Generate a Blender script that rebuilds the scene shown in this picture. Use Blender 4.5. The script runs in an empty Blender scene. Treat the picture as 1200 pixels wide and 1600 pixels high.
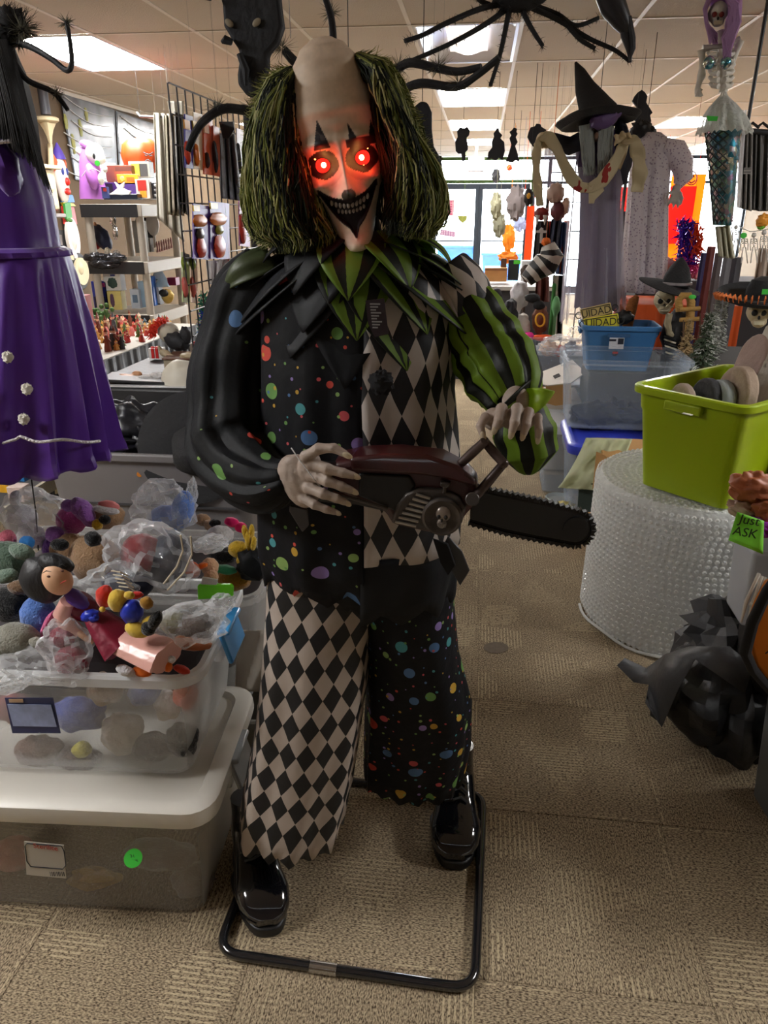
import bpy, math, random
from mathutils import Vector, Matrix, Euler, noise
R = math.radians
V = Vector
random.seed(7)
SC = bpy.context.scene
COL = SC.collection

# ---------------------------------------------------------------- camera
H = 1.55
PITCH, YAW, FPX = R(22.2), R(7.1), 1150.0
cd = bpy.data.cameras.new('camera')
cam = bpy.data.objects.new('camera', cd)
COL.objects.link(cam)
cam.location = (0, 0, H)
cam.rotation_euler = (math.pi/2 - PITCH, 0, YAW)
cd.sensor_fit = 'VERTICAL'
cd.sensor_height = 36.0
cd.sensor_width = 27.0
cd.lens = 36.0*FPX/1600
cd.clip_start = 0.02
cd.clip_end = 200
SC.camera = cam

# ---------------------------------------------------------------- world, lights, exposure
w = bpy.data.worlds.new('overcast_daylight')
SC.world = w
w.use_nodes = True
wb = w.node_tree.nodes['Background']
wb.inputs[0].default_value = (0.86, 0.94, 1.0, 1)
wb.inputs[1].default_value = 14.0
SC.view_settings.view_transform = 'Standard'
SC.view_settings.look = 'None'
SC.view_settings.gamma = 1.0
SC.view_settings.exposure = 0.5
SC.view_settings.use_curve_mapping = False
try:
    SC.cycles.use_denoising = True
    SC.cycles.max_bounces = 9
    SC.cycles.diffuse_bounces = 4
    SC.cycles.transparent_max_bounces = 24
    SC.cycles.sample_clamp_indirect = 6.0
except Exception:
    pass
LAMP_E = 36.0          # strength of the ceiling fixtures' diffusers
def area(name, loc, rot, sx, sy, power, col=(1, 1, 1)):
    l = bpy.data.lights.new(name, 'AREA')
    l.shape = 'RECTANGLE'; l.size = sx; l.size_y = sy; l.energy = power; l.color = col
    o = bpy.data.objects.new(name, l); COL.objects.link(o)
    o.location = loc; o.rotation_euler = rot
    return o

# ---------------------------------------------------------------- placing: a line of sight met with a depth or a height
_f = V((-math.sin(YAW)*math.cos(PITCH), math.cos(YAW)*math.cos(PITCH), -math.sin(PITCH)))
_r = V((math.cos(YAW), math.sin(YAW), 0))
_u = _r.cross(_f)
def _ray(x, y): return _f + _r*((x-600)/FPX) - _u*((y-800)/FPX)
def at(x, y, Y):
    d = _ray(x, y); return V((0, 0, H)) + d*(Y/d.y)
def atz(x, y, Z):
    d = _ray(x, y); return V((0, 0, H)) + d*((Z-H)/d.z)
def atx(x, y, X):
    d = _ray(x, y); return V((0, 0, H)) + d*(X/d.x)

# ---------------------------------------------------------------- mesh builder
class MB:
    def __init__(s): s.v = []; s.f = []; s.m = []; s.uv = []; s.c = []; s.hasuv = False; s.hasc = False
    def add(s, vs, fs, mi=0, uv=None, c=None):
        b = len(s.v)
        s.v += [tuple(p) for p in vs]
        s.f += [tuple(i+b for i in q) for q in fs]
        s.m += [mi]*len(fs)
        if uv: s.hasuv = True
        s.uv += list(uv) if uv else [(0, 0)]*len(vs)
        if c is not None: s.hasc = True
        s.c += (list(c) if isinstance(c, list) else [c or (1, 1, 1)]*len(vs))
        return s
    def box(s, c, d, rot=None, mi=0, col=None, taper=1.0):
        hx, hy, hz = d[0]/2, d[1]/2, d[2]/2
        vs = [V((sx*hx*(taper if sz < 0 else 1), sy*hy*(taper if sz < 0 else 1), sz*hz)) for sz in (-1, 1) for sy in (-1, 1) for sx in (-1, 1)]
        if rot is not None:
            e = Euler(rot).to_matrix(); vs = [e @ q for q in vs]
        vs = [q + V(c) for q in vs]
        return s.add(vs, [(0, 2, 3, 1), (4, 5, 7, 6), (0, 1, 5, 4), (2, 6, 7, 3), (0, 4, 6, 2), (1, 3, 7, 5)], mi, c=col)
    def ab(s, a, b, mi=0, col=None):
        return s.box([(a[i]+b[i])/2 for i in range(3)], [abs(b[i]-a[i]) for i in range(3)], mi=mi, col=col)
    def tube(s, path, r, n=8, mi=0, caps=True, uvs=False, col=None, flat=1.0, closed=False, fold=None):
        P = [V(p) for p in path]; k = len(P)
        rr = r if isinstance(r, (list, tuple)) else [r]*k
        vs = []; uv = []; prev = None; L = 0
        nn = n+1 if uvs else n
        for i in range(k):
            if closed: t = P[(i+1) % k]-P[(i-1) % k]
            else: t = P[min(i+1, k-1)]-P[max(i-1, 0)]
            if t.length < 1e-9: t = V((0, 0, 1))
            t.normalize()
            if prev is None:
                a = V((0, 0, 1)) if abs(t.z) < .9 else V((0, 1, 0))
                x = t.cross(a).normalized()
            else:
                x = prev - t*prev.dot(t)
                x = x.normalized() if x.length > 1e-6 else t.orthogonal().normalized()
            prev = x; y = t.cross(x)
            if i: L += (P[i]-P[i-1]).length
            for j in range(nn):
                a = 2*math.pi*j/n
                q = rr[i]
                if fold: q = rr[i]*(1+fold(a, i/(k-1)))
                vs.append(P[i] + x*(math.cos(a)*q) + y*(math.sin(a)*q*flat))
                uv.append((a*max(rr), L))
        fs = []
        for i in range(k if closed else k-1):
            i2 = (i+1) % k
            for j in range(nn-1 if uvs else n):
                j2 = j+1 if uvs else (j+1) % n
                fs.append((i*nn+j, i*nn+j2, i2*nn+j2, i2*nn+j))
        if caps and not closed:
            fs.append(tuple(range(n))[::-1]); fs.append(tuple((k-1)*nn+j for j in range(n)))
        return s.add(vs, fs, mi, uv if uvs else None, col)
    def cyl(s, a, b, r, n=12, mi=0, r2=None, col=None): return s.tube([a, b], [r, r if r2 is None else r2], n, mi, col=col)
    def ell(s, c, r, rot=None, n=14, m=9, mi=0, col=None, lump=0, lf=1.0, seed=0):
        if not isinstance(r, (tuple, list)): r = (r, r, r)
        e = Euler(rot).to_matrix() if rot is not None else None
        vs = []
        for i in range(m+1):
            ph = math.pi*i/m
            for j in range(n):
                if i in (0, m) and j: continue
                th = 2*math.pi*j/n
                q = V((math.sin(ph)*math.cos(th), math.sin(ph)*math.sin(th), math.cos(ph)))
                if lump: q *= 1+lump*noise.noise(q*lf+V((seed, seed*.7, 0)))
                q = V((q.x*r[0], q.y*r[1], q.z*r[2]))
                if e: q = e @ q
                vs.append(q+V(c))
        fs = []
        def ix(i, j): return 0 if i == 0 else (1+(m-1)*n if i == m else 1+(i-1)*n+j % n)
        for i in range(m):
            for j in range(n):
                q = [ix(i, j), ix(i+1, j), ix(i+1, j+1), ix(i, j+1)]
                q2 = []
                for z in q:
                    if z not in q2: q2.append(z)
                if len(q2) > 2: fs.append(tuple(q2))
        return s.add(vs, fs, mi, c=col)
    def lathe(s, prof, c=(0, 0, 0), n=20, mi=0, col=None, rot=None, ax=1.0, ay=1.0, wob=None):
        e = Euler(rot).to_matrix() if rot is not None else Matrix.Identity(3)
        vs = []
        for (r, z) in prof:
            for j in range(n):
                a = 2*math.pi*j/n
                q = r*(1+(wob(a, z) if wob else 0))
                vs.append(e @ V((q*ax*math.cos(a), q*ay*math.sin(a), z)) + V(c))
        fs = [(i*n+j, i*n+(j+1) % n, (i+1)*n+(j+1) % n, (i+1)*n+j) for i in range(len(prof)-1) for j in range(n)]
        if prof[0][0] > 1e-4: fs.append(tuple(range(n))[::-1])
        if prof[-1][0] > 1e-4: fs.append(tuple((len(prof)-1)*n+j for j in range(n)))
        return s.add(vs, fs, mi, c=col)
    def prism(s, pts, d, mi=0, col=None):
        """extrude a planar outline (3D points) by the vector d"""
        n = len(pts); d = V(d)
        vs = [V(p) for p in pts] + [V(p)+d for p in pts]
        fs = [tuple(range(n)), tuple(range(2*n-1, n-1, -1))] + [(i, (i+1) % n+0, (i+1) % n+n, i+n)[::-1] for i in range(n)]
        return s.add(vs, fs, mi, c=col)
    def sheet(s, fn, nu, nv, mi=0, uvfn=None, c=None):
        vs = [fn(i/nu, j/nv) for j in range(nv+1) for i in range(nu+1)]
        uv = [(uvfn(i/nu, j/nv) if uvfn else (i/nu, j/nv)) for j in range(nv+1) for i in range(nu+1)]
        cc = [c(i/nu, j/nv) for j in range(nv+1) for i in range(nu+1)] if callable(c) else c
        fs = [(j*(nu+1)+i, j*(nu+1)+i+1, (j+1)*(nu+1)+i+1, (j+1)*(nu+1)+i) for j in range(nv) for i in range(nu)]
        return s.add(vs, fs, mi, uv, cc)

ORG = {}
def _link(name, data, parent=None):
    o = bpy.data.objects.new(name, data); COL.objects.link(o)
    if parent: o.parent = parent
    return o
def tag(o, label=None, cat=None, group=None, kind=None):
    for k, q in (('label', label), ('category', cat), ('group', group), ('kind', kind)):
        if q: o[k] = q
    return o
def thing(name, label, cat, loc=(0, 0, 0), group=None, kind=None):
    o = _link(name, None); o.empty_display_size = .05
    o.location = loc; ORG[o.name] = V(loc)
    return tag(o, label, cat, group, kind)
def mk(name, mb, mats, parent=None, label=None, cat=None, group=None, kind=None, bev=0, solid=0, sub=0, remesh=0, flat=False, ang=40, bseg=2, org=None):
    """one mesh object from world-space geometry; a top-level one gets its origin at the middle of its foot"""
    if not isinstance(mats, (list, tuple)): mats = [mats]
    if parent is not None: o0 = ORG[parent.name]
    elif org is not None: o0 = V(org)
    else:
        xs = [p[0] for p in mb.v]; ys = [p[1] for p in mb.v]; zs = [p[2] for p in mb.v]
        o0 = V(((min(xs)+max(xs))/2, (min(ys)+max(ys))/2, min(zs)))
    me = bpy.data.meshes.new(name)
    me.from_pydata([(p[0]-o0.x, p[1]-o0.y, p[2]-o0.z) for p in mb.v], [], mb.f)
    for m in mats: me.materials.append(m)
    if len(mats) > 1: me.polygons.foreach_set('material_index', mb.m)
    if mb.hasuv:
        l = me.uv_layers.new(name='UVMap')
        vi = [0]*len(me.loops); me.loops.foreach_get('vertex_index', vi)
        l.data.foreach_set('uv', [q for i in vi for q in mb.uv[i]])
    if mb.hasc:
        a = me.color_attributes.new('Col', 'FLOAT_COLOR', 'POINT')
        a.data.foreach_set('color', [q for c in mb.c for q in (c[0], c[1], c[2], 1)])
    if not flat:
        me.polygons.foreach_set('use_smooth', [True]*len(me.polygons))
        me.set_sharp_from_angle(angle=R(ang))
    me.update()
    o = _link(name, me, parent)
    if parent is None: o.location = o0
    ORG[o.name] = o0
    if remesh:
        q = o.modifiers.new('r', 'REMESH'); q.mode = 'VOXEL'; q.voxel_size = remesh; q.use_smooth_shade = True
        q = o.modifiers.new('s', 'SMOOTH'); q.factor = .6; q.iterations = 3
    if solid:
        q = o.modifiers.new('t', 'SOLIDIFY'); q.thickness = solid; q.offset = 0
    if bev:
        q = o.modifiers.new('b', 'BEVEL'); q.width = bev; q.segments = bseg; q.limit_method = 'ANGLE'; q.angle_limit = R(38); q.harden_normals = False
    if sub:
        q = o.modifiers.new('u', 'SUBSURF'); q.levels = sub; q.render_levels = sub
    return tag(o, label, cat, group, kind)
def dup(root, loc=None, rz=None, label=None, group=None, scale=None):
    r = root.copy(); COL.objects.link(r)
    if loc is not None: r.location = loc
    if rz is not None: r.rotation_euler = (0, 0, rz) if not isinstance(rz, tuple) else rz
    if scale is not None: r.scale = (scale,)*3
    if label: r['label'] = label
    if group: r['group'] = group
    for ch in root.children:
        c = ch.copy(); COL.objects.link(c); c.parent = r
        for g in ch.children:
            d = g.copy(); COL.objects.link(d); d.parent = c
    return r
def text(name, body, size, mat, loc, rot, parent, label=None, ext=.0004, align='CENTER', sx=1.0):
    cu = bpy.data.curves.new(name, 'FONT'); cu.body = body; cu.size = size; cu.extrude = ext
    cu.align_x = align; cu.align_y = 'CENTER'; cu.materials.append(mat)
    cu.resolution_u = 3
    t_ = bpy.data.objects.new(name+'_curve', cu)
    me = bpy.data.meshes.new_from_object(t_); bpy.data.objects.remove(t_)
    o = _link(name, me, parent)
    o.location = V(loc) - (ORG[parent.name] if parent else V((0, 0, 0)))
    o.rotation_euler = rot; o.scale = (sx, 1, 1)
    if label: o['label'] = label
    return o

# ---------------------------------------------------------------- materials
def _nodes(name):
    m = bpy.data.materials.new(name); m.use_nodes = True
    nt = m.node_tree; b = nt.nodes['Principled BSDF']
    return m, nt, b
def nd(nt, t, **k):
    n = nt.nodes.new('ShaderNode'+t)
    for a, q in k.items():
        if a.startswith('i_'): n.inputs[int(a[2:])].default_value = q
        else: setattr(n, a, q)
    return n
def mth(nt, op, a, b=None, c=None):
    n = nt.nodes.new('ShaderNodeMath'); n.operation = op
    for i, q in enumerate((a, b, c)):
        if q is None: continue
        if isinstance(q, (int, float)): n.inputs[i].default_value = q
        else: nt.links.new(q, n.inputs[i])
    return n.outputs[0]
def mixc(nt, f, a, b):
    n = nt.nodes.new('ShaderNodeMix'); n.data_type = 'RGBA'
    for s, q in ((n.inputs[0], f), (n.inputs[6], a), (n.inputs[7], b)):
        if isinstance(q, tuple): s.default_value = (*q[:3], 1)
        elif isinstance(q, (int, float)): s.default_value = q
        else: nt.links.new(q, s)
    return n.outputs[2]
def srgb(r, g, b):
    f = lambda c: ((c/255+.055)/1.055)**2.4 if c > 10 else c/255/12.92
    return (f(r), f(g), f(b))
_cache = {}
def M(name, col=(.5, .5, .5), rough=.6, metal=0, var=None, bump=None, coat=0, emit=None, trans=0, sheen=0, spec=.5, vcol=False, sub=None, tl=0, wave=None):
    """var=(scale, amount) brightness mottling, bump=(scale, strength), tl = share of light let through like cloth"""
    if name in _cache: return _cache[name]
    m, nt, b = _nodes(name); L = nt.links.new
    b.inputs['Roughness'].default_value = rough
    b.inputs['Metallic'].default_value = metal
    b.inputs['Coat Weight'].default_value = coat
    b.inputs['Specular IOR Level'].default_value = spec
    b.inputs['Sheen Weight'].default_value = sheen
    b.inputs['Base Color'].default_value = (*col, 1)
    tc = nd(nt, 'TexCoord'); src = None
    if vcol:
        a = nd(nt, 'VertexColor', layer_name='Col'); src = a.outputs[0]
    if var:
        n = nd(nt, 'TexNoise'); n.inputs['Scale'].default_value = var[0]; n.inputs['Detail'].default_value = 5
        L(tc.outputs['Object'], n.inputs['Vector'])
        k = mth(nt, 'MULTIPLY_ADD', n.outputs[0], var[1]*2, 1-var[1])
        x = nd(nt, 'Mix', data_type='RGBA', blend_type='MULTIPLY'); x.inputs[0].default_value = 1
        if src: L(src, x.inputs[6])
        else: x.inputs[6].default_value = (*col, 1)
        L(k, x.inputs[7]); src = x.outputs[2]
    if src: L(src, b.inputs['Base Color'])
    if bump or wave:
        n = nd(nt, 'TexNoise'); n.inputs['Scale'].default_value = (bump or wave)[0]; n.inputs['Detail'].default_value = 4
        if wave:
            mp = nd(nt, 'Mapping'); mp.inputs['Scale'].default_value = wave[2]
            L(tc.outputs['Object'], mp.inputs[0]); L(mp.outputs[0], n.inputs['Vector'])
        else: L(tc.outputs['Object'], n.inputs['Vector'])
        u = nd(nt, 'Bump'); u.inputs['Strength'].default_value = (bump or wave)[1]; u.inputs['Distance'].default_value = .01
        L(n.outputs[0], u.inputs['Height']); L(u.outputs[0], b.inputs['Normal'])
    if emit:
        b.inputs['Emission Color'].default_value = (*emit[0], 1); b.inputs['Emission Strength'].default_value = emit[1]
    if trans: b.inputs['Transmission Weight'].default_value = trans
    if tl:
        t = nd(nt, 'BsdfTranslucent'); x = nd(nt, 'MixShader'); x.inputs[0].default_value = tl
        if src: L(src, t.inputs[0])
        else: t.inputs[0].default_value = (*col, 1)
        L(b.outputs[0], x.inputs[1]); L(t.outputs[0], x.inputs[2])
        L(x.outputs[0], nt.nodes['Material Output'].inputs[0])
    _cache[name] = m
    return m
def film(name, col, clear, rough=.15, bump=None, gl=.35):
    """thin see-through plastic: part clear, part milky, with a sheen"""
    if name in _cache: return _cache[name]
    m, nt, b = _nodes(name); L = nt.links.new
    b.inputs['Base Color'].default_value = (*col, 1); b.inputs['Roughness'].default_value = rough
    b.inputs['Specular IOR Level'].default_value = .6
    t = nd(nt, 'BsdfTransparent'); tr = nd(nt, 'BsdfTranslucent'); tr.inputs[0].default_value = (*col, 1)
    x = nd(nt, 'MixShader'); x.inputs[0].default_value = .35
    L(b.outputs[0], x.inputs[1]); L(tr.outputs[0], x.inputs[2])
    y = nd(nt, 'MixShader')
    lw = nd(nt, 'LayerWeight'); lw.inputs[0].default_value = gl
    k = mth(nt, 'MULTIPLY_ADD', lw.outputs['Facing'], -.5*clear, clear)
    L(k, y.inputs[0]); L(x.outputs[0], y.inputs[1]); L(t.outputs[0], y.inputs[2])
    if bump:
        tc = nd(nt, 'TexCoord'); n = nd(nt, 'TexNoise'); n.inputs['Scale'].default_value = bump[0]; n.inputs['Detail'].default_value = 3
        L(tc.outputs['Object'], n.inputs['Vector'])
        u = nd(nt, 'Bump'); u.inputs['Strength'].default_value = bump[1]; u.inputs['Distance'].default_value = .02
        L(n.outputs[0], u.inputs['Height']); L(u.outputs[0], b.inputs['Normal'])
    L(y.outputs[0], nt.nodes['Material Output'].inputs[0])
    _cache[name] = m
    return m
def cloth_fx(nt, b, tl, colsock, strength=.25, scale=14):
    L = nt.links.new
    tc = nd(nt, 'TexCoord'); n = nd(nt, 'TexNoise'); n.inputs['Scale'].default_value = scale; n.inputs['Detail'].default_value = 4
    L(tc.outputs['Object'], n.inputs['Vector'])
    u = nd(nt, 'Bump'); u.inputs['Strength'].default_value = strength; u.inputs['Distance'].default_value = .02
    L(n.outputs[0], u.inputs['Height']); L(u.outputs[0], b.inputs['Normal'])
    L(colsock, b.inputs['Base Color'])
    if tl:
        t = nd(nt, 'BsdfTranslucent'); x = nd(nt, 'MixShader'); x.inputs[0].default_value = tl
        L(colsock, t.inputs[0]); L(b.outputs[0], x.inputs[1]); L(t.outputs[0], x.inputs[2])
        L(x.outputs[0], nt.nodes['Material Output'].inputs[0])
def diamonds(name, w, h, ca, cb, tl=.15, rot=0):
    m, nt, b = _nodes(name); L = nt.links.new
    b.inputs['Roughness'].default_value = .5
    uv = nd(nt, 'UVMap'); s = nd(nt, 'SeparateXYZ'); L(uv.outputs[0], s.inputs[0])
    a = mth(nt, 'DIVIDE', s.outputs[0], w); c = mth(nt, 'DIVIDE', s.outputs[1], h)
    p = mth(nt, 'FLOOR', mth(nt, 'ADD', a, c)); q = mth(nt, 'FLOOR', mth(nt, 'SUBTRACT', a, c))
    k = mth(nt, 'MODULO', mth(nt, 'ABSOLUTE', mth(nt, 'ADD', p, q)), 2.0)
    cloth_fx(nt, b, tl, mixc(nt, mth(nt, 'GREATER_THAN', k, .5), ca, cb))
    return m
def stripes(name, w, cols, axis=0, tl=.2, duty=.5, wob=.004):
    m, nt, b = _nodes(name); L = nt.links.new
    b.inputs['Roughness'].default_value = .5
    uv = nd(nt, 'UVMap'); s = nd(nt, 'SeparateXYZ'); L(uv.outputs[0], s.inputs[0])
    n = nd(nt, 'TexNoise'); n.inputs['Scale'].default_value = 9; L(uv.outputs[0], n.inputs[0])
    a = mth(nt, 'ADD', s.outputs[axis], mth(nt, 'MULTIPLY', mth(nt, 'SUBTRACT', n.outputs[0], .5), wob*6))
    k = mth(nt, 'FRACT', mth(nt, 'DIVIDE', a, w))
    cloth_fx(nt, b, tl, mixc(nt, mth(nt, 'GREATER_THAN', k, duty), cols[0], cols[1]))
    return m
def dots(name, base, scale, rmin, rmax, tl=.03, keep=.2):
    m, nt, b = _nodes(name); L = nt.links.new
    b.inputs['Roughness'].default_value = .65; b.inputs['Specular IOR Level'].default_value = .22
    uv = nd(nt, 'UVMap'); col = None
    for i, (sc, r0, r1) in enumerate(((scale, rmin, rmax), (scale*2.3, rmin*.6, rmax*.55))):
        mp = nd(nt, 'Mapping'); mp.inputs['Location'].default_value = (3.1*i+.7, 1.7*i+2.2, 0); L(uv.outputs[0], mp.inputs[0])
        v = nd(nt, 'TexVoronoi', voronoi_dimensions='2D'); v.inputs['Scale'].default_value = sc; v.inputs['Randomness'].default_value = .85
        L(mp.outputs[0], v.inputs['Vector'])
        s = nd(nt, 'SeparateColor'); L(v.outputs['Color'], s.inputs[0])
        rad = mth(nt, 'MULTIPLY_ADD', s.outputs[1], r1-r0, r0)
        on = mth(nt, 'MULTIPLY', mth(nt, 'LESS_THAN', v.outputs['Distance'], rad), mth(nt, 'GREATER_THAN', s.outputs[2], keep))
        cr = nd(nt, 'ValToRGB'); cr.color_ramp.interpolation = 'CONSTANT'; e = cr.color_ramp.elements
        pal = [(.55, .07, .05), (.5, .3, .04), (.14, .3, .08), (.07, .28, .3), (.55, .09, .1), (.08, .17, .35), (.25, .4, .12), (.28, .2, .5)]
        e[0].color = (*pal[0], 1); e[1].position = 1/8; e[1].color = (*pal[1], 1)
        for j in range(2, 8):
            q = e.new(j/8); q.color = (*pal[j], 1)
        L(s.outputs[0], cr.inputs[0])
        col = mixc(nt, on, base if col is None else col, cr.outputs[0])
    cloth_fx(nt, b, tl, col)
    return m
# ================================================================ THE ROOM
XL, XR, YB, YF, HC = -3.75, 5.0, 16.0, -2.4, 2.54
def carpet_mat():
    m, nt, b = _nodes('loop_carpet'); L = nt.links.new
    b.inputs['Roughness'].default_value = .95; b.inputs['Specular IOR Level'].default_value = .15
    tc = nd(nt, 'TexCoord'); s = nd(nt, 'SeparateXYZ'); L(tc.outputs['Object'], s.inputs[0])
    n = nd(nt, 'TexNoise'); n.inputs['Scale'].default_value = 210; n.inputs['Detail'].default_value = 3
    mp = nd(nt, 'Mapping'); mp.inputs['Scale'].default_value = (1.6, .7, 1); L(tc.outputs['Object'], mp.inputs[0]); L(mp.outputs[0], n.inputs[0])
    k = mth(nt, 'FRACT', mth(nt, 'DIVIDE', s.outputs[0], .0125))
    line = mth(nt, 'GREATER_THAN', k, .62)
    v = nd(nt, 'TexVoronoi', distance='CHEBYCHEV'); v.inputs['Scale'].default_value = 6.5
    L(tc.outputs['Object'], v.inputs[0]); sc = nd(nt, 'SeparateColor'); L(v.outputs['Color'], sc.inputs[0])
    patch = mth(nt, 'MULTIPLY', line, mth(nt, 'POWER', sc.outputs[0], 1.6))
    n2 = nd(nt, 'TexNoise'); n2.inputs['Scale'].default_value = 60; L(tc.outputs['Object'], n2.inputs[0])
    dash = mth(nt, 'MULTIPLY', patch, mth(nt, 'GREATER_THAN', n2.outputs[0], .42))
    r = nd(nt, 'ValToRGB'); e = r.color_ramp.elements
    e[0].position = .36; e[0].color = (*srgb(72, 60, 47), 1); e[1].position = .62; e[1].color = (*srgb(176, 158, 130), 1)
    L(n.outputs[0], r.inputs[0])
    L(mixc(nt, mth(nt, 'MULTIPLY', dash, .6), r.outputs[0], srgb(214, 196, 160)), b.inputs['Base Color'])
    u = nd(nt, 'Bump'); u.inputs['Strength'].default_value = .7; u.inputs['Distance'].default_value = .004
    L(mth(nt, 'ADD', n.outputs[0], mth(nt, 'MULTIPLY', dash, .7)), u.inputs['Height']); L(u.outputs[0], b.inputs['Normal'])
    return m
CARPET = carpet_mat()
fl = MB().ab((XL, YF, -.12), (XR, YB, -.006))
floor = mk('floor', fl, M('carpet_backing', srgb(70, 60, 50), .9), kind='structure', flat=True, org=(0, 0, 0))
TS = .5
cells = []
i0 = int(math.floor(XL/TS)); i1 = int(math.ceil(XR/TS)); j0 = int(YF/TS); j1 = int(YB/TS)
for i in range(i0, i1):
    for j in range(j0, j1):
        x, y = (i+.5)*TS+.06, (j+.5)*TS+.12
        if x < XL+.2 or x > XR-.2 or y > YB-.2: continue
        cells.append((math.hypot(x, y-1.0)+(6 if y < .4 else 0), x, y))
cells.sort()
def tile_mb(cx, cy, h=TS/2-.0003):
    q = MB(); z0, z1, c = -.006, 0, .0012
    vs = [(cx-h, cy-h, z0), (cx+h, cy-h, z0), (cx+h, cy+h, z0), (cx-h, cy+h, z0), (cx-h, cy-h, z1-c), (cx+h, cy-h, z1-c), (cx+h, cy+h, z1-c), (cx-h, cy+h, z1-c),
          (cx-h+c, cy-h+c, z1), (cx+h-c, cy-h+c, z1), (cx+h-c, cy+h-c, z1), (cx-h+c, cy+h-c, z1)]
    fs = [(0, 3, 2, 1)]+[(a+0, (a+1) % 4, (a+1) % 4+4, a+4) for a in range(4)]+[(a+4, (a+1) % 4+4, (a+1) % 4+8, a+8) for a in range(4)]+[(8, 9, 10, 11)]
    return q.add(vs, fs)
ORG[floor.name] = V((0, 0, 0))
t0 = mk('carpet_tile', tile_mb(0, 0), CARPET, floor, flat=True)
t0.location = (cells[0][1], cells[0][2], 0)
for k, (_, x, y) in enumerate(cells[1:299]):
    t = t0.copy(); COL.objects.link(t); t.location = (x, y, 0)
    t.rotation_euler.z = (int(round(x/TS)) + int(round(y/TS))) % 2 * math.pi/2 + random.choice((0, math.pi))
q = MB()
for _, x, y in cells[299:]:
    p = tile_mb(x, y); q.add(p.v, p.f)
mk('distant_carpet_tiles', q, CARPET, floor, kind='stuff', flat=True)

# walls
WALL = M('brown_wall_paint', srgb(100, 82, 60), .85, var=(3, .06), bump=(40, .08))
for nm, a, b in (('wall_left', (XL-.1, YF, 0), (XL, YB, HC)), ('wall_right', (XR, YF, 0), (XR+.1, YB, HC)), ('wall_behind', (XL, YF-.1, 0), (XR, YF, HC))):
    mk(nm, MB().ab(a, b), WALL, kind='structure', flat=True)
mk('baseboard_left', MB().ab((XL, YF, 0), (XL+.012, YB, .1)), M('dark_vinyl', srgb(50, 44, 40), .5), kind='structure', bev=.003)
mk('baseboard_right', MB().ab((XR-.012, YF, 0), (XR, YB, .1)), M('dark_vinyl'), kind='structure', bev=.003)
# storefront: solid wall at the far left, then glass bays
ALU = M('dark_aluminium', srgb(52, 60, 70), .4, .6)
GLASS = film('window_glass', (.9, .95, 1), .96, .02, gl=.1)
mk('wall_front', MB().ab((XL, YB, 0), (-1.05, YB+.12, HC)), WALL, kind='structure', flat=True)
edges = [-1.05, .95, 2.35, 3.7, 5.0]
n = 1
for a, b in zip(edges[1:-1], edges[2:]):
    wn = thing('window_%d' % n, None, None, (a, YB, 0), kind='structure'); n += 1
    q = MB()
    for x in (a, b-.05): q.ab((x, YB, 0), (x+.05, YB+.1, HC))
    for z0, z1 in ((0, .14), (2.05, 2.1), (HC-.06, HC)): q.ab((a+.05, YB, z0), (b-.05, YB+.1, z1))
    mk('window_frame', q, ALU, wn, kind='stuff', bev=.003)
    mk('pane', MB().ab((a+.05, YB+.045, .14), (b-.05, YB+.053, 2.05)), GLASS, wn, flat=True)
    mk('pane', MB().ab((a+.05, YB+.045, 2.1), (b-.05, YB+.053, HC-.06)), GLASS, wn, flat=True)
for n, (a, b) in enumerate(((-1.0, -.09), (-.09, .9)), 1):
    dn = thing('door_%d' % n, None, None, (a, YB, 0), kind='structure')
    q = MB()
    for x in (a, b-.075): q.ab((x, YB-.01, 0), (x+.075, YB+.05, 2.06))
    for z0, z1 in ((0, .2), (1.96, 2.06)): q.ab((a+.075, YB-.01, z0), (b-.075, YB+.05, z1))
    mk('door_frame', q, ALU, dn, kind='stuff', bev=.003)
    mk('pane', MB().ab((a+.075, YB+.015, .2), (b-.075, YB+.023, 1.96)), GLASS, dn, flat=True)
    q = MB().tube([(a+.08, YB-.07, 1.0), (b-.08, YB-.07, 1.0)], .014, 8)
    for x in (a+.1, b-.1): q.cyl((x, YB-.07, 1.0), (x, YB-.01, 1.0), .01)
    mk('push_bar', q, ALU, dn)
q = MB().ab((-1.05, YB, 2.07), (.95, YB+.1, 2.13)); q.ab((-1.05, YB, HC-.06), (.95, YB+.1, HC))
for x in (-1.06, .92): q.ab((x, YB, 0), (x+.05, YB+.1, HC))
mk('trim_1', q, M('green_garland_frame', srgb(70, 100, 50), .7), kind='structure', bev=.004)
mk('window_9', MB().ab((-1.0, YB+.045, 2.13), (.9, YB+.053, HC-.06)), GLASS, kind='structure', flat=True)
# pink sheet, badge and flyer stuck on the door glass
def sticker(nm, lab, x0, y0, x1, y1, mat, Yv=YB-.0, grp=None, th=.002):
    a = at(x0, y1, Yv); b = at(x1, y0, Yv)
    return mk(nm, MB().ab((a.x, Yv-.012-th, a.z), (b.x, Yv-.012, b.z)), mat, label=lab, cat='notice', flat=True)
def grid_mat(name, bg, fg, sx, sz, d1=.45, d2=.35):
    m, nt, b = _nodes(name); tc = nd(nt, 'TexCoord'); s = nd(nt, 'SeparateXYZ'); nt.links.new(tc.outputs['Object'], s.inputs[0])
    k = mth(nt, 'MULTIPLY', mth(nt, 'GREATER_THAN', mth(nt, 'FRACT', mth(nt, 'DIVIDE', s.outputs[0], sx)), d1), mth(nt, 'GREATER_THAN', mth(nt, 'FRACT', mth(nt, 'DIVIDE', s.outputs[2], sz)), d2))
    nt.links.new(mixc(nt, k, bg, fg), b.inputs['Base Color']); return m
sticker('door_notice', 'pink printed sheet with rows taped high on the glass door', 692, 312, 710, 337, grid_mat('pink_rows', (.9, .5, .6), (.75, .12, .3), .07, .045))
q = MB(); a = at(716, 337, YB)
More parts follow.
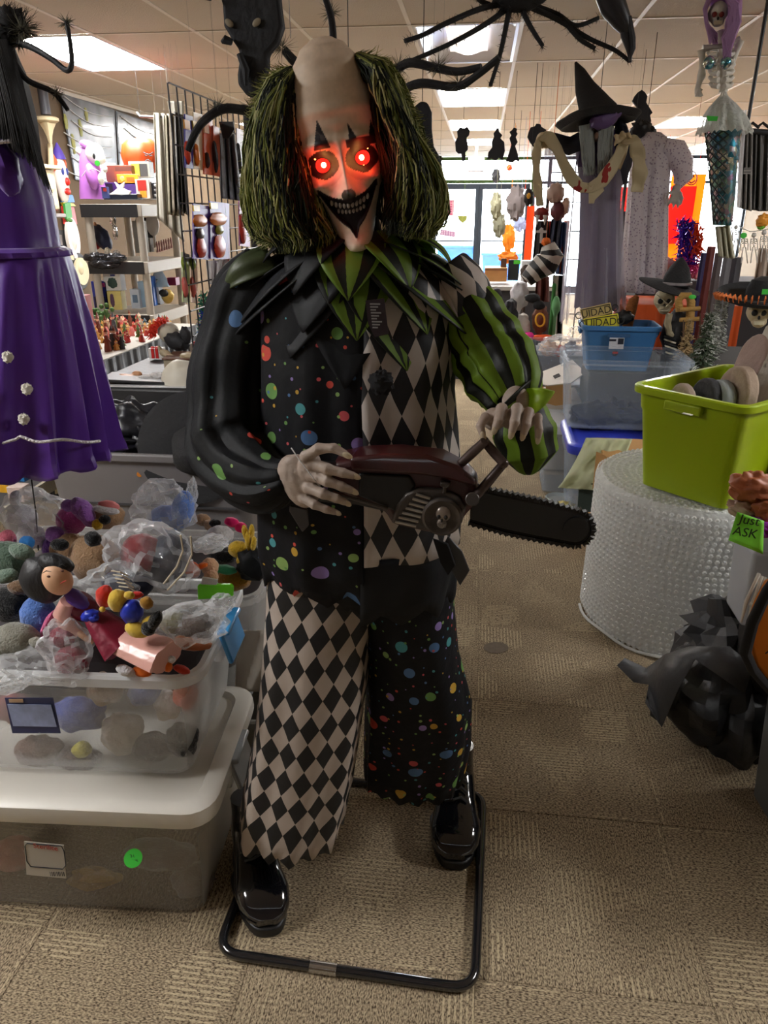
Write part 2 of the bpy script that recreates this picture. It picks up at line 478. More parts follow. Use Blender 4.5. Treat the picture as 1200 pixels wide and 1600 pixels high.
q.prism([at(x, y, YB-.012) for x, y in ((715, 337), (730, 337), (729, 344), (723, 349), (717, 344))], (0, -.004, 0))
mk('shield_sticker', q, M('olive_print', srgb(150, 160, 70), .6), label='small olive shield-shaped sticker in the middle of the glass door', cat='sticker')
q = MB(); q.prism([at(x, y, YB-.012) for x, y in ((689, 358), (712, 362), (711, 371), (687, 367))], (0, -.004, 0))
mk('door_flyer', q, grid_mat('mauve_flyer', (.45, .2, .4), (.8, .65, .8), .05, .04), label='tilted mauve flyer stuck low on the glass door', cat='notice')
# street outside
mk('pavement', MB().ab((-14, YB+.12, -.1), (16, 60, -.02)), M('concrete', srgb(190, 190, 190), .9, var=(2, .08)), kind='structure', flat=True)
for k, (x, w_, h_) in enumerate(((-.55, .8, .85), (.45, .85, .7))):
    t = thing('outdoor_bin', ('tall blue plastic bin standing outside the door with the notices', 'low blue plastic bin standing outside the other glass door')[k], 'bin', (x, YB+1.2, 0))
    q = MB().box((x, YB+1.2, h_/2-.02), (w_, .6, h_), taper=.85); mk('body', q, M('sky_blue_plastic', srgb(60, 150, 235), .4, tl=.3), t, bev=.03)
    q = MB().box((x, YB+1.2, h_), (w_+.05, .65, .05)); mk('lid', q, M('sky_blue_plastic'), t, bev=.015)
    mk('ridge', MB().box((x, YB+.885, h_*.55), (w_*.8, .03, .04)), M('sky_blue_plastic'), t, bev=.008)

# ceiling: suspended tiles in a T-bar grid
GX = [-.47+.64*k for k in range(-6, 10)]; GX = [x for x in GX if XL < x < XR]
GY = [4.95+1.2*k for k in range(-7, 10)]; GY = [y for y in GY if YF < y < YB]
xs = [XL]+GX+[XR]; ys = [YF]+GY+[YB]
ceil = mk('ceiling', MB().ab((XL, YF, HC+.25), (XR, YB, HC+.35)), M('deck_grey', srgb(120, 115, 110), .9), kind='structure', flat=True, org=(0, 0, 0))
TILE = M('mineral_ceiling_tile', srgb(205, 193, 178), .9, var=(2.5, .05), bump=(120, .35))
# brown dyed metal grid
BAR = M('white_tee_bar', srgb(225, 218, 208), .45)
def near(v, l): return min(range(len(l)), key=lambda i: abs(l[i]-v))
lampcells = {}
for (lx, ly) in ((-.47, 4.95), (-.47, 7.35), (-.47, 9.75), (-.47, 12.15), (-3.03, 4.95), (-3.03, 9.75), (2.09, 9.75), (2.09, 12.15), (3.37, 7.35), (-3.03, .15), (3.37, 13.35), (2.73, 1.35)):  # the last one is added out of view to brighten the right-hand goods
    lampcells[(near(lx, xs), near(ly, ys))] = 1
tiles = {}
for i in range(len(xs)-1):
    for j in range(len(ys)-1):
        if (i, j) in lampcells: continue
        wx = round(xs[i+1]-xs[i], 2); wy = round(ys[j+1]-ys[j], 2)
        if wx < .05: continue
        c = ((xs[i]+xs[i+1])/2, (ys[j]+ys[j+1])/2)
        if (wx, wy) not in tiles:
            o = mk('ceiling_tile', MB().box((0, 0, HC+.012), (wx-.01, wy-.01, .016)), TILE, ceil, bev=.003, bseg=1)
            tiles[(wx, wy)] = o
        else:
            o = tiles[(wx, wy)].copy(); COL.objects.link(o)
        o.location = (c[0], c[1], 0)
for x in GX: mk('tee_bar', MB().ab((x-.012, YF, HC), (x+.012, YB, HC+.004)).ab((x-.002, YF, HC+.004), (x+.002, YB, HC+.03)), BAR, ceil, flat=True)
for y in GY: mk('tee_bar', MB().ab((XL, y-.01, HC-.001), (XR, y+.01, HC+.0035)), BAR, ceil, flat=True)
mk('trim_2', MB().ab((XL, YF, HC-.03), (XL+.02, YB, HC+.003)), BAR, kind='structure', bev=.003)
LENS = M('lamp_lens', (1, 1, 1), .4, emit=((1, .97, .93), LAMP_E))
LENSB = M('lamp_lens_cool', (1, 1, 1), .4, emit=((.93, .96, 1), LAMP_E*.75))
DIM = M('lamp_lens_dim', (1, 1, 1), .3, emit=((.85, .85, 1), .9))
TROF = M('troffer_white', srgb(225, 225, 232), .25)
def place_words(x, y):
    if (abs(x+.15) < .2): return {-2: 'ceiling light behind the photographer', 5: 'dim ceiling light with curved centre tube nearest behind the clown', 7: 'bright ceiling light second in line behind the clown', 10: 'ceiling light third in the line towards the doors', 12: 'ceiling light closest to the glass doors'}[round(y)]
    if x < -2: return {0: 'ceiling light out of sight above the plush toy bins', 5: 'bright rectangular ceiling light beside the purple dress figure', 10: 'far ceiling light on the side of the wall posters'}[round(y)]
    return {(3, 1): 'unseen ceiling light added to brighten the goods by the black trash bag', (2, 10): 'ceiling light above the white nightgown figure', (2, 12): 'ceiling light beyond the nightgown figure near the storefront', (3, 7): 'ceiling light beyond the hanging mermaid skeleton', (3, 13): 'ceiling light in the far corner by the orange backdrop'}[(int(x), round(y))]
for (i, j) in lampcells:
    x0, x1, y0, y1 = xs[i]+.012, xs[i+1]-.012, ys[j]+.012, ys[j+1]-.012
    cx, cy = (x0+x1)/2, (y0+y1)/2
    t = thing('ceiling_light', place_words(cx, y0), 'ceiling light', (cx, cy, HC), group='recessed ceiling lights')
    dim = abs(cx+.15) < .2 and y0 < 6
    q = MB(); e = .02
    for a, b in (((x0, y0), (x1, y0+e)), ((x0, y1-e), (x1, y1)), ((x0, y0+e), (x0+e, y1-e)), ((x1-e, y0+e), (x1, y1-e))): q.ab((*a, HC-.002), (*b, HC+.006))
    h = HC+.1
    def refl(u, v):
        return (x0+e+(x1-x0-2*e)*u, y0+e+(y1-y0-2*e)*v, HC+.006+.09*math.sin(math.pi*u)**.6*min(1, 9*min(v, 1-v)))
    mk('housing', q, TROF, t, bev=.002)
    q = MB().sheet(refl, 16, 16); mk('reflector', q, TROF if dim else LENS, t)
    q = MB()
    q.sheet(lambda u, v: (cx+.13*(u*2-1), y0+.12+(y1-y0-.24)*v, HC+.05-.05*math.sin(math.pi*u)*min(1, 8*min(v, 1-v))), 12, 12)
    mk('lamp_basket', q, M('lamp_pink_basket', (1, 1, 1), .3, emit=((1, .88, .84), .75)) if dim else LENSB, t)

# ================================================================ ANIMATRONIC CLOWN
CL = thing('clown_figure', 'life-size scary clown with glowing red eyes and green-black hair standing on a tube base', 'clown figure', (-.23, 1.36, 0))
BLK = M('black_satin', srgb(19, 21, 25), .62, spec=.25, bump=(14, .3), tl=.04)
DOTS = dots('polka_dot_satin', srgb(13, 14, 19), 15, .09, .25)
DOTF = dots('faint_dot_satin', srgb(18, 20, 23), 9, .07, .17, keep=.6)
DIAJ = diamonds('black_white_diamonds_tall', .038, .09, srgb(26, 27, 32), srgb(200, 190, 182))
DIAT = diamonds('black_white_diamonds', .045, .068, srgb(20, 21, 24), srgb(186, 172, 160))
STR = stripes('green_black_stripes', .05, (srgb(134, 170, 46), srgb(22, 26, 16)), tl=.45)
SKINM = M('latex_mask', vcol=True, rough=.55, bump=(60, .08), spec=.4)
def rows_loft(rows, nth=48, a0=0, a1=2*math.pi, fold=0, nf=9, ph=0, sub=3, zig=0, nz=12, phz=0, p=2.3):
    """rows: (pixel y, left x, right x, depth centre, half depth); angle 0 = towards the camera, + = viewer's right"""
    R2 = []
    for i in range(len(rows)-1):
        for k in range(sub):
            t = k/sub; R2.append([rows[i][j]*(1-t)+rows[i+1][j]*t for j in range(5)])
    R2.append(list(rows[-1]))
    mb = MB(); vs = []; uv = []; n = len(R2)
    full = abs(a1-a0-2*math.pi) < 1e-6
    for i, (py, xl, xr, Yc, ry) in enumerate(R2):
        t = i/(n-1)
        A = at(xl, py, Yc); B = at(xr, py, Yc); c = (A+B)/2; rx = (B-A).length/2
        for j in range(nth+1):
            a = a0+(a1-a0)*j/nth
            s, co = math.sin(a), math.cos(a)
            k = (abs(s)**p+abs(co)**p)**(-1/p)
            fo = 1+fold*t*(math.sin(nf*a+ph)+.5*math.sin(nf*1.7*a+ph*2+t*3))
            z = c.z
            if zig and i >= n-2:
                q = (nz*a/(2*math.pi)+phz) % 1
                z -= zig*(1-abs(2*q-1))*(1 if i == n-1 else .45)
            vs.append((c.x+rx*k*s*fo, Yc-ry*k*co*fo, z)); uv.append((a*.5*(rx+ry)*1.0+.013, c.z))
    # keep u continuous: use the widest row's scale
    sc = max(abs((at(r[2], r[0], r[3])-at(r[1], r[0], r[3])).length/2+r[4])*.5 for r in rows)
    uv = [((a0+(a1-a0)*(k % (nth+1))/nth)*sc, uv[k][1]) for k in range(len(uv))]
    fs = [(i*(nth+1)+j, i*(nth+1)+j+1, (i+1)*(nth+1)+j+1, (i+1)*(nth+1)+j) for i in range(n-1) for j in range(nth)]
    return mb.add(vs, [f[::-1] for f in fs], 0, uv)
TR = [(384, 505, 610, 1.385, .07), (404, 448, 668, 1.39, .10), (432, 425, 700, 1.395, .115), (470, 410, 712, 1.395, .125), (530, 412, 712, 1.39, .13), (600, 414, 706, 1.385, .135),
      (700, 412, 714, 1.38, .14), (780, 410, 716, 1.38, .145), (835, 416, 712, 1.38, .148)]
# front edge of the two halves lies at the button line
mk('jacket_dotted_half', rows_loft(TR[:-1]+[(850, 412, 712, 1.38, .15), (880, 420, 708, 1.39, .142)], 60, -math.pi, .16, fold=.035, nf=11, zig=.035, nz=14), DOTS, CL, 'black satin jacket half with coloured dots', solid=.003)
mk('jacket_diamond_half', rows_loft(TR, 40, .16, math.pi, fold=.03, nf=9, ph=1), DIAJ, CL, 'jacket half with black and white diamonds', solid=.003)
mk('jacket_lower_hem', rows_loft([(826, 430, 708, 1.382, .146), (860, 425, 712, 1.385, .15), (905, 428, 706, 1.39, .146)], 60, .1, math.pi, fold=.03, zig=.035, nz=14, phz=.3), BLK, CL, solid=.003)
# pleats and satin coat tails
def tail(pts, Y0, m, nm='coat_tail'):
    q = MB(); q.prism([at(x, y, Y0) for x, y in pts], (0, .006, 0)); return mk(nm, q, m, CL, bev=.002)
GREYS = M('grey_satin', srgb(70, 68, 70), .35, bump=(10, .3))
tail([(700, 838), (722, 862), (734, 892), (719, 916), (704, 890), (690, 858)], 1.27, M('charcoal_satin', srgb(42, 44, 48), .35, bump=(10, .3)))
tail([(676, 842), (700, 850), (712, 884), (700, 900), (688, 880)], 1.262, BLK)
tail([(452, 790), (480, 796), (482, 822), (472, 832), (452, 800)], 1.19, GREYS, 'cuff_point')
# centre pleat ribs and pompom
for x0, x1, r in ((548, 552, .008), (512, 506, .007), (592, 592, .007)):
    q = MB().tube([at(x0+(x1-x0)*t, 440+330*t, 1.262-.022*t+(abs(x0-560)/900)) for t in [i/10 for i in range(11)]], [r*(.5+.5*math.sin(math.pi*(i+.5)/11)) for i in range(11)], 8, uvs=True)
    mk('pleat', q, BLK, CL)
for k, (x, y) in enumerate(((596, 598), (592, 720))):
    q = MB().ell(at(x, y, 1.235), (.02, .014, .02), n=24, m=16, lump=.35, lf=9); mk('pompom', q, M('black_fuzz', (.008, .008, .01), .95), CL)

# trousers
mk('trouser_leg', rows_loft([(848, 424, 612, 1.40, .13), (930, 422, 594, 1.39, .13), (985, 418, 578, 1.37, .125), (1060, 412, 572, 1.35, .12), (1150, 402, 558, 1.33, .115), (1225, 388, 545, 1.315, .11), (1284, 378, 528, 1.30, .105)],
    64, -math.pi, math.pi, fold=.05, nf=7, ph=.5, zig=.03, nz=15), DIAT, CL, 'trouser leg with black and white diamonds', solid=.003)
mk('trouser_leg', rows_loft([(848, 556, 708, 1.42, .13), (940, 570, 708, 1.42, .125), (1010, 576, 714, 1.44, .12), (1090, 574, 734, 1.46, .115), (1150, 572, 732, 1.49, .11), (1204, 571, 720, 1.52, .105)],
    64, -math.pi, math.pi, fold=.04, nf=8, ph=2, zig=.022, nz=17), DOTS, CL, 'black trouser leg with coloured dots', solid=.003)
mk('waist', rows_loft([(790, 425, 700, 1.39, .12), (860, 428, 704, 1.395, .13), (895, 424, 706, 1.40, .134), (910, 430, 700, 1.40, .12)], 64, -math.pi, math.pi, fold=.02, zig=.035, nz=18), BLK, CL, solid=.003)

# sleeves
def limb(nm, pts, rad, m, lab=None, nf=7, amp=.09, n=64, flat=1.0, solid=.002):
    P = [at(*p) for p in pts]; q2 = []; r2 = []
    for i in range(len(P)-1):
        p0, p1, p2, p3 = P[max(i-1, 0)], P[i], P[i+1], P[min(i+2, len(P)-1)]
        for k in range(5):
            t = k/5
            q2.append(.5*((2*p1)+(p2-p0)*t+(2*p0-5*p1+4*p2-p3)*t*t+(3*p1-p0-3*p2+p3)*t**3)); r2.append(rad[i]*(1-t)+rad[i+1]*t)
    q2.append(P[-1]); r2.append(rad[-1])
    q = MB().tube(q2, r2, n, caps=False, uvs=True, flat=flat, fold=lambda a, t: amp*(math.sin(nf*a+2*t)+.5*math.sin(2*nf*a+5*t))*(.4+.6*t)+amp*.5*math.sin(t*26+2*math.sin(a)))
    return mk(nm, q, m, CL, lab, solid=solid)
limb('sleeve', [(425, 428, 1.40), (392, 470, 1.40), (372, 540, 1.395), (362, 620, 1.37), (362, 690, 1.33), (384, 735, 1.27), (425, 755, 1.21), (456, 748, 1.18)], [.062, .07, .076, .08, .082, .07, .05, .025], DOTF, 'black puffed sleeve with faint dots')
limb('sleeve_top', [(690, 425, 1.40), (712, 455, 1.395), (728, 490, 1.39)], [.05, .058, .06], DIAJ, 'upper sleeve with black and white diamonds', amp=.03)
limb('sleeve', [(722, 470, 1.395), (745, 515, 1.38), (768, 555, 1.36), (790, 595, 1.32), (806, 632, 1.28)], [.055, .064, .068, .066, .04], STR, 'green and black striped sleeve')
# flared cuff hanging behind the hand
limb('cuff', [(806, 612, 1.30), (812, 640, 1.29), (818, 672, 1.285), (824, 705, 1.285), (826, 738, 1.285)], [.03, .042, .054, .052, .012], STR, 'flared striped cuff', amp=.05, nf=5)
def petal(P0, P1, w, side, nrm, m, nm='collar_petal', tipw=.0, bow=.02, lab=None, curl=0):
    P0, P1, side, nrm = V(P0), V(P1), V(side), V(nrm)
    def fn(u, v):
        ww = w*(1-v**2.2)*(1+.5*v*(1-v))*.5+.0012
        p = P0.lerp(P1, v)+side*((u-.5)*2*ww)+nrm*(bow*math.sin(math.pi*v)+.005*math.cos((u-.5)*9+v*2)*(1-v)+curl*v*v)
        return p
    q = MB().sheet(fn, 8, 12, uvfn=lambda u, v: ((u-.5)*w*1.1+.026, v*(P1-P0).length))
    return mk(nm, q, m, CL, lab, solid=.0025)
STRC = stripes('collar_stripes', .06, (srgb(116, 150, 46), srgb(20, 26, 18)), tl=.35, duty=.55)
nc = at(556, 384, 1.385)
for ring, (n, L0, off, dz, wd) in enumerate(((11, .22, .0, -.016, .16), (10, .165, .25, .0, .14), (9, .11, .1, .012, .11))):
    for k in range(n):
        a = 2*math.pi*(k+off)/n
        s, c = math.sin(a), -math.cos(a)
        L1 = L0*(.86+.3*random.random())
        r0 = .062
        front = max(0, -c)
        P0 = nc+V((s*r0*1.1, c*r0*.9, dz+.012))
        drop = L1*(.56+.4*abs(c)); out = (L1**2-drop**2)**.5*(1 if abs(s) > .4 else .8)
        P1 = P0+V((s*(out+.03), c*max(out*.6, .085), -drop))
        green = s > .05 or (s > -.1 and c > 0)
        petal(P0, P1, wd, V((c, -s, 0)), V((s*.6, c, .4)).normalized(), STRC if green else BLK, bow=.010+.006*ring)
# small bright petal at the cuff, dark ones on the far shoulder
petal(at(818, 628, 1.26), at(866, 612, 1.24), .04, V((0, .2, 1)), V((0, -1, 0)), M('lime_satin', srgb(168, 196, 60), .4, tl=.5), 'cuff_petal', lab='bright lime cuff tip')
petal(at(820, 620, 1.26), at(770, 648, 1.22), .055, V((.3, .2, 1)), V((0, -1, 0)), STRC, 'cuff_petal')
petal(at(424, 400, 1.34), at(350, 455, 1.35), .05, V((.6, -.3, -.7)), V((-.3, -1, .3)), M('olive_satin', srgb(66, 78, 44), .5, tl=.2), 'collar_petal')
# swing tag
tg = mk('price_tag', MB().prism([at(x, y, 1.235) for x, y in ((571, 470), (600, 466), (607, 522), (585, 527), (575, 505))], (0, .002, 0)), M('tag_black', srgb(38, 26, 34), .4), CL, 'small dark hang tag with fine print', flat=True)
q = MB()
for k in range(9):
    a = at(578+.5*k, 476+4.6*k, 1.2345); q.ab((a.x, 1.2338, a.z), (a.x+.017-.004*(k % 3), 1.2348, a.z+.0022))
mk('fine_print', q, M('tag_print', (.3, .3, .3), .5), tg, kind='stuff', flat=True)

# hands: grown together by a voxel skin
HSK = M('aged_hand_latex', srgb(168, 152, 140), .5, var=(40, .25), bump=(55, .35), spec=.4)
def hand(nm, palm, fingers, mat=HSK, parent=CL, vox=.0019, nails=True, k=1.0):
    q = MB()
    for c, r, rot in palm: q.ell(at(*c), r, rot)
    for pts, r0 in fingers:
        P = [at(*p) for p in pts]; n = len(P); Q = []; Rr = []
        for i in range(n-1):
            for s in range(3):
                t = s/3; Q.append(P[i].lerp(P[i+1], t)); f = (i+t)/(n-1)
                Rr.append(r0*(1.05-.42*f)*(1.12 if s == 0 else .96))
        Q.append(P[-1]); Rr.append(r0*.42)
        q.tube(Q, Rr, 10)
        q.ell(P[0], r0*1.1); q.ell(P[-1], r0*.42)
    o = mk(nm, q, mat, parent, remesh=vox)
    if nails:
        for pts, r0 in fingers:
            a, b = at(*pts[-2]), at(*pts[-1]); d = (b-a).normalized()
            q = MB().ell(b-d*.003+V((0, -r0*.42, r0*.1)), (r0*.5, r0*.18, r0*.9), rot=(0, math.atan2(d.x, d.z), 0), n=8, m=5)
            n = mk('fingernail', q, M('dirty_nail', srgb(190, 176, 150), .35), o)
    return o
hand('hand', [((470, 752, 1.165), (.034, .017, .05), (0, -.25, 0)), ((456, 738, 1.175), (.026, .02, .032), None), ((484, 730, 1.155), (.02, .015, .03), (0, .2, 0))],
     [([(478, 714, 1.145), (498, 701, 1.135), (522, 700, 1.13), (546, 713, 1.125)], .0105), ([(488, 724, 1.145), (512, 733, 1.13), (536, 739, 1.13), (559, 745, 1.135)], .0105),
      ([(486, 742, 1.15), (512, 752, 1.13), (534, 760, 1.13), (556, 769, 1.135)], .0105), ([(482, 762, 1.15), (506, 772, 1.13), (526, 779, 1.13), (545, 787, 1.135)], .010),
      ([(474, 778, 1.155), (492, 789, 1.14), (510, 796, 1.14), (530, 802, 1.145)], .009)])
hand('hand', [((806, 652, 1.235), (.036, .026, .022), (0, .1, 0)), ((806, 628, 1.25), (.024, .022, .028), None), ((772, 655, 1.225), (.02, .018, .02), None)],
     [([(780, 650, 1.215), (784, 638, 1.195), (779, 656, 1.18), (772, 674, 1.18)], .0105), ([(800, 648, 1.215), (808, 638, 1.195), (804, 660, 1.175), (798, 681, 1.175)], .0105),
      ([(820, 650, 1.22), (826, 644, 1.20), (822, 664, 1.18), (816, 684, 1.18)], .010), ([(832, 656, 1.225), (840, 652, 1.21), (842, 672, 1.19), (840, 690, 1.19)], .009),
      ([(772, 662, 1.215), (758, 652, 1.2), (750, 666, 1.185), (756, 684, 1.18)], .0095)])
q = MB().tube([at(455, 700, 1.15), at(470, 722, 1.135), at(490, 748, 1.128), at(500, 760, 1.14)], .0011, 5); mk('tie_string', q, M('white_string', (.6, .6, .6), .6), CL)

# boots
BOOT = M('black_patent', (.006, .006, .008), .12, coat=1.0, bump=(9, .12))
def boot(tx, ty, ang, zs=0.0):
    """toe tip at (tx, ty), pointing towards the camera turned by ang"""
    c, s = math.cos(ang), math.sin(ang)
    W = lambda x, y, z: V((tx+(x*c-y*s)*1.22, ty+(x*s+y*c)*.95, z*1.05))
    prof = [(0, .022, .040), (.008, .036, .055), (.03, .048, .075), (.07, .054, .085), (.11, .050, .088), (.15, .044, .105), (.19, .041, .14), (.23, .041, .15), (.27, .038, .14), (.295, .026, .12), (.305, .008, .10)]
    q = MB(); vs = []; n = 20
    for y, hw, h in prof:
        for j in range(n):
            a = 2*math.pi*j/n
            k = (abs(math.cos(a))**2.6+abs(math.sin(a))**2.6)**(-1/2.6)
            vs.append(W(hw*k*math.cos(a), y, .026+(h-.02)/2*(1+k*math.sin(a))))
    fs = [(i*n+j, i*n+(j+1) % n, (i+1)*n+(j+1) % n, (i+1)*n+j) for i in range(len(prof)-1) for j in range(n)]
    fs += [tuple(range(n)), tuple((len(prof)-1)*n+j for j in range(n))[::-1]]
    q.add(vs, fs)
    b = mk('boot', q, BOOT, CL)
    q = MB().tube([W(0, .222, .11), W(0, .225, .17), W(0, .23, .2)], [.047, .043, .043], 20, caps=True); mk('boot_shaft', q, BOOT, b)
    out = []
    for k in range(36):
        a = 2*math.pi*k/36; y = .152-.16*math.cos(a); i = min(.99, max(0, y/.305))
        hw = .056*(1-.12*abs(math.cos(a))) if y < .16 else .047
        out.append((hw*math.copysign(abs(math.sin(a))**.6, math.sin(a)), y))
    q = MB().prism([W(x, y, 0) for x, y in out], (0, 0, .026)); mk('sole', q, M('rubber_sole', (.012, .012, .012), .45), b, bev=.004)
    for k in range(6):
        y = .125+.017*k; z = .105+.016*k
        q = MB().tube([W(-.024, y, z-.004), W(-.006, y-.008, z+.009), W(.01, y+.004, z+.009), W(.024, y, z-.004)], .0035, 6); mk('lace', q, M('black_lace', (.015, .015, .015), .6), b)
    return b
boot(-.415, 1.165, R(20)); boot(.005, 1.405, R(1))

# base frame of black tube with two uprights into the boots
q = MB(); zc = .0125
cs = [(-.515, 1.10), (.06, 1.085), (.078, 1.66), (-.50, 1.67)]
path = []
for k in range(4):
    p0, p1, p2 = V((*cs[k-1], zc)), V((*cs[k], zc)), V((*cs[(k+1) % 4], zc))
    A = p1+(p0-p1).normalized()*.055; B = p1+(p2-p1).normalized()*.055
    for s in range(7):
        t = s/6; path.append(A*(1-t)**2+p1*2*t*(1-t)+B*t*t)
q.tube(path, .0115, 12, closed=True)
TUBE = M('gloss_black_tube', (.01, .01, .012), .15, coat=1)
mk('base_frame', q, TUBE, CL)
q = MB().cyl((-.36, 1.67, zc), (-.36, 1.42, zc), .009); 
mk('base_crossbar', q, TUBE, CL)
mk('frame_joint', MB().cyl((-.3, 1.0935, zc), (-.24, 1.092, zc), .0132, 12), M('chrome_joint', (.6, .6, .6), .2, 1), CL)

# ---- head: mask
HC0 = at(532, 232, 1.36)
HR = Euler((R(6), R(-10.4), R(9)), 'XYZ').to_matrix()
HR = (Matrix.Rotation(R(-10.4), 3, 'Y') @ Matrix.Rotation(R(9), 3, 'Z') @ Matrix.Rotation(R(4), 3, 'X'))
def HW(x, y, z): return HC0 + HR @ V((x, y, z))
zt = [(-.162, .016, .078, .0), (-.155, .026, .088, .0), (-.14, .031, .089, .02), (-.12, .037, .086, .03), (-.10, .043, .084, .045), (-.075, .052, .086, .06), (-.05, .064, .086, .075), (-.02, .069, .084, .09), (.01, .070, .088, .1), (.05, .071, .094, .1),
      (.09, .066, .09, .098), (.12, .056, .078, .085), (.145, .038, .056, .06), (.157, .02, .032, .034), (.162, .002, .004, .004)]
def lerp_tab(z, k):
    for i in range(len(zt)-1):
        if zt[i][0] <= z <= zt[i+1][0]:
            t = (z-zt[i][0])/(zt[i+1][0]-zt[i][0]); t = t*t*(3-2*t)*.4+t*.6
            return zt[i][k]*(1-t)+zt[i+1][k]*t
    return zt[-1][k] if z > 0 else zt[0][k]
def gs(x, z, cx, cz, sx, sz): return math.exp(-((x-cx)/sx)**2-((z-cz)/sz)**2)
def mouth_lo(x): return -.062-.058*(1-(abs(x)/.047)**1.7)-.014*math.exp(-(x/.0055)**2)
def mouth_up(x): return -.058-.021*(1-(abs(x)/.047)**2.2)
def in_mouth(x, z): return abs(x) < .047 and mouth_lo(x) < z < mouth_up(x)
def face_disp(x, z):
    a = abs(x)
    d = .036*gs(x, z, 0, -.069, .0115, .014)+.024*gs(x, z, 0, -.05, .0085, .028)+.010*gs(x, z, 0, -.02, .008, .03)   # nose
    d += .007*gs(a, z, .013, -.068, .006, .007)
    d -= .016*gs(a, z, .031, -.022, .02, .016)           # sockets
    d += .012*gs(a, z, .034, .008, .024, .010)           # brow
    d += .014*gs(a, z, .046, -.052, .014, .013)          # cheekbones
    d += .018*gs(x, z, 0, -.15, .02, .014)+.004*gs(a, z, .014, -.15, .008, .01)
    d -= .008*gs(a, z, .05, -.1, .01, .03)
    d += .004*gs(x, z, 0, -.074, .05, .006)
    if in_mouth(x, z): d -= .011*min(1, (mouth_up(x)-z)/.004)*min(1, (z-mouth_lo(x))/.004)
    elif abs(x) < .06 and -.14 < z < -.05: d += .003*math.exp(-((z-mouth_lo(x))/.006)**2)
    d += .0012*math.sin(z*260)*gs(x, z, 0, .04, .05, .03)
    return d
SK = srgb(226, 204, 180); DK = srgb(26, 20, 26); GRY = srgb(72, 62, 60)
def face_col(x, z):
    a = abs(x)
    n1 = noise.noise(V((x*60, z*60, 3)))
    for s in (-1, 1):
        ex = (x*s-.032); ez = z+.021
        if (ex/.026)**2+(ez/.021)**2 < 1+.2*n1: return DK
        if s < 0 and 0 < z < .042 and abs(x+.028) < .0135*(1-z/.042)+.0005: return GRY if n1 > .3 else DK
        if s > 0 and -.004 < z < .03 and (abs(x-(.024-.006*z/.03)) < .008*(1-z/.032) or abs(x-.055) < .009*(1-z/.03) or z < .008 and .01 < x < .06): return DK
    if in_mouth(x, z) or (abs(x) < .052 and mouth_lo(min(.047, a))-.004 < z < mouth_up(min(.047, a))+.003 and a < .05): return srgb(24, 10, 18)
    if gs(x, z, 0, -.071, .0125, .010) > .42: return srgb(58, 54, 44)
    k = .92+.10*n1+.06*noise.noise(V((x*200, z*200, 1)))
    if gs(a, z, .034, -.022, .032, .03) > .3: k *= .8
    return (SK[0]*k, SK[1]*k, SK[2]*k)
q = MB(); NZ, NT = 190, 200; vs = []; cs_ = []
for i in range(NZ+1):
    z = -.162+.324*i/NZ
    aw, df, db = lerp_tab(z, 1), lerp_tab(z, 2), lerp_tab(z, 3)
    for j in range(NT):
        th = 2*math.pi*j/NT
        # finer spacing over the face
        th2 = th-.55*math.sin(th)
        s, c = math.sin(th2), math.cos(th2)
        x = aw*s if c < 0 else aw*math.copysign(abs(s)**.86, s); y = -df*c**.74 if c > 0 else -(db+.004)*c
        if c > 0: y -= face_disp(x, z)*min(1, c*2.2)
        vs.append(HW(x, y, z)); cs_.append(face_col(x, z) if c > 0 else SK)
fs = [(i*NT+j, i*NT+(j+1) % NT, (i+1)*NT+(j+1) % NT, (i+1)*NT+j) for i in range(NZ) for j in range(NT)]
fs.append(tuple(range(NT))[::-1]); fs.append(tuple(NZ*NT+j for j in range(NT)))
q.add(vs, fs, 0, None, cs_)
mask = mk('mask', q, SKINM, CL, 'pale bald latex clown face with painted eyes and wide grin', ang=80)
mk('neck', MB().tube([HW(0, .02, -.11), nc+V((0, .02, -.04))], [.045, .06], 16), BLK, CL)
def surf_y(x, z):
    aw, df = lerp_tab(z, 1), lerp_tab(z, 2)
    s = min(.98, abs(x)/aw)**(1/.86); return -df*math.sqrt(1-s*s)**.74-face_disp(x, z)
TEETH = M('bone_teeth', srgb(176, 166, 156), .5)
for k in range(10):
    x = (k-4.5)*.0066; z = mouth_up(x)-.007
    mk('tooth', MB().ell(HW(x, surf_y(x, z)-.001, z), (.0029, .003, .0052), n=10, m=7), TEETH, mask)
for k in range(8):
    x = (k-3.5)*.006; z = mouth_up(x)-.0175
    mk('tooth', MB().ell(HW(x, surf_y(x, z)-.0005, z), (.0025, .0026, .0036), n=10, m=7), TEETH, mask)
for s in (-1, 1):
    x, z = s*.031, -.021
    y = surf_y(x, z)
    e = mk('eyeball', MB().ell(HW(x, y+.002, z), .0135, n=24, m=16), M('red_lit_eye', (.25, .005, .004), .2, emit=((1, .015, .008), 1.6)), mask, 'glowing red eye')
    mk('eye_lamp', MB().ell(HW(x, y-.0105, z), .0042, n=12, m=8), M('hot_led', (1, .5, .2), .3, emit=((1, .45, .12), 22)), e, 'hot orange LED')
    for (dx, dz, r) in ((.004, .016, .0022), (.012, .012, .0016), (.001, -.012, .0024), (-.012, .011, .0016)):
        mk('eye_glint', MB().ell(HW(x+dx, y-.0045+abs(dz)*.05, z+dz), r, n=8, m=6), M('led_spill', (1, .3, .1), .3, emit=((1, .18, .04), 9)), e)
    for (dx, dy, dz, p) in ((0, -.032, 0, .045),):
        l = bpy.data.lights.new('eye_glow', 'POINT'); l.color = (1, .03, .015); l.energy = p; l.shadow_soft_size = .008
        lo = bpy.data.objects.new('eye_glow', l); COL.objects.link(lo); lo.location = HW(x*1.35, y+dy, z+dz)
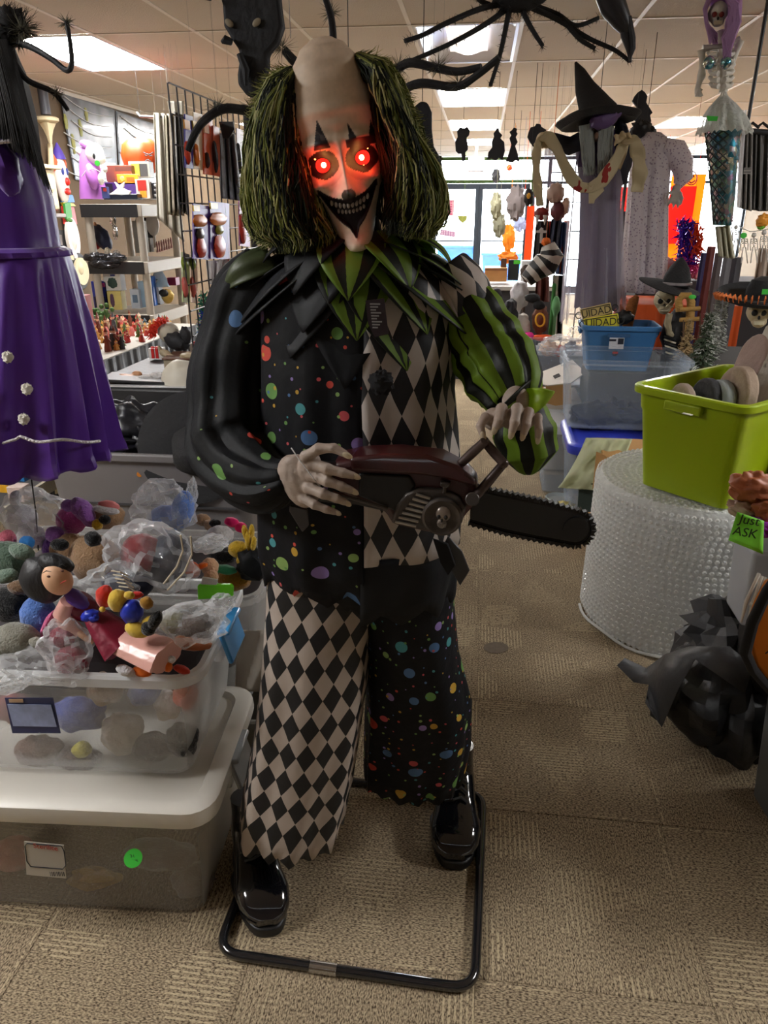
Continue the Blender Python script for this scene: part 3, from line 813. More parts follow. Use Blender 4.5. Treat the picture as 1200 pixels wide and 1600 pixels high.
# ---- hair: two bushy sides
HAIR = M('streaked_hair', vcol=True, rough=.6, spec=.25, tl=.25)
def interp(tab, t):
    t = max(0, min(1, t))*(len(tab)-1); i = min(int(t), len(tab)-2); f = t-i
    return tuple(tab[i][k]*(1-f)+tab[i+1][k]*f for k in range(len(tab[0])))
HL_out = [(452, 104), (420, 118), (402, 150), (392, 200), (388, 250), (387, 300), (390, 345), (402, 372), (428, 384)]
HL_in = [(474, 106), (470, 135), (476, 175), (484, 215), (488, 250), (490, 285), (500, 320), (512, 350), (520, 372)]
HR_out = [(560, 82), (597, 92), (622, 130), (645, 175), (660, 220), (676, 262), (684, 305), (680, 345), (664, 362)]
HR_in = [(548, 90), (572, 112), (586, 148), (596, 185), (604, 222), (606, 260), (600, 296), (596, 330), (604, 350)]
rng = random.Random(3)
GREENS = [srgb(134, 140, 66), srgb(104, 114, 50), srgb(164, 166, 100), srgb(84, 94, 46), srgb(192, 190, 136)]
BLKS = [srgb(26, 32, 22), srgb(18, 22, 18), srgb(34, 44, 26)]
def strand_col(s, side):
    # s 0 = next to the face, 1 = outer edge
    bands = (((0, .22), .75), ((.22, .46), .06), ((.46, .7), .5), ((.7, .84), .35), ((.84, 1.01), .95)) if side < 0 else (((0, .35), .05), ((.35, .5), .65), ((.5, .68), .3), ((.68, .84), .7), ((.84, 1.01), 1))
    for (a, b), g in bands:
        if a <= s < b: return rng.choice(GREENS) if rng.random() < g else rng.choice(BLKS)
    return BLKS[0]
for side, hi, ho in ((-1, HL_in, HL_out), (1, HR_in, HR_out)):
    q = MB()
    def hp(s, t, dep):
        a, b = interp(hi, t), interp(ho, t)
        x, y = a[0]*(1-s)+b[0]*s, a[1]*(1-s)+b[1]*s
        th = math.pi*s
        yy = 1.33 - dep*.075*math.sin(.2+.8*th)*min(1, t*5+.35) + .03*s
        return at(x, y, yy)
    core = MB()
    for dep in (1, -1.3):
        core.sheet(lambda u, v: hp(u*.92+.03, v*.96, dep*.78), 16, 20, c=lambda u, v: BLKS[0])
    mk('hair_base', core, HAIR, CL)
    for k in range(2300):
        s = rng.random()**.9; dep = rng.choice((1, 1, 1, .85, -1.2)) if s < .9 else rng.uniform(-1.2, 1)
        t0, t1 = rng.random()**1.5*.5, min(1.06, .55+rng.random()*.6)
        if k % 5 == 0: t0 = rng.uniform(.0, .8); t1 = min(1.08, t0+.3)
        w1, w2, am = rng.random()*6, rng.uniform(4, 11), rng.uniform(.002, .007)
        c = strand_col(s+rng.uniform(-.04, .04), side)
        P = []; n = 9
        ds = rng.uniform(-.1, .1); ck = int(s*9)*1.7+side; cw = .010*math.sin(ck)+.006
        for i in range(n+1):
            t = t0+(t1-t0)*i/n
            ss = max(-.02, min(1.03, s+ds*(i/n)))
            p = hp(ss, min(t, 1), dep)
            if t > 1: p.z -= (t-1)*.25
            wv = am*(.4+i/n)
            p += V((math.sin(w1+w2*i/n)*wv+cw*math.sin(ck+6.5*t+dep)*min(1, i/3), -abs(dep)*.004*rng.random()*(1 if dep > 0 else -1)+math.cos(w1*1.3+w2*i/n)*wv*.7, 0))
            P.append(p)
        r = rng.uniform(.0009, .0020); f_ = rng.uniform(.8, 1.15); c = tuple(q_*f_ for q_ in c)
        q.tube(P, [r]*(n-1)+[r*.7, r*.15], 4, caps=False, col=c)
    for k in range(800):       # fly-away fuzz along the outer edge
        s = rng.uniform(.9, 1.0); t = rng.random(); p = hp(s, t, rng.uniform(-1, .8)); c = rng.choice(GREENS)
        d = V((side*rng.uniform(.2, 1), rng.uniform(-.3, .3), rng.uniform(-1, .35))).normalized()*rng.uniform(.01, .022)
        b = d.cross(V((0, 1, 0)))*rng.uniform(-.5, .5)
        q.tube([p, p+d*.5+b*.5, p+d+b], [.0007, .0006, .0002], 3, caps=False, col=c)
    mk('hair', q, HAIR, CL, 'bushy green and black streaked hair', kind='stuff', ang=180)

# ================================================================ CHAINSAW
CS = thing('toy_chainsaw', 'dark red and black toy chainsaw with skull badge held by the clown', 'chainsaw', at(680, 790, 1.17))
def px(pts, Y0): return [at(x, y, Y0) for x, y in pts]
RED = M('blackened_red_plastic', srgb(60, 18, 20), .35, var=(12, .5), coat=.2)
GUN = M('worn_gunmetal', srgb(78, 72, 68), .38, .5, var=(30, .3), bump=(60, .15))
BKP = M('black_plastic', srgb(20, 19, 20), .4, var=(20, .2))
mk('motor_body', MB().prism(px([(520, 724), (560, 716), (620, 714), (690, 722), (728, 742), (748, 764), (742, 790), (722, 815), (700, 838), (668, 834), (612, 822), (600, 800), (560, 790), (528, 770), (512, 745)], 1.17), (0, .085, 0)), RED, CS, bev=.012, bseg=3)
mk('top_cover', MB().prism(px([(545, 716), (600, 710), (668, 712), (714, 728), (746, 752), (742, 762), (700, 750), (650, 742), (600, 740), (548, 736)], 1.155), (0, .05, 0)), RED, CS, bev=.006)
mk('dark_recess', MB().prism(px([(560, 740), (640, 744), (650, 760), (618, 800), (560, 776)], 1.164), (0, .03, 0)), BKP, CS, bev=.004)
pl = mk('side_plate', MB().prism(px([(655, 764), (690, 766), (718, 778), (728, 796), (722, 818), (706, 836), (660, 830), (610, 818), (620, 790), (634, 772)], 1.158), (0, .03, 0)), GUN, CS, 'worn grey metal side plate', bev=.005)
for k in range(7):
    a, b = (646+4-k*5.4, 772+k*7.2), (672-k*3.6, 779+k*7.2)
    mk('vent_rib', MB().tube([at(a[0], a[1], 1.1555), at(b[0], b[1], 1.1555)], .0026, 8), M('bright_rib', srgb(170, 165, 155), .3, .6), pl)
c = at(691, 806, 1.155)
mk('badge_ring', MB().lathe([(.026, 0), (.034, 0), (.034, .006), (.03, .009), (.026, .006)], c, 32, rot=(math.pi/2, 0, 0)), GUN, pl)
mk('badge_disc', MB().cyl(c+V((0, .004, 0)), c+V((0, -.001, 0)), .027, 32), M('dark_oxblood', srgb(46, 14, 16), .4), pl)
q = MB().ell(c+V((.002, -.004, .006)), (.0135, .008, .0145)).ell(c+V((0, -.004, -.011)), (.009, .007, .010))
for sx in (-.0055, .0065): q.ell(c+V((sx, -.0115, .002)), (.0035, .003, .004), mi=1)
q.ell(c+V((0, -.012, -.004)), (.0015, .003, .003), mi=1)
for k in range(4): q.box(c+V((-.005+k*.0035, -.0112, -.013)), (.0024, .003, .006), mi=2)
mk('skull_badge', q, [M('badge_pewter', srgb(150, 140, 132), .35, .6), M('socket_black', (.01, .01, .01), .6), M('badge_teeth', srgb(130, 125, 118), .4, .5)], pl)
mk('cap_screw', MB().prism(px([(688, 754), (704, 756), (702, 762), (697, 764), (697, 772), (691, 772), (692, 762), (687, 760)], 1.156), (0, .02, 0)), GUN, CS, bev=.002)
for p0, p1 in (((716, 728), (757, 690)), ((757, 690), (787, 724)), ((787, 724), (737, 783))):
    mk('front_handle', MB().tube([at(*p0, 1.185), at((p0[0]+p1[0])/2, (p0[1]+p1[1])/2, 1.178), at(*p1, 1.165)], [.0075, .0085, .0075], 12), M('worn_handle', srgb(74, 60, 56), .35, .3, var=(30, .3)), CS)
for p in ((757, 690), (787, 724)): mk('handle_bend', MB().ell(at(*p, 1.182 if p[0] < 770 else 1.172), .0085), M('worn_handle'), CS)
mk('handle_bolt', MB().cyl(at(738, 780, 1.165), at(738, 780, 1.145), .012, 12), GUN, CS, bev=.002)
mk('rear_handle', MB().tube([at(x, y, 1.18) for x, y in ((525, 733), (498, 730), (478, 742), (478, 764), (502, 776), (560, 780), (600, 790))], [.013, .012, .011, .011, .010, .010, .009], 10), BKP, CS)
mk('trim_rod', MB().cyl(at(520, 770, 1.16), at(606, 795, 1.158), .0035, 8), GUN, CS)
b0, b1 = (738, 766), (742, 816)
top = [(736, 764), (790, 775), (850, 788), (900, 801)]; bot = [(892, 848), (840, 838), (790, 828), (734, 812)]
tip = [(900+20*math.sin(a)*1.0+2-4*(1-math.cos(a)), 825-24*math.cos(a)) for a in [math.pi*k/10 for k in range(11)]]
tip = [(898+(24*math.sin(a)), 825-23.5*math.cos(a)) for a in [math.pi*k/12 for k in range(13)]]
mk('guide_bar', MB().prism(px(top[:3]+tip+bot[1:], 1.195), (0, .014, 0)), M('bar_black', srgb(24, 23, 24), .45, var=(10, .2)), CS, bev=.003)
mk('bar_nose_ring', MB().lathe([(.017, 0), (.021, 0), (.021, .004), (.017, .004)], at(900, 825, 1.195), 28, rot=(math.pi/2, 0, 0)), BKP, CS)
loop = top[:3]+tip+bot[1:]
P = px(loop, 1.202); seg = [(P[i+1]-P[i]).length for i in range(len(P)-1)]; T = sum(seg); NL = 46
mk('chain_strip', MB().tube([p for p in P], .0048, 6), M('chain_steel', srgb(34, 32, 32), .4, .5), CS)
for k in range(NL):
    d = T*(k+.5)/NL; i = 0
    while d > seg[i]: d -= seg[i]; i += 1
    p = P[i].lerp(P[i+1], d/seg[i]); tdir = (P[i+1]-P[i]).normalized(); nrm = V((-tdir.z, 0, tdir.x))*1.0
    if k == 0 and nrm.z < 0: nrm = -nrm
    nrm = V((-tdir.z, 0, tdir.x))
    q = MB().prism([p-tdir*.0045+nrm*.002+V((0, -.006, 0)), p+tdir*.0045+nrm*.002+V((0, -.006, 0)), p+tdir*.0055+nrm*.010+V((0, -.006, 0)), p+tdir*.001+nrm*.0065+V((0, -.006, 0)), p-tdir*.0045+nrm*.011+V((0, -.006, 0))], (0, .013, 0))
    mk('chain_tooth', q, M('chain_steel'), CS, flat=True)
# ================================================================ shared builders
def mpp(Y_, z=1.0): return (Y_*math.cos(PITCH)/math.cos(YAW)+(H-z)*math.sin(PITCH))/FPX
def rr(w_, d_, r, n=5):
    out = []
    for cx, cy, a0 in ((w_/2-r, d_/2-r, 0), (-w_/2+r, d_/2-r, 90), (-w_/2+r, -d_/2+r, 180), (w_/2-r, -d_/2+r, 270)):
        for k in range(n+1):
            a = R(a0+90*k/n); out.append((cx+r*math.cos(a), cy+r*math.sin(a)))
    return out
def shell(mb, rings, c, rz, mi=0, close=True):
    """rings: (w, d, z, corner radius) from bottom outside to bottom inside"""
    co, si = math.cos(rz), math.sin(rz); vs = []
    for w_, d_, z, r in rings:
        for x, y in rr(w_, d_, r): vs.append((c[0]+x*co-y*si, c[1]+x*si+y*co, c[2]+z))
    n = 24; k = len(rings)
    fs = [(i*n+j, i*n+(j+1) % n, (i+1)*n+(j+1) % n, (i+1)*n+j) for i in range(k-1) for j in range(n)]
    fs.append(tuple(range(n))[::-1]); fs.append(tuple((k-1)*n+j for j in range(n)))
    return mb.add(vs, fs, mi)
def tote(name, label, c, w_, d_, h, rz, mat, rimmat=None, tp=.9, group=None, lid=None, latch=None, rim=.02, r=.05, cat='bin', recess=True):
    t = thing(name, label, cat, c, group=group)
    q = MB(); T = .004
    shell(q, [(w_*tp, d_*tp, 0, r*.8), (w_*(tp+(1-tp)*.75), d_*(tp+(1-tp)*.75), h*.75, r), (w_*(tp+(1-tp)*.77)+.008, d_*(tp+(1-tp)*.77)+.008, h*.78, r), (w_, d_, h-.022, r),
              (w_-2*T, d_-2*T, h-.02, r-T), (w_*(tp+(1-tp)*.7)-2*T, d_*(tp+(1-tp)*.7)-2*T, h*.7, r-T), (w_*tp-2*T, d_*tp-2*T, T*1.5, r*.7)], c, rz)
    mk('body', q, mat, t, bev=0)
    q = MB(); ow = w_+rim*2
    shell(q, [(w_-.004, d_-.004, h-.024, r), (ow, d_+rim*2, h-.026, r+rim), (ow+.002, d_+rim*2+.002, h-.005, r+rim), (ow-.008, d_+rim*2-.008, h, r+rim-.004), (w_+.002, d_+.002, h, r), (w_-.006, d_-.006, h-.01, r)], c, rz)
    q.f = q.f[:-2] if False else [f for f in q.f if len(f) == 4]; q.m = [0]*len(q.f)
    q.f += [(5*24+j, 5*24+(j+1) % 24, (j+1) % 24, j) for j in range(24)]; q.m += [0]*24
    mk('rim', q, rimmat or mat, t)
    e = Matrix.Rotation(rz, 3, 'Z')
    for s in (-1, 1):
        g = MB(); p = e @ V((s*(w_/2+rim*.7), 0, h-.045)); g.box(V(c)+p, (rim*1.2, d_*.34, .035), rot=(0, 0, rz)); mk('grip', g, rimmat or mat, t, bev=.006)
        if latch:
            g = MB(); p = e @ V((s*(w_/2+rim+.012), 0, h-.03)); g.box(V(c)+p, (.012, d_*.3, .085), rot=(0, -s*.25, rz)); g.box(V(c)+p+e @ V((-s*.004, 0, .038)), (.03, d_*.28, .012), rot=(0, 0, rz)); mk('latch', g, latch, t, bev=.005)
    if lid:
        q = MB(); z = h
        shell(q, [(ow+.006, d_+rim*2+.006, z-.03, r+rim), (ow+.016, d_+rim*2+.016, z-.012, r+rim), (ow+.012, d_+rim*2+.012, z+.014, r+rim), (ow-.01, d_+rim*2-.01, z+.022, r+rim), (ow-.07, d_-.02, z+.022, r), (ow-.085, d_-.035, z+.008, r), (.1, .1, z+.007, .03)], c, rz)
        mk('lid', q, lid, t)
    return t
def lump(mb, x, y, Y_, rx, ry, rd=None, rot=0, amt=.12, lf=2.2, mi=0, seed=0, n=20, m=14, s=None, col=None):
    """soft blob centred on a sight line; radii given in photo pixels, turned into metres at its depth"""
    p = at(x, y, Y_); k = s or mpp(Y_, p.z)
    return mb.ell(p, (rx*k, (rd or (rx+ry)/2*.8)*k, ry*k), rot=(0, R(rot), 0), n=n, m=m, mi=mi, lump=amt, lf=lf, seed=seed, col=col)
def plush_mat(name, rgb, fur=True): return M('plush_'+name, srgb(*rgb), .95, var=(60, .18), bump=(220 if fur else 60, .6 if fur else .25), sheen=.4, spec=.1)
def soft(name, label, cat, parts, group=None, seed=0):
    """parts: (part name, material, [blobs])"""
    x, y, Y_ = parts[0][2][0][:3]
    t = thing(name, label, cat, at(x, y, Y_), group=group)
    for k, (pn, m, bl) in enumerate(parts):
        q = MB()
        for j, b in enumerate(bl): lump(q, b[0], b[1], b[2], b[3], b[4], rot=b[5] if len(b) > 5 else 0, seed=seed+k*3+j)
        if len(bl) > 1 and pn not in ('eye', 'stripe', 'nose', 'spot'):
            for j, b in enumerate(bl):
                q1 = MB(); lump(q1, b[0], b[1], b[2], b[3], b[4], rot=b[5] if len(b) > 5 else 0, seed=seed+k*3+j); mk(pn, q1, m, t)
        else: mk(pn, q, m, t)
    return t
WRAP = film('clear_plastic_bag', (.92, .94, .96), .86, .08, bump=(16, 1.0), gl=.55)
def bag(label, pts, name='plastic_bag', group=None, amt=.35, mat=None, lf=2.6):
    q = MB()
    for k, (x, y, Y_, rx, ry, ro) in enumerate(pts): lump(q, x, y, Y_, rx, ry, rot=ro, amt=amt, lf=lf, seed=k*5+x*.01, n=28, m=20)
    return mk(name, q, mat or WRAP, label=label, cat='plastic bag', group=group, ang=12)
def pic(x0, y0, x1, y1, Y_, th=.004):
    a, b = at(x0, y1, Y_), at(x1, y0, Y_)
    return MB().ab((a.x, Y_, a.z), (b.x, Y_+th, b.z))

# ================================================================ LEFT FRONT: totes of soft toys
MILK = film('milky_tote_plastic', (.82, .82, .80), .84, .3, gl=.3)
MILK2 = film('frosted_tote_plastic', (.70, .68, .64), .86, .35, gl=.3)
WLID = M('white_lid_plastic', srgb(214, 210, 200), .35, coat=.2)
BLUEL = M('blue_latch', srgb(60, 150, 215), .3, coat=.3)
low = tote('lidded_tote', 'lidded frosted tote with white lid at the bottom of the soft toy stack', (-.985, 1.36, 0), .86, .42, .335, R(4), MILK2, lid=WLID, latch=M('clear_grey_latch', srgb(150, 156, 160), .2), rim=.016)
up = tote('open_tote', 'open clear tote heaped with soft toys standing on the white lid', (-.99, 1.425, .362), .83, .42, .285, R(4), MILK, latch=BLUEL, rim=.018, rimmat=film('milky_rim', (.85, .87, .88), .25, .3, gl=.3))
# labels on the totes
def panel(nm, parent, x0, y0, x1, y1, x2, y2, mat, Yf, th=.0015):
    return mk(nm, MB().prism([at(*p) for p in ((x0, y0, Yf), (x1, y1, Yf), (x2, y2, Yf), (x0+(x2-x1), y0+(y2-y1), Yf))], (0, -th, 0)), mat, parent, flat=True)
lb = panel('paper_label', up, 8, 1090, 83, 1090, 95, 1145, M('label_navy', srgb(30, 44, 96), .4), 1.1895)
panel('label_picture', lb, 12, 1100, 80, 1101, 89, 1135, M('label_pale', srgb(150, 165, 205), .4, var=(40, .4)), 1.187)
panel('label_strip', lb, 14, 1092, 36, 1092, 37, 1097, M('label_tan', srgb(190, 160, 130), .4), 1.1865)
lb = panel('paper_label', low, 38, 1314, 100, 1320, 104, 1372, M('label_grey', srgb(178, 172, 160), .5), 1.128)
q = MB().tube([at(x, y, 1.126) for x, y in ((42, 1318), (96, 1322), (100, 1330), (103, 1352), (98, 1358), (48, 1354), (42, 1346), (39, 1322))], .0011, 6, closed=True); mk('label_border', q, M('label_ink', srgb(20, 24, 40), .5), lb)
text('lettering', 'Sterilite', .0185, M('label_red', srgb(170, 60, 50), .5), at(71, 1324, 1.1245), (math.pi/2, .02, 0), lb, ext=.0003)
q = MB()
for k in range(9): a = at(79+k*2.6, 1369, 1.1262); q.ab((a.x, 1.1262, a.z), (a.x+.0012+.0006*(k % 3), 1.127, a.z+.013))
mk('barcode', q, M('label_ink'), lb, kind='stuff', flat=True)
st = mk('price_sticker', MB().cyl(at(208, 1341, 1.138), at(208, 1341, 1.1355), .0195, 28), M('neon_green', srgb(60, 190, 60), .5), low, 'round green price sticker')
text('handwriting', '31\nOut', .012, M('marker_ink', (.02, .05, .02), .6), at(208, 1341, 1.134), (math.pi/2, -.1, 0), st, ext=.0003)
# soft shapes inside the totes
rg = random.Random(11)
inner = [((190, 1150), (34, 38), (215, 205, 195)), ((262, 1105), (22, 26), (225, 220, 215)), ((290, 1090), (20, 22), (205, 90, 60)), ((120, 1120), (46, 30), (70, 90, 170)), ((60, 1180), (40, 30), (120, 90, 80)), ((165, 1080), (30, 26), (150, 120, 90)),
         ((240, 1170), (36, 22), (120, 115, 110)), ((120, 1190), (40, 20), (90, 70, 66)), ((285, 1160), (26, 30), (40, 40, 44)), ((20, 1110), (26, 26), (150, 60, 70)), ((225, 1085), (26, 22), (110, 130, 190)), ((128, 1175), (16, 12), (200, 190, 60))]
for k, ((x, y), (rx, ry), c) in enumerate(inner):
    Y_ = 1.285+.02*rg.random(); q = MB(); lump(q, x, y-4, Y_, rx, ry, rd=min(rx, 24), amt=.3, seed=k); lump(q, x+rx*.6, y-ry*.5, Y_+.01, rx*.45, ry*.45, seed=k)
    mk('soft_toy', q, plush_mat('inner%d' % k, c), label=('beige', 'off-white', 'brick red', 'blue', 'brown', 'tan', 'grey', 'dark brown', 'black', 'dusky pink', 'pale blue', 'small yellow')[k]+' soft toy seen blurred through the side of the open tote', cat='soft toy', group='soft toys pressed inside the open tote', remesh=.004)
for k, (x, y, rx, ry, c) in enumerate(((60, 1400, 50, 26, (110, 96, 84)), (150, 1385, 60, 22, (150, 120, 60)), (245, 1410, 44, 24, (140, 128, 110)), (300, 1380, 34, 30, (96, 88, 80)), (20, 1340, 40, 30, (150, 90, 80)), (110, 1430, 34, 12, (170, 160, 150)), (200, 1420, 24, 16, (190, 175, 150)), (250, 1340, 60, 22, (90, 84, 80)))):
    q = MB(); Y_ = 1.265; lump(q, x, y-6, Y_, rx, ry*.8, rd=min(rx, 30), amt=.3, seed=k); lump(q, x+rx*.5, y, Y_, rx*.5, ry*.5, rd=16, seed=k)
    mk('packed_toy', q, plush_mat('low%d' % k, tuple(min(235, int(q_*1.35)) for q_ in c)), label=('brown-grey', 'wide ochre', 'grey-beige', 'dark grey', 'rusty pink', 'small light grey', 'small cream', 'long charcoal')[k]+' soft toy showing faintly through the lidded frosted tote', cat='soft toy', group='soft toys packed in the lidded tote', remesh=.005)
# dark fill so the heap is carried
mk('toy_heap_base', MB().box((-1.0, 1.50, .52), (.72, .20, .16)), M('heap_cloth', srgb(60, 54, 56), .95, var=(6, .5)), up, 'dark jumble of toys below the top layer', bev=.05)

TAN = plush_mat('tan', (176, 142, 108)); BK = plush_mat('black', (16, 16, 18)); WH = plush_mat('white', (222, 222, 226)); YE = plush_mat('yellow', (214, 176, 50)); PUR = plush_mat('purple', (150, 96, 176)); MAG = plush_mat('magenta', (196, 88, 160))
GRY_ = plush_mat('grey', (140, 138, 126)); SKN = M('doll_skin', srgb(226, 178, 142), .6); MAR = M('maroon_satin', srgb(120, 16, 44), .35, bump=(18, .5)); PNK = M('pink_satin', srgb(226, 172, 160), .3, bump=(18, .5)); BLU = M('blue_satin', srgb(36, 58, 190), .35, bump=(20, .4))
# cloth doll lying across the heap
d = thing('rag_doll', 'cloth doll with black bob hair, pink sleeves and maroon skirt lying on the heap', 'doll', at(120, 950, 1.30))
q = MB(); lump(q, 68, 905, 1.315, 38, 41, amt=.08, rot=-20); lump(q, 88, 880, 1.29, 30, 15, amt=.05, rot=18); mk('hair', q, M('black_yarn', (.01, .01, .012), .55, wave=(40, .6, (1, 1, .2))), d)
q = MB(); lump(q, 90, 905, 1.275, 24, 28, rot=-22, amt=.02, n=28, m=20); fc = mk('face', q, SKN, d)
k = mpp(1.24, .8)
def stroke(pts, w_, m, par, nm, Y_=1.238):
    mk(nm, MB().tube([at(x, y, Y_) for x, y in pts], [w_*.4]+[w_]*(len(pts)-2)+[w_*.4], 6), m, par)
INK = M('stitched_black', (.01, .01, .01), .6)
for pts in (((66, 896), (72, 892), (80, 893)), ((90, 886), (97, 881), (104, 886))): stroke(pts, .0012, INK, fc, 'eyebrow', 1.243)
for x, y in ((76, 901), (97, 892)): mk('eye', MB().ell(at(x, y, 1.2435), (.0042, .0018, .0026), n=10, m=6), M('brown_thread', srgb(90, 44, 24), .5), fc)
stroke(((94, 912), (99, 909), (104, 907)), .0016, M('red_thread', srgb(190, 50, 44), .5), fc, 'mouth', 1.243)
q = MB(); lump(q, 128, 948, 1.30, 34, 22, rot=38, amt=.12); mk('bodice', q, MAR, d)
q = MB(); lump(q, 120, 936, 1.288, 12, 24, rot=-50, amt=.1); mk('collar', q, M('violet_satin', srgb(92, 60, 160), .35), d)
q = MB().tube([at(x, y, 1.275) for x, y in ((106, 940), (98, 958), (108, 978), (124, 990))], [.016, .02, .02, .016], 14); mk('sleeve', q, PNK, d)
q = MB().tube([at(x, y, 1.268) for x, y in ((122, 988), (134, 996), (146, 1004))], [.007, .008, .005], 10); mk('hand', q, SKN, d)
q = MB(); lump(q, 140, 962, 1.268, 16, 10, rot=-18, amt=.2); lump(q, 146, 966, 1.262, 9, 7, amt=.2); mk('sash', q, BLU, d)
def skirt(p0, p1, w0, w1, m, par, Y0, Y1, nm='skirt', am=.1):
    A, B = at(*p0, Y0), at(*p1, Y1); P = [A.lerp(B, i/10) for i in range(11)]
    q = MB().tube(P, [(w0+(w1-w0)*(i/10)**.8) for i in range(11)], 36, flat=.55, fold=lambda a, t: am*t*math.sin(6*a+1)+.03*math.sin(11*a)); return mk(nm, q, m, par, ang=60)
skirt((146, 960), (196, 1010), .025, .052, MAR, d, 1.285, 1.262); skirt((190, 1000), (262, 1026), .04, .052, PNK, d, 1.27, 1.235, 'underskirt', .06)
# yellow plush with beret and vest
soft('plush_toy', 'yellow plush with red beret, blue vest and black boots on the doll\'s skirt', 'soft toy', [('head', plush_mat('honey', (214, 180, 70), False), [(184, 938, 1.24, 16, 20, 10)]), ('hat', plush_mat('beret', (196, 48, 34), False), [(164, 932, 1.25, 15, 20, 10)]), ('muzzle', plush_mat('honey', (214, 180, 70), False), [(202, 930, 1.225, 9, 7)]),
     ('vest', BLU, [(206, 955, 1.24, 19, 22, 20)]), ('leg', plush_mat('honey', (214, 180, 70), False), [(214, 984, 1.23, 20, 13, 20), (232, 972, 1.235, 14, 9, -40)]), ('boot', BK, [(242, 970, 1.225, 10, 20, 30), (232, 982, 1.222, 12, 13, 40)]), ('ear', plush_mat('honey', (214, 180, 70), False), [(160, 952, 1.235, 5, 5)]), ('muff', plush_mat('ochre', (160, 116, 40), False), [(229, 942, 1.225, 11, 11)]), ('scarf', M('red_satin', srgb(190, 36, 30), .4), [(212, 930, 1.238, 13, 6, -10)])])
soft('plush_toy', 'tan plush pair of rounded backs with black patches behind the doll', 'soft toy', [('body', TAN, [(146, 872, 1.50, 40, 42, 20), (110, 860, 1.56, 34, 30)]), ('patch', BK, [(145, 842, 1.44, 14, 13), (93, 851, 1.47, 16, 10)])])
soft('plush_toy', 'magenta plush with lilac hair tuft and purple ears near the dress hem', 'soft toy', [('head', MAG, [(112, 812, 1.62, 26, 24)]), ('tuft', PUR, [(128, 796, 1.58, 16, 22, -35), (136, 806, 1.57, 12, 20, -20), (108, 790, 1.58, 14, 10)]), ('ear', PUR, [(86, 836, 1.56, 16, 15)]), ('body', plush_mat('violet', (92, 44, 130)), [(88, 860, 1.58, 22, 28)])])
soft('plush_toy', 'tan plush head with pink and white cap against the grey bin', 'soft toy', [('head', TAN, [(168, 806, 1.62, 28, 22)]), ('cap', M('pink_knit', srgb(220, 130, 130), .9), [(170, 790, 1.6, 18, 8, 8)]), ('cap_band', WH, [(166, 797, 1.585, 22, 6, 8)]), ('nose', BK, [(164, 812, 1.555, 10, 8)]), ('muzzle', YE, [(152, 820, 1.56, 9, 9)])])
soft('plush_toy', 'white plush with pointed ear under plastic at the back corner', 'soft toy', [('body', WH, [(34, 812, 1.62, 26, 28), (48, 838, 1.58, 26, 22)]), ('ear', WH, [(24, 778, 1.62, 9, 14, 25)])])
soft('plush_toy', 'dark green plush with flopped ears beside the doll\'s hair', 'soft toy', [('body', plush_mat('sage', (84, 104, 88)), [(14, 876, 1.44, 36, 34)]), ('ear', plush_mat('sage2', (108, 128, 112)), [(34, 862, 1.40, 22, 13, 20), (10, 900, 1.38, 20, 12, -20)])])
soft('plush_toy', 'black furry plush wedged under the black-haired doll', 'soft toy', [('body', BK, [(16, 944, 1.36, 38, 30)]), ('muzzle', plush_mat('umber', (110, 84, 60)), [(30, 918, 1.36, 20, 12)])])
soft('plush_toy', 'grey furry plush slumped over the open tote\'s front corner', 'soft toy', [('body', GRY_, [(24, 1000, 1.26, 40, 30), (6, 1010, 1.24, 24, 16)]), ('paw', GRY_, [(58, 1004, 1.24, 14, 9, 10)])])
soft('plush_toy', 'blue and pink plush body tucked under the doll\'s sleeve', 'soft toy', [('body', plush_mat('skyblue', (84, 120, 190)), [(60, 962, 1.33, 30, 34)]), ('stripe', plush_mat('rosepink', (204, 96, 140)), [(76, 976, 1.30, 8, 32, 30)])])
soft('plush_toy', 'rose red plush inside the clear bag at the tote front', 'soft toy', [('body', plush_mat('rose', (140, 56, 74)), [(98, 995, 1.26, 22, 18), (112, 1034, 1.245, 28, 30)])])
soft('plush_toy', 'sky blue plush with pointed fin in a tall clear bag', 'soft toy', [('body', plush_mat('fin', (110, 146, 220)), [(262, 812, 1.70, 32, 24), (286, 795, 1.68, 18, 32, 14)])])
soft('knit_hat', 'dark red knitted ball cap sealed in a clear bag', 'hat', [('crown', plush_mat('darkred', (128, 26, 34), False), [(222, 866, 1.48, 34, 36, 20)])])
t = soft('plush_toy', 'navy striped plush with cream piping beside the red cap', 'soft toy', [('body', plush_mat('navy', (38, 44, 62), False), [(262, 872, 1.50, 34, 44, 24), (200, 912, 1.42, 44, 24)])])
for pts in (((282, 836), (286, 860), (276, 886), (256, 912)), ((298, 838), (300, 866), (288, 894), (262, 922)), ((166, 886), (160, 900), (168, 916), (180, 922))):
    mk('piping', MB().tube([at(x, y, 1.40) for x, y in pts], .0022, 6), M('cream_cord', srgb(200, 186, 160), .7), t)
for k in range(5): mk('stripe', MB().tube([at(174+k*3, 892+k*6, 1.372), at(188+k*3, 894+k*6, 1.366), at(200+k*3, 900+k*6, 1.37)], .0018, 6), M('cream_cord'), t)
soft('plush_toy', 'yellow plush hand raised above a green leaf collar', 'soft toy', [('palm', YE, [(372, 858, 1.62, 16, 14), (380, 876, 1.6, 11, 13)]), ('finger', YE, [(384, 834, 1.62, 5, 15, -12), (393, 832, 1.62, 4.5, 14, 4), (388, 846, 1.6, 5, 16, -4), (396, 850, 1.6, 4.5, 14, 8)]), ('collar', plush_mat('mint', (60, 150, 110), False), [(352, 890, 1.58, 19, 7, 6)]), ('body', plush_mat('mustard', (160, 112, 30)), [(366, 905, 1.62, 28, 18)])])
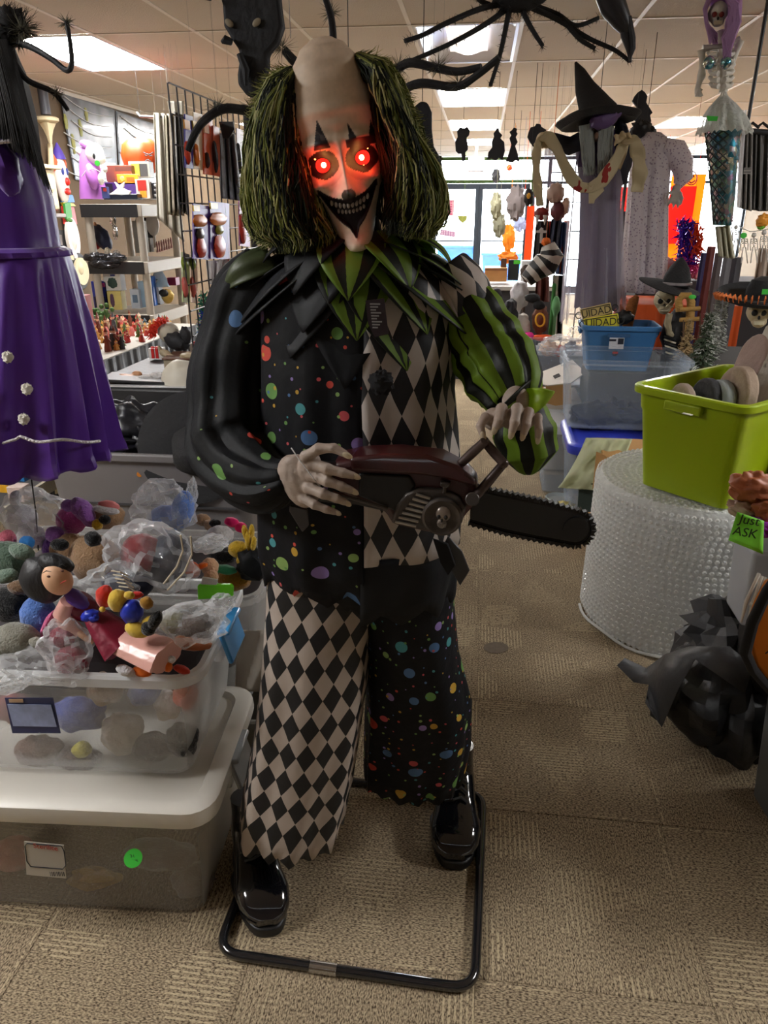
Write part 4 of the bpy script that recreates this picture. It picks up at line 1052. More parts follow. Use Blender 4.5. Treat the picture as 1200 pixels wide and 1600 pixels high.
soft('plush_toy', 'black and white plush with pink bow near the clown\'s elbow', 'soft toy', [('body', WH, [(344, 836, 1.72, 22, 16), (340, 856, 1.7, 18, 14)]), ('head', BK, [(348, 868, 1.64, 24, 14), (336, 818, 1.74, 10, 7)]), ('bow', plush_mat('hotpink', (226, 30, 110), False), [(362, 816, 1.74, 12, 8, 10), (376, 824, 1.74, 10, 9)])])
soft('plush_toy', 'small tan plush head lying against the grey bin corner', 'soft toy', [('head', TAN, [(316, 812, 1.8, 13, 10), (330, 822, 1.78, 13, 9, 30)])])
soft('plush_toy', 'peach plush face with orange beak beside the lime card', 'soft toy', [('head', plush_mat('peach', (222, 176, 140)), [(328, 886, 1.56, 14, 16), (330, 900, 1.54, 12, 11)]), ('beak', plush_mat('orange', (222, 108, 30), False), [(316, 884, 1.52, 10, 5, -20)]), ('mouth', plush_mat('orange2', (200, 90, 40), False), [(300, 890, 1.5, 12, 14)])])
mk('lime_card', MB().prism([at(x, y, 1.50) for x, y in ((308, 916), (312, 914), (360, 914), (364, 918), (363, 934), (309, 937))], (0, .01, 0)), M('lime_card', srgb(110, 220, 20), .4), label='bright lime green card lying across the tote rim', cat='card', bev=.002)
mk('care_tag', MB().prism([at(x, y, 1.50) for x, y in ((316, 902), (340, 906), (338, 914), (314, 913))], (0, .004, 0)), M('tag_white', srgb(200, 200, 190), .5), label='white fabric care tag just behind the lime card', cat='tag')
q = MB(); lump(q, 396, 880, 1.6, 30, 26, rot=-40, amt=.3); mk('black_cloth', q, BLK, label='black cloth crumpled at the bin corner beside the clown', cat='cloth')
soft('plush_toy', 'orange and white jointed plush feet at the tote\'s front rim', 'soft toy', [('foot', WH, [(196, 1048, 1.22, 16, 8, 25), (268, 1030, 1.24, 7, 6)]), ('leg', plush_mat('orange', (222, 108, 30), False), [(222, 1050, 1.235, 16, 8, 20), (262, 1042, 1.235, 8, 9)]), ('tail', plush_mat('redd', (190, 60, 44), False), [(284, 1046, 1.25, 14, 6, 20)])])
soft('plush_toy', 'brown arm of a plush resting in shadow by the blue latch', 'soft toy', [('arm', plush_mat('sienna', (150, 88, 50), False), [(300, 1006, 1.30, 32, 8, 4), (284, 1000, 1.31, 12, 8)])])
soft('plush_toy', 'olive plush with dark hair inside the bag beside the yellow plush', 'soft toy', [('body', plush_mat('olive', (120, 116, 84)), [(272, 974, 1.34, 26, 20)]), ('hair', plush_mat('umber2', (70, 50, 40)), [(300, 980, 1.34, 34, 20, -10)])])
soft('plush_toy', 'rainbow haired plush with blue face at the far tote corner', 'soft toy', [('head', plush_mat('cyan', (60, 140, 220), False), [(42, 848, 1.5, 13, 12)]), ('hair', plush_mat('coralpink', (214, 110, 130)), [(12, 842, 1.5, 14, 16, 10)])])
for lab, pts in (('clear bag bulging over the red cap and striped plush', [(236, 872, 1.475, 74, 54, 24), (330, 850, 1.55, 30, 14, -14)]), ('tall clear bag standing open around the sky blue plush', [(255, 795, 1.68, 50, 44, -10), (300, 770, 1.69, 8, 24, 6)]),
                 ('clear bag spilling over the tote\'s front corner', [(70, 1040, 1.225, 72, 26, 6), (20, 1068, 1.18, 34, 14, -20)]), ('clear bag draped beside the yellow plush with beret', [(300, 975, 1.30, 60, 32, -10), (345, 945, 1.40, 26, 16, -30)]),
                 ('cloudy clear bag over the white plush', [(62, 810, 1.62, 60, 44, 20)]), ('clear bag around the rose red plush', [(104, 1010, 1.245, 40, 46, 0)]), ('clear bag crumpled behind the doll\'s shoulders', [(180, 910, 1.42, 58, 30, -10)])):
    bag(lab, pts)
# second open tote behind, with the cloth that hangs beside the clown
rear_tote = tote('open_tote', 'open clear tote half hidden behind the front heap of toys', (-1.0, 1.90, .22), .84, .42, .36, R(3), MILK, rim=.018)
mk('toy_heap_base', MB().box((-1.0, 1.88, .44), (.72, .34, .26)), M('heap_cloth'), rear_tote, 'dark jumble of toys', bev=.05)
tote('grey_tote', 'squat grey tote below the rear clear tote', (-.98, 1.88, 0), .88, .48, .215, R(2), M('warm_grey_plastic', srgb(112, 110, 102), .5), rim=.014)
def blood(name, base, red, sc, thr):
    m, nt, b = _nodes(name); tc = nd(nt, 'TexCoord'); n = nd(nt, 'TexNoise'); n.inputs['Scale'].default_value = sc; n.inputs['Detail'].default_value = 3
    mp = nd(nt, 'Mapping'); mp.inputs['Scale'].default_value = (1, 1, .55); nt.links.new(tc.outputs['Object'], mp.inputs[0]); nt.links.new(mp.outputs[0], n.inputs[0])
    cloth_fx(nt, b, .25, mixc(nt, mth(nt, 'GREATER_THAN', n.outputs[0], thr), base, red)); b.inputs['Roughness'].default_value = .8; return m
BCL = blood('blood_spattered_cloth', srgb(196, 188, 176), srgb(128, 36, 34), 14, .62)
q = MB().sheet(lambda u, v: at(372+52*u-4*v, 985+95*v, 1.68+.10*v*0+.02*math.sin(7*u+3*v)), 12, 14); mk('splattered_cloth', q, BCL, label='white cloth with red splatters hanging between the totes and clown', cat='cloth', solid=.004)

# big grey bin behind the toys
gb = tote('grey_bin', 'large grey storage bin behind the soft toys with an orange dot sticker', (-1.17, 2.62, .28), .78, .46, .47, R(1), M('grey_bin_plastic', srgb(116, 112, 112), .42), rim=.02)
mk('seam_line', MB().ab((-1.50, 2.388, .545), (-.84, 2.40, .551)), M('seam_dark', srgb(60, 58, 60), .6), gb)
mk('dot_sticker', MB().cyl(at(218, 741, 2.395), at(218, 741, 2.39), .010, 20), M('orange_dot', srgb(214, 130, 40), .5), gb, 'round orange sticker')
tote('grey_bin', 'lower grey bin carrying the large grey storage bin', (-1.17, 2.64, 0), .78, .46, .275, R(1), M('grey_bin_plastic'), rim=.02)
DF = M('dark_crumpled_fabric', srgb(32, 33, 38), .4, bump=(12, .8), var=(8, .3))
q = MB()
for a in ((200, 668, 2.62, 62, 44, 4), (176, 694, 2.54, 44, 22, 0), (232, 690, 2.56, 30, 24, 10)): lump(q, *a[:5], rot=a[5], amt=.4, lf=3, n=36, m=26)
mk('crumpled_fabric', q, DF, label='dark shiny fabric crumpled in the large grey bin', cat='fabric', ang=60)
ht = thing('witch_hat', 'black felt hat with wide stiff brim propped in the grey bin', 'hat', at(300, 700, 2.45))
c = at(303, 700, 2.44); kk = mpp(2.44, .8)
mk('brim', MB().lathe([(.0, 0), (.09, -.004), (.19, .0), (.203, .006), (.19, .01), (.09, .004), (0, .008)], c, 48, rot=(R(74), 0, R(6))), M('black_felt', srgb(30, 30, 32), .85, bump=(80, .3)), ht)
mk('crown', MB().lathe([(.10, 0), (.095, .05), (.07, .1), (.03, .14), (.0, .15)], c+V((.03, -.006, 0)), 28, rot=(R(82), 0, R(6)), wob=lambda a, z: .06*math.sin(5*a+z*30)), M('black_felt'), ht)
# dark wire from the dress down to the toys
mk('hanging_wire', MB().tube([at(38, 690, 1.62), at(48, 740, 1.6), at(56, 800, 1.58), at(60, 860, 1.56)], .0018, 6), M('black_wire', (.01, .01, .01), .5), label='thin black wire running down from the purple dress', cat='wire')
# low display shelf at the left edge with boxed toys
sh = thing('display_shelf', 'cream shelf edge with boxed toys below the purple dress', 'shelf', at(60, 800, 2.2))
mk('shelf_board', MB().prism([at(-60, 838, 2.1), at(88, 742, 2.75), at(96, 760, 2.75), at(-60, 862, 2.1)], (-.02, .02, 0)), M('cream_shelf', srgb(186, 176, 150), .6), sh, bev=.004)
mk('shelf_top', MB().prism([at(-60, 838, 2.1), at(88, 742, 2.75), at(40, 740, 3.3), at(-90, 790, 2.6)], (0, 0, -.012)), M('shelf_black', (.02, .02, .022), .5), sh)
mk('upright', MB().prism([at(80, 706, 2.75), at(92, 706, 2.75), at(98, 770, 2.75), at(86, 772, 2.75)], (0, .03, 0)), M('cream_shelf'), sh)
soft('toy_figure', 'lime green one-piece toy with a big white eye on the cream shelf', 'toy', [('body', M('lime_toy', srgb(150, 180, 40), .5), [(10, 722, 2.5, 15, 14)]), ('eyeball', M('toy_white', srgb(230, 230, 220), .3), [(13, 724, 2.42, 6, 6)]), ('pupil', M('toy_pupil', (.02, .05, .04), .3), [(14, 725, 2.4, 2.6, 2.6)])])
soft('toy_figure', 'teal plush with small arms behind the lime toy', 'toy', [('body', plush_mat('teal', (30, 110, 130)), [(40, 716, 2.6, 18, 12), (58, 722, 2.6, 12, 10)])])
for k, (x0, y0, x1, y1, c, l) in enumerate(((8, 738, 36, 752, (40, 110, 170), 'blue card under the lime green toy'), (44, 728, 62, 738, (60, 150, 190), 'light blue card under the teal plush'), (0, 752, 12, 770, (200, 150, 30), 'yellow boxed toy at the very edge of the cream shelf'), (14, 762, 34, 784, (190, 170, 160), 'pale boxed toy on the front of the cream shelf'))):
    mk('toy_box', pic(x0, y0, x1, y1, 2.42-.03*k, .05), M('toycard%d' % k, srgb(*c), .4, var=(30, .5)), label=l, cat='toy box', bev=.002)

# ================================================================ purple dress figure with long black hair, hung at the left
dr = thing('dress_figure', 'hanging figure in shiny purple dress with long black hair', 'hanging figure', at(20, 700, 1.62))
VEL = M('purple_satin', srgb(88, 34, 150), .32, bump=(7, .7), sheen=.3, wave=(9, 1.2, (1, 1, .12)), tl=.12)
VEL.node_tree.nodes['Principled BSDF'].inputs['Roughness'].default_value = .4
rows = [(395, -72, 96, 1.62, .10), (430, -84, 106, 1.62, .12), (520, -116, 128, 1.62, .15), (620, -140, 147, 1.62, .18), (690, -150, 158, 1.62, .20), (708, -152, 162, 1.62, .205)]
mk('skirt', rows_loft(rows, 160, -math.pi, math.pi, fold=.09, nf=17, sub=5, zig=.012, nz=30), VEL, dr, solid=.003)
mk('bodice', rows_loft([(210, -70, 30, 1.62, .07), (240, -62, 50, 1.62, .08), (310, -58, 72, 1.62, .09), (385, -62, 84, 1.62, .09), (400, -66, 90, 1.62, .1)], 60, -math.pi, math.pi, fold=.02, nf=11, sub=4), VEL, dr, solid=.003)
mk('waist_seam', rows_loft([(386, -66, 88, 1.62, .1), (392, -74, 98, 1.62, .112), (400, -74, 100, 1.62, .11)], 90, -math.pi, math.pi, fold=.03, nf=25), VEL, dr, solid=.003)
q = MB(); lump(q, 8, 262, 1.53, 22, 44, rot=-12, amt=.2); mk('puff_sleeve', q, VEL, dr)
q = MB().tube([at(x, y, 1.5) for x, y in ((-20, 226), (2, 222), (22, 220), (34, 214))], .004, 6); mk('neck_trim', q, M('silver_trim', srgb(170, 165, 170), .3, .5), dr)
GL = M('silver_braid', srgb(206, 200, 200), .35, .4, bump=(200, .8))
pts = []
for i in range(25):
    x = -20+176*i/24; pts.append(at(x, 690-6*math.exp(-((x-30)/18)**2)-2*math.sin(x*.08)+4-5*(x > 30), 1.435+max(0, x-60)**2*.000013))
mk('hem_braid', MB().tube(pts, .0035, 6), GL, dr)
for x, y in ((12, 558), (42, 608), (37, 655)):
    q = MB(); lump(q, x, y, 1.455, 9, 9, amt=.5, lf=4); mk('rosette', q, M('white_rosette', srgb(214, 208, 196), .6), dr)
HB = M('black_wig', (.012, .012, .014), .45, spec=.4, tl=.05)
q = MB()
hl = [(0, 60), (20, 130), (36, 190), (56, 240), (62, 290)]
for k in range(700):
    s = rng.random(); t1 = .7+.3*rng.random()
    P = []
    w1 = rng.random()*6
    for i in range(8):
        t = t1*i/7
        xo = 18+46*t**.9+18*t*t; xi = -40
        x = xi+(xo-xi)*s**.6; y = 62+(150+85*s)*t+ (10 if s > .8 else 0)
        P.append(at(x+2.5*math.sin(w1+5*t), y, 1.50+.10*((s-.5)**2)*2+.03*math.sin(w1)))
    q.tube(P, [.0026]*6+[.0018, .0004], 4, caps=False)
mk('long_hair', q, HB, dr, kind='stuff', ang=180)
mk('hair_base', rows_loft([(60, -40, 6, 1.58, .06), (110, -44, 26, 1.58, .07), (180, -44, 44, 1.58, .06), (240, -30, 56, 1.58, .04)], 24, -math.pi, math.pi, fold=.1, nf=7), HB, dr)
mk('hanging_cord', MB().cyl(at(-18, 70, 1.6), V((at(-18, 70, 1.6).x, 1.6, HC)), .002, 6), M('black_wire'), dr)

# ================================================================ hairy spiders and props hung from the ceiling
SPM = M('black_spider_fur', (.014, .014, .016), .8, tl=.03)
FRI = M('grey_fur_tuft', srgb(120, 118, 104), .9, tl=.3)
SPC = M('black_foam_limb', srgb(26, 27, 32), .65, bump=(50, .4))
def fuzz(q, p, r, n, L, seed=0, down=0):
    g = random.Random(seed)
    for _ in range(n):
        d = V((g.gauss(0, 1), g.gauss(0, 1), g.gauss(0, 1)-down)).normalized(); b = V((g.gauss(0, 1), g.gauss(0, 1), g.gauss(0, 1)))*L*.3
        q.tube([p+d*r*.6, p+d*(r+L*.5)+b*.4, p+d*(r+L)+b], [.0007, .0005, .0001], 3, caps=False)
def leg(par, pts, r, tufts=(), fur=0, nm='leg', mat=None):
    P = [at(*p) for p in pts]; Q = []
    for i in range(len(P)-1):
        p0, p1, p2, p3 = P[max(i-1, 0)], P[i], P[i+1], P[min(i+2, len(P)-1)]
        for k in range(5):
            t = k/5; Q.append(.5*((2*p1)+(p2-p0)*t+(2*p0-5*p1+4*p2-p3)*t*t+(3*p1-p0-3*p2+p3)*t**3))
    Q.append(P[-1])
    q = MB().tube(Q, [r*(1-.35*i/len(Q)) for i in range(len(Q))], 8)
    if fur:
        for i, p in enumerate(Q): fuzz(q, p, r*.6, fur, r*1.3, seed=i, down=.3)
    o = mk(nm, q, mat or SPC, par)
    for x, y, Y_ in tufts:
        q = MB(); fuzz(q, at(x, y, Y_), r*.6, 70, r*2.0, seed=int(x)); mk('fur_tuft', q, FRI, o, kind='stuff', ang=180)
    return o
# spider over the purple dress
sp = thing('hanging_spider', 'black hairy spider with wiry legs above the purple dress', 'spider', at(10, 45, 1.55))
q = MB(); lump(q, 14, 40, 1.55, 30, 24, amt=.5, lf=3); lump(q, -20, 50, 1.55, 30, 34, amt=.3); 
for x, y in ((14, 40), (30, 44), (2, 30)): fuzz(q, at(x, y, 1.55), .02, 160, .02, seed=x)
mk('body', q, SPM, sp, ang=180)
q = MB(); fuzz(q, at(34, 48, 1.53), .012, 90, .016, seed=4); mk('fur_tuft', q, FRI, sp, kind='stuff', ang=180)
leg(sp, [(16, 66, 1.55), (45, 72, 1.53), (80, 92, 1.5), (104, 110, 1.48), (112, 100, 1.48), (110, 70, 1.5), (104, 34, 1.52)], .0062, [(104, 36, 1.52), (30, 68, 1.54)])
leg(sp, [(6, 74, 1.55), (24, 100, 1.55), (44, 126, 1.57), (80, 142, 1.6), (96, 158, 1.6), (106, 172, 1.6)], .0065, [(88, 146, 1.6)])
leg(sp, [(2, 70, 1.55), (0, 90, 1.55), (-8, 110, 1.55)], .006)
mk('hanging_line', MB().cyl(at(-6, 30, 1.55), V((at(-6, 30, 1.55).x, 1.55, HC)), .001, 4), M('black_wire'), sp)
# spider behind the clown's head: grey tufted legs left and right
sp = thing('hanging_spider', 'large black spider whose grey-tufted jointed legs fan out behind the clown\'s bald head', 'spider', at(540, 130, 1.95))
q = MB(); lump(q, 545, 150, 1.95, 60, 46, amt=.2); mk('body', q, SPM, sp)
leg(sp, [(600, 130, 1.9), (618, 112, 1.85), (640, 98, 1.8), (680, 106, 1.78), (715, 112, 1.76), (752, 105, 1.74)], .0105, [(622, 104, 1.83), (684, 104, 1.78)])
leg(sp, [(610, 160, 1.9), (632, 140, 1.85), (660, 130, 1.8), (712, 136, 1.77), (745, 118, 1.74), (780, 90, 1.72)], .0105, [(630, 142, 1.85), (716, 130, 1.77)])
leg(sp, [(522, 110, 1.95), (521, 70, 1.9), (518, 30, 1.86), (506, -10, 1.82)], .0095, [(517, 20, 1.87)])
leg(sp, [(490, 120, 1.95), (462, 98, 1.9), (444, 78, 1.88)], .013, [(440, 74, 1.88)])
leg(sp, [(500, 110, 1.95), (492, 92, 1.95), (485, 76, 1.93)], .009)
leg(sp, [(400, 176, 1.9), (380, 172, 1.86), (350, 170, 1.82), (322, 186, 1.8), (305, 208, 1.8), (294, 236, 1.8)], .0115, [(338, 170, 1.82), (392, 168, 1.88)])
mk('hanging_line', MB().cyl(at(545, 120, 1.95), V((at(545, 120, 1.95).x, 1.95, HC)), .001, 4), M('black_wire'), sp)
# furry spider over the aisle
sp = thing('hanging_spider', 'furry black spider with long bristly legs hung over the aisle', 'spider', at(800, 5, 2.3))
q = MB(); lump(q, 812, -4, 2.3, 40, 20, amt=.3)
for x in (790, 805, 825): fuzz(q, at(x, 2, 2.3), .02, 120, .03, seed=x)
mk('body', q, SPM, sp, ang=180)
for pts in ([(790, 5, 2.3), (750, 14, 2.26), (700, 35, 2.2), (660, 55, 2.17), (632, 64, 2.15)], [(792, 14, 2.3), (755, 40, 2.25), (700, 70, 2.2), (640, 96, 2.15)], [(796, 14, 2.3), (788, 55, 2.25), (780, 90, 2.22), (766, 134, 2.2)],
            [(812, 8, 2.3), (828, 40, 2.27), (848, 72, 2.25)], [(825, 6, 2.3), (870, 22, 2.35), (900, 40, 2.37), (935, 28, 2.4)], [(826, 10, 2.3), (870, 30, 2.33), (920, 60, 2.33), (960, 78, 2.33), (984, 96, 2.33)],
            [(880, 30, 2.34), (905, 60, 2.32), (930, 76, 2.32)], [(770, 10, 2.3), (752, 2, 2.28), (742, -8, 2.26)]):
    leg(sp, pts, .0075, fur=9, mat=SPM)
mk('hanging_line', MB().cyl(at(805, 0, 2.3), V((at(805, 0, 2.3).x, 2.3, HC)), .001, 4), M('black_wire'), sp)
# horse head silhouette (upper left of the clown) and the bird leg at the upper right
FOAM = M('black_foam_silhouette', srgb(30, 32, 38), .7, bump=(30, .5))
hs = thing('hanging_skull_cutout', 'black cut-out animal skull with slit eyes hanging left of the clown\'s head', 'hanging cut-out', at(395, 130, 1.62))
ol = [(340, -20), (346, 8), (350, 40), (362, 62), (372, 78), (374, 96), (370, 116), (370, 132), (378, 139), (385, 150), (398, 152), (406, 146), (409, 128), (416, 104), (418, 84), (432, 66), (440, 40), (438, 10), (434, -20)]
holes = [(358, 36, 8, 5, 35), (401, 35, 8, 5, -35), (402, 127, 5, 7, 0)]
mk('skull_plate', MB().prism([at(x+1.2*math.sin(i*2.1), y, 1.62) for i, (x, y) in enumerate(ol)], (0, .03, 0)), FOAM, hs, bev=.006, bseg=3)
for x, y, a, b, ro in holes:
    q = MB(); lump(q, x, y, 1.617, a, b, rd=3, rot=ro, amt=0); mk('eye_hole' if b < 6 else 'nostril', q, M('hole_backlight', srgb(150, 140, 120), .8) if b < 6 else M('dark_hole', (.01, .01, .01), .8), hs)
for pts in (((362, 66), (352, 62), (346, 66)), ((374, 84), (384, 110), (384, 134)), ((330, -4), (318, -8), (300, -20))): mk('foam_ridge', MB().tube([at(x, y, 1.612) for x, y in pts], [.006, .008, .003], 8), FOAM, hs)
mk('hanging_line', MB().cyl(at(454, 60, 1.7), V((at(454, 60, 1.7).x, 1.7, HC)), .0008, 4), M('grey_line', (.3, .3, .3), .5), hs)
q = MB().tube([at(x, y, 2.32) for x, y in ((948, -20), (958, 10), (972, 34), (982, 52))], [.034, .033, .024, .013], 14)
q.tube([at(x, y, 2.32) for x, y in ((974, 30), (978, 55), (984, 80), (985, 98))], [.013, .014, .008, .003], 10)
q.tube([at(x, y, 2.31) for x, y in ((982, 26), (988, 60), (989, 76), (984, 94))], [.008, .009, .007, .002], 8)
mk('hanging_claw', q, M('black_rubber', (.02, .02, .024), .35), label='shiny black tapering claw hanging from the ceiling near the furry spider', cat='hanging claw')
# ================================================================ LEFT BACKGROUND
BTOP = M('black_table_plastic', srgb(34, 34, 36), .5, bump=(60, .15))
tb = thing('folding_table', 'black plastic table behind the grey bin holding book and masks', 'table', (-1.3, 3.35, 0))
mk('tabletop', MB().ab((-1.72, 3.0, .765), (-.72, 3.75, .84)), BTOP, tb, bev=.012)
for x in (-1.66, -.78):
    for y in (3.05, 3.7): mk('leg', MB().cyl((x, y, 0), (x, y, .765), .018, 10), BTOP, tb)
for x0 in (-1.52, -1.28):
    mk('wooden_block', MB().ab((x0, 3.1, .62), (x0+.13, 3.3, .764)), M('pale_wood', srgb(190, 160, 120), .7), label='pale wooden block hidden under the black table '+('nearer the purple dress' if x0 < -1.4 else 'nearer the clown'), cat='block', bev=.003)
for k in range(2): mk('block_stand', MB().ab((-1.54+.24*k, 3.08, 0), (-1.35+.24*k, 3.32, .615)), M('dark_carton', srgb(40, 36, 34), .8), label='dark carton under the wooden block '+('by the dress' if k == 0 else 'by the clown'), cat='carton', bev=.004)
mk('folder', MB().box((-1.46, 3.12, .858), (.36, .16, .012), rot=(0, .05, .12)), M('black_gloss', (.015, .015, .017), .3), label='black folder lying on the near edge of the table', cat='folder', bev=.002)
mk('paper_sheet', MB().box((-1.44, 3.07, .844), (.40, .12, .003), rot=(0, 0, .06)), M('paper_white', srgb(205, 205, 205), .6), label='white paper sticking out below the black folder', cat='paper')
q = MB(); lump(q, 196, 589, 3.14, 24, 5, amt=.3); lump(q, 214, 585, 3.16, 9, 6); lump(q, 180, 591, 3.14, 8, 5); mk('rubber_foot', q, M('tan_rubber', srgb(176, 126, 88), .5, bump=(40, .3)), label='tan rubber severed foot on the black folder', cat='prop foot', remesh=.004)
bag('shiny plastic-wrapped prop lying before the book', [(232, 597, 3.12, 27, 10, 0), (246, 590, 3.14, 14, 8, 10)], mat=film('wrap_white', (.9, .88, .88), .45, .1, bump=(30, 1)))
bk = thing('book', 'thick antique brown book lying on the black table', 'book', (-1.36, 3.34, .84))
mk('pages', MB().box((-1.37, 3.36, .885), (.15, .17, .06), rot=(0, 0, .1)), M('book_pages', srgb(170, 158, 134), .8, wave=(60, .5, (1, 1, 12))), bk)
for z in (.848, .92): mk('cover', MB().box((-1.365, 3.36, z), (.17, .185, .008), rot=(0, 0, .1)), M('brown_leather', srgb(104, 70, 54), .5, bump=(60, .5)), bk, bev=.002)
mk('spine', MB().box((-1.28, 3.365, .884), (.014, .185, .07), rot=(0, 0, .1)), M('brown_leather'), bk, bev=.005)
q = MB(); lump(q, 284, 597, 3.12, 33, 36, rd=30, amt=.05, n=30, m=20); mk('white_dome_prop', q, M('white_rubber', srgb(206, 200, 184), .5, bump=(5, .6)), label='large smooth white dome-shaped prop skull on the table beside the clown', cat='prop skull')
hd = thing('masked_head', 'grey prop head with bright red hair and black cowl on the table', 'prop head', at(272, 540, 3.5))
q = MB(); lump(q, 264, 520, 3.48, 17, 17, rot=-20, amt=.06); mk('scalp', q, M('bone_grey', srgb(176, 168, 150), .6, bump=(40, .4)), hd)
q = MB(); lump(q, 276, 533, 3.46, 21, 14, rot=28, amt=.2); lump(q, 290, 524, 3.46, 9, 14, rot=-10, amt=.2); mk('cowl', q, M('black_cloth', (.015, .015, .018), .7), hd)
q = MB(); g = random.Random(5)
for k in range(260):
    a = g.uniform(-.2, 1.5); p = at(262-18*math.cos(a)*1.0, 522-17*math.sin(a), 3.48+g.uniform(-.05, .05)); d = V((-math.cos(a)+g.gauss(0, .3), g.gauss(0, .3), math.sin(a)+g.gauss(0, .3))).normalized()*g.uniform(.02, .055)
    q.tube([p, p+d*.6, p+d+V((0, 0, -.012))], [.0022, .002, .0005], 3, caps=False)
mk('hair', q, M('bright_red_hair', srgb(226, 50, 24), .6, tl=.3), hd, kind='stuff', ang=180)
q = MB(); lump(q, 258, 552, 3.36, 10, 6, rot=20, amt=.4, lf=4); lump(q, 266, 558, 3.34, 8, 5, amt=.4, lf=4); lump(q, 250, 545, 3.38, 3, 6, rot=-30); mk('bone_prop', q, M('aged_bone', srgb(170, 154, 124), .6), label='small bone prop leaning on the book spine', cat='prop bone', remesh=.004)
q = MB(); lump(q, 298, 556, 3.3, 18, 6, amt=.3); mk('bone_prop', q, M('aged_bone'), label='cream bone prop under the red-haired head', cat='prop bone')
for k, (x0, y0, x1, y1, Y_) in enumerate(((233, 545, 251, 560, 3.62), (297, 537, 319, 553, 3.6))):
    t = thing('gift_box', ('white gift box with red ribbon behind the book', 'white gift box with red ribbon beside the red-haired head')[k], 'gift box', at(x0, y1, Y_))
    mk('box', pic(x0, y0, x1, y1, Y_, .06), M('gift_white', srgb(210, 205, 200), .5), t, bev=.002)
    for s in (.25, .6): a, b = at(x0+(x1-x0)*s, y1, Y_-.002), at(x0+(x1-x0)*(s+.14), y0, Y_-.002); mk('ribbon', MB().ab((a.x, Y_-.004, a.z), (b.x, Y_, b.z+.002)), M('ribbon_red', srgb(190, 24, 24), .4), t)
    q = MB(); lump(q, (x0+x1)/2-3, y0-1, Y_+.02, 4, 3, rot=20); lump(q, (x0+x1)/2+3, y0-1, Y_+.02, 4, 3, rot=-20); mk('bow', q, M('ribbon_red'), t)

# village of miniatures on a long skirted table
vt = thing('display_table', 'long table with pleated black skirt crowded with miniatures', 'table', (-2.75, 4.45, 0))
mk('tabletop', MB().ab((-3.5, 3.7, .76), (-2.05, 5.3, .79)), M('white_board', srgb(170, 165, 155), .7), vt, bev=.004)
def pleats(x0, y0, x1, y1, zt, zb, am, nn, m, par, nm='table_skirt'):
    L_ = math.hypot(x1-x0, y1-y0); nx, ny = (y1-y0)/L_, -(x1-x0)/L_
    def fn(u, v):
        k = am*(math.sin(u*nn*6.28)+.4*math.sin(u*nn*15+1))*(.4+.6*v)+am*1.5*v
        return V((x0+(x1-x0)*u+nx*k, y0+(y1-y0)*u+ny*k, zt+(zb-zt)*v))
    return mk(nm, MB().sheet(fn, nn*8, 6), m, par, solid=.004)
SKT = M('black_skirt_cloth', srgb(28, 28, 31), .6)
pleats(-3.5, 3.69, -2.04, 3.69, .79, .03, .014, 14, SKT, vt); pleats(-2.03, 3.69, -2.03, 5.3, .79, .03, .014, 15, SKT, vt)
g = random.Random(21)
mcols = [(190, 60, 50), (214, 190, 160), (120, 60, 40), (210, 205, 195), (96, 120, 60), (60, 60, 66), (200, 150, 70), (170, 40, 44), (226, 150, 140), (80, 100, 110)]
protos = []
for k, c in enumerate(mcols):
    q = MB(); m1 = M('mini%d' % k, srgb(*c), .5); m2 = M('mini_skin', srgb(220, 180, 150), .6); h = .045+.02*(k % 3)
    if k % 5 < 3:
        q.lathe([(.014, 0), (.016, .004), (.012, h*.35), (.009, h*.65), (.006, h*.75)], n=8); q.ell((0, 0, h*.86), .008, n=8, m=6, mi=1); q.lathe([(.009, h*.9), (.004, h*1.02), (.001, h*1.15)], n=8)
        q.cyl((-.016, -.003, h*.4), (0, 0, h*.66), .003, 6); q.cyl((.016, -.003, h*.45), (0, 0, h*.66), .003, 6)
    elif k % 5 == 3:
        q.box((0, 0, h*.35), (.04, .03, h*.7)); q.prism([(-.024, -.02, h*.7), (.024, -.02, h*.7), (0, -.02, h*1.15)], (0, .04, 0), mi=1)
        q.box((.012, 0, h), (.006, .006, h*.5))
    else:
        for i in range(3): q.lathe([(.018-.004*i, h*.25+h*.28*i), (.001, h*.6+h*.28*i)], n=8)
        q.cyl((0, 0, 0), (0, 0, h*.3), .003, 6, mi=1)
    protos.append((q, [m1, m2]))
spots = []
for k in range(285):
    spots.append((g.uniform(-3.3, -2.09), 3.76+1.45*g.random()**1.2))
first = {}
for k, (x, y) in enumerate(spots):
    i = g.choice((0, 0, 0, 1, 1, 1, 2, 2, 3, 4, 5, 5, 6, 6, 6, 7, 7, 7, 8, 9))
    if i not in first: o = mk('miniature', protos[i][0], protos[i][1], label=('tiny brick-red robed', 'tiny cream robed', 'tiny brown robed', 'tiny white model house among the', 'tiny olive tree among the', 'tiny charcoal robed', 'tiny amber robed', 'tiny crimson robed', 'tiny pink model house among the', 'tiny teal tree among the')[i]+(' figurine' if i % 5 < 3 else ' figurines')+' crowded on the black-skirted table', cat='miniature', group='miniatures crowded on the skirted table', org=(0, 0, 0)); first[i] = o
    else: o = first[i].copy(); COL.objects.link(o)
    o.location = (x, y, .79); o.rotation_euler.z = g.uniform(-1, 1); o.scale = (g.uniform(.55, .8) if i in (3, 8) else g.uniform(.9, 1.5),)*3
gt = M('mini_tree', srgb(70, 100, 50), .8)
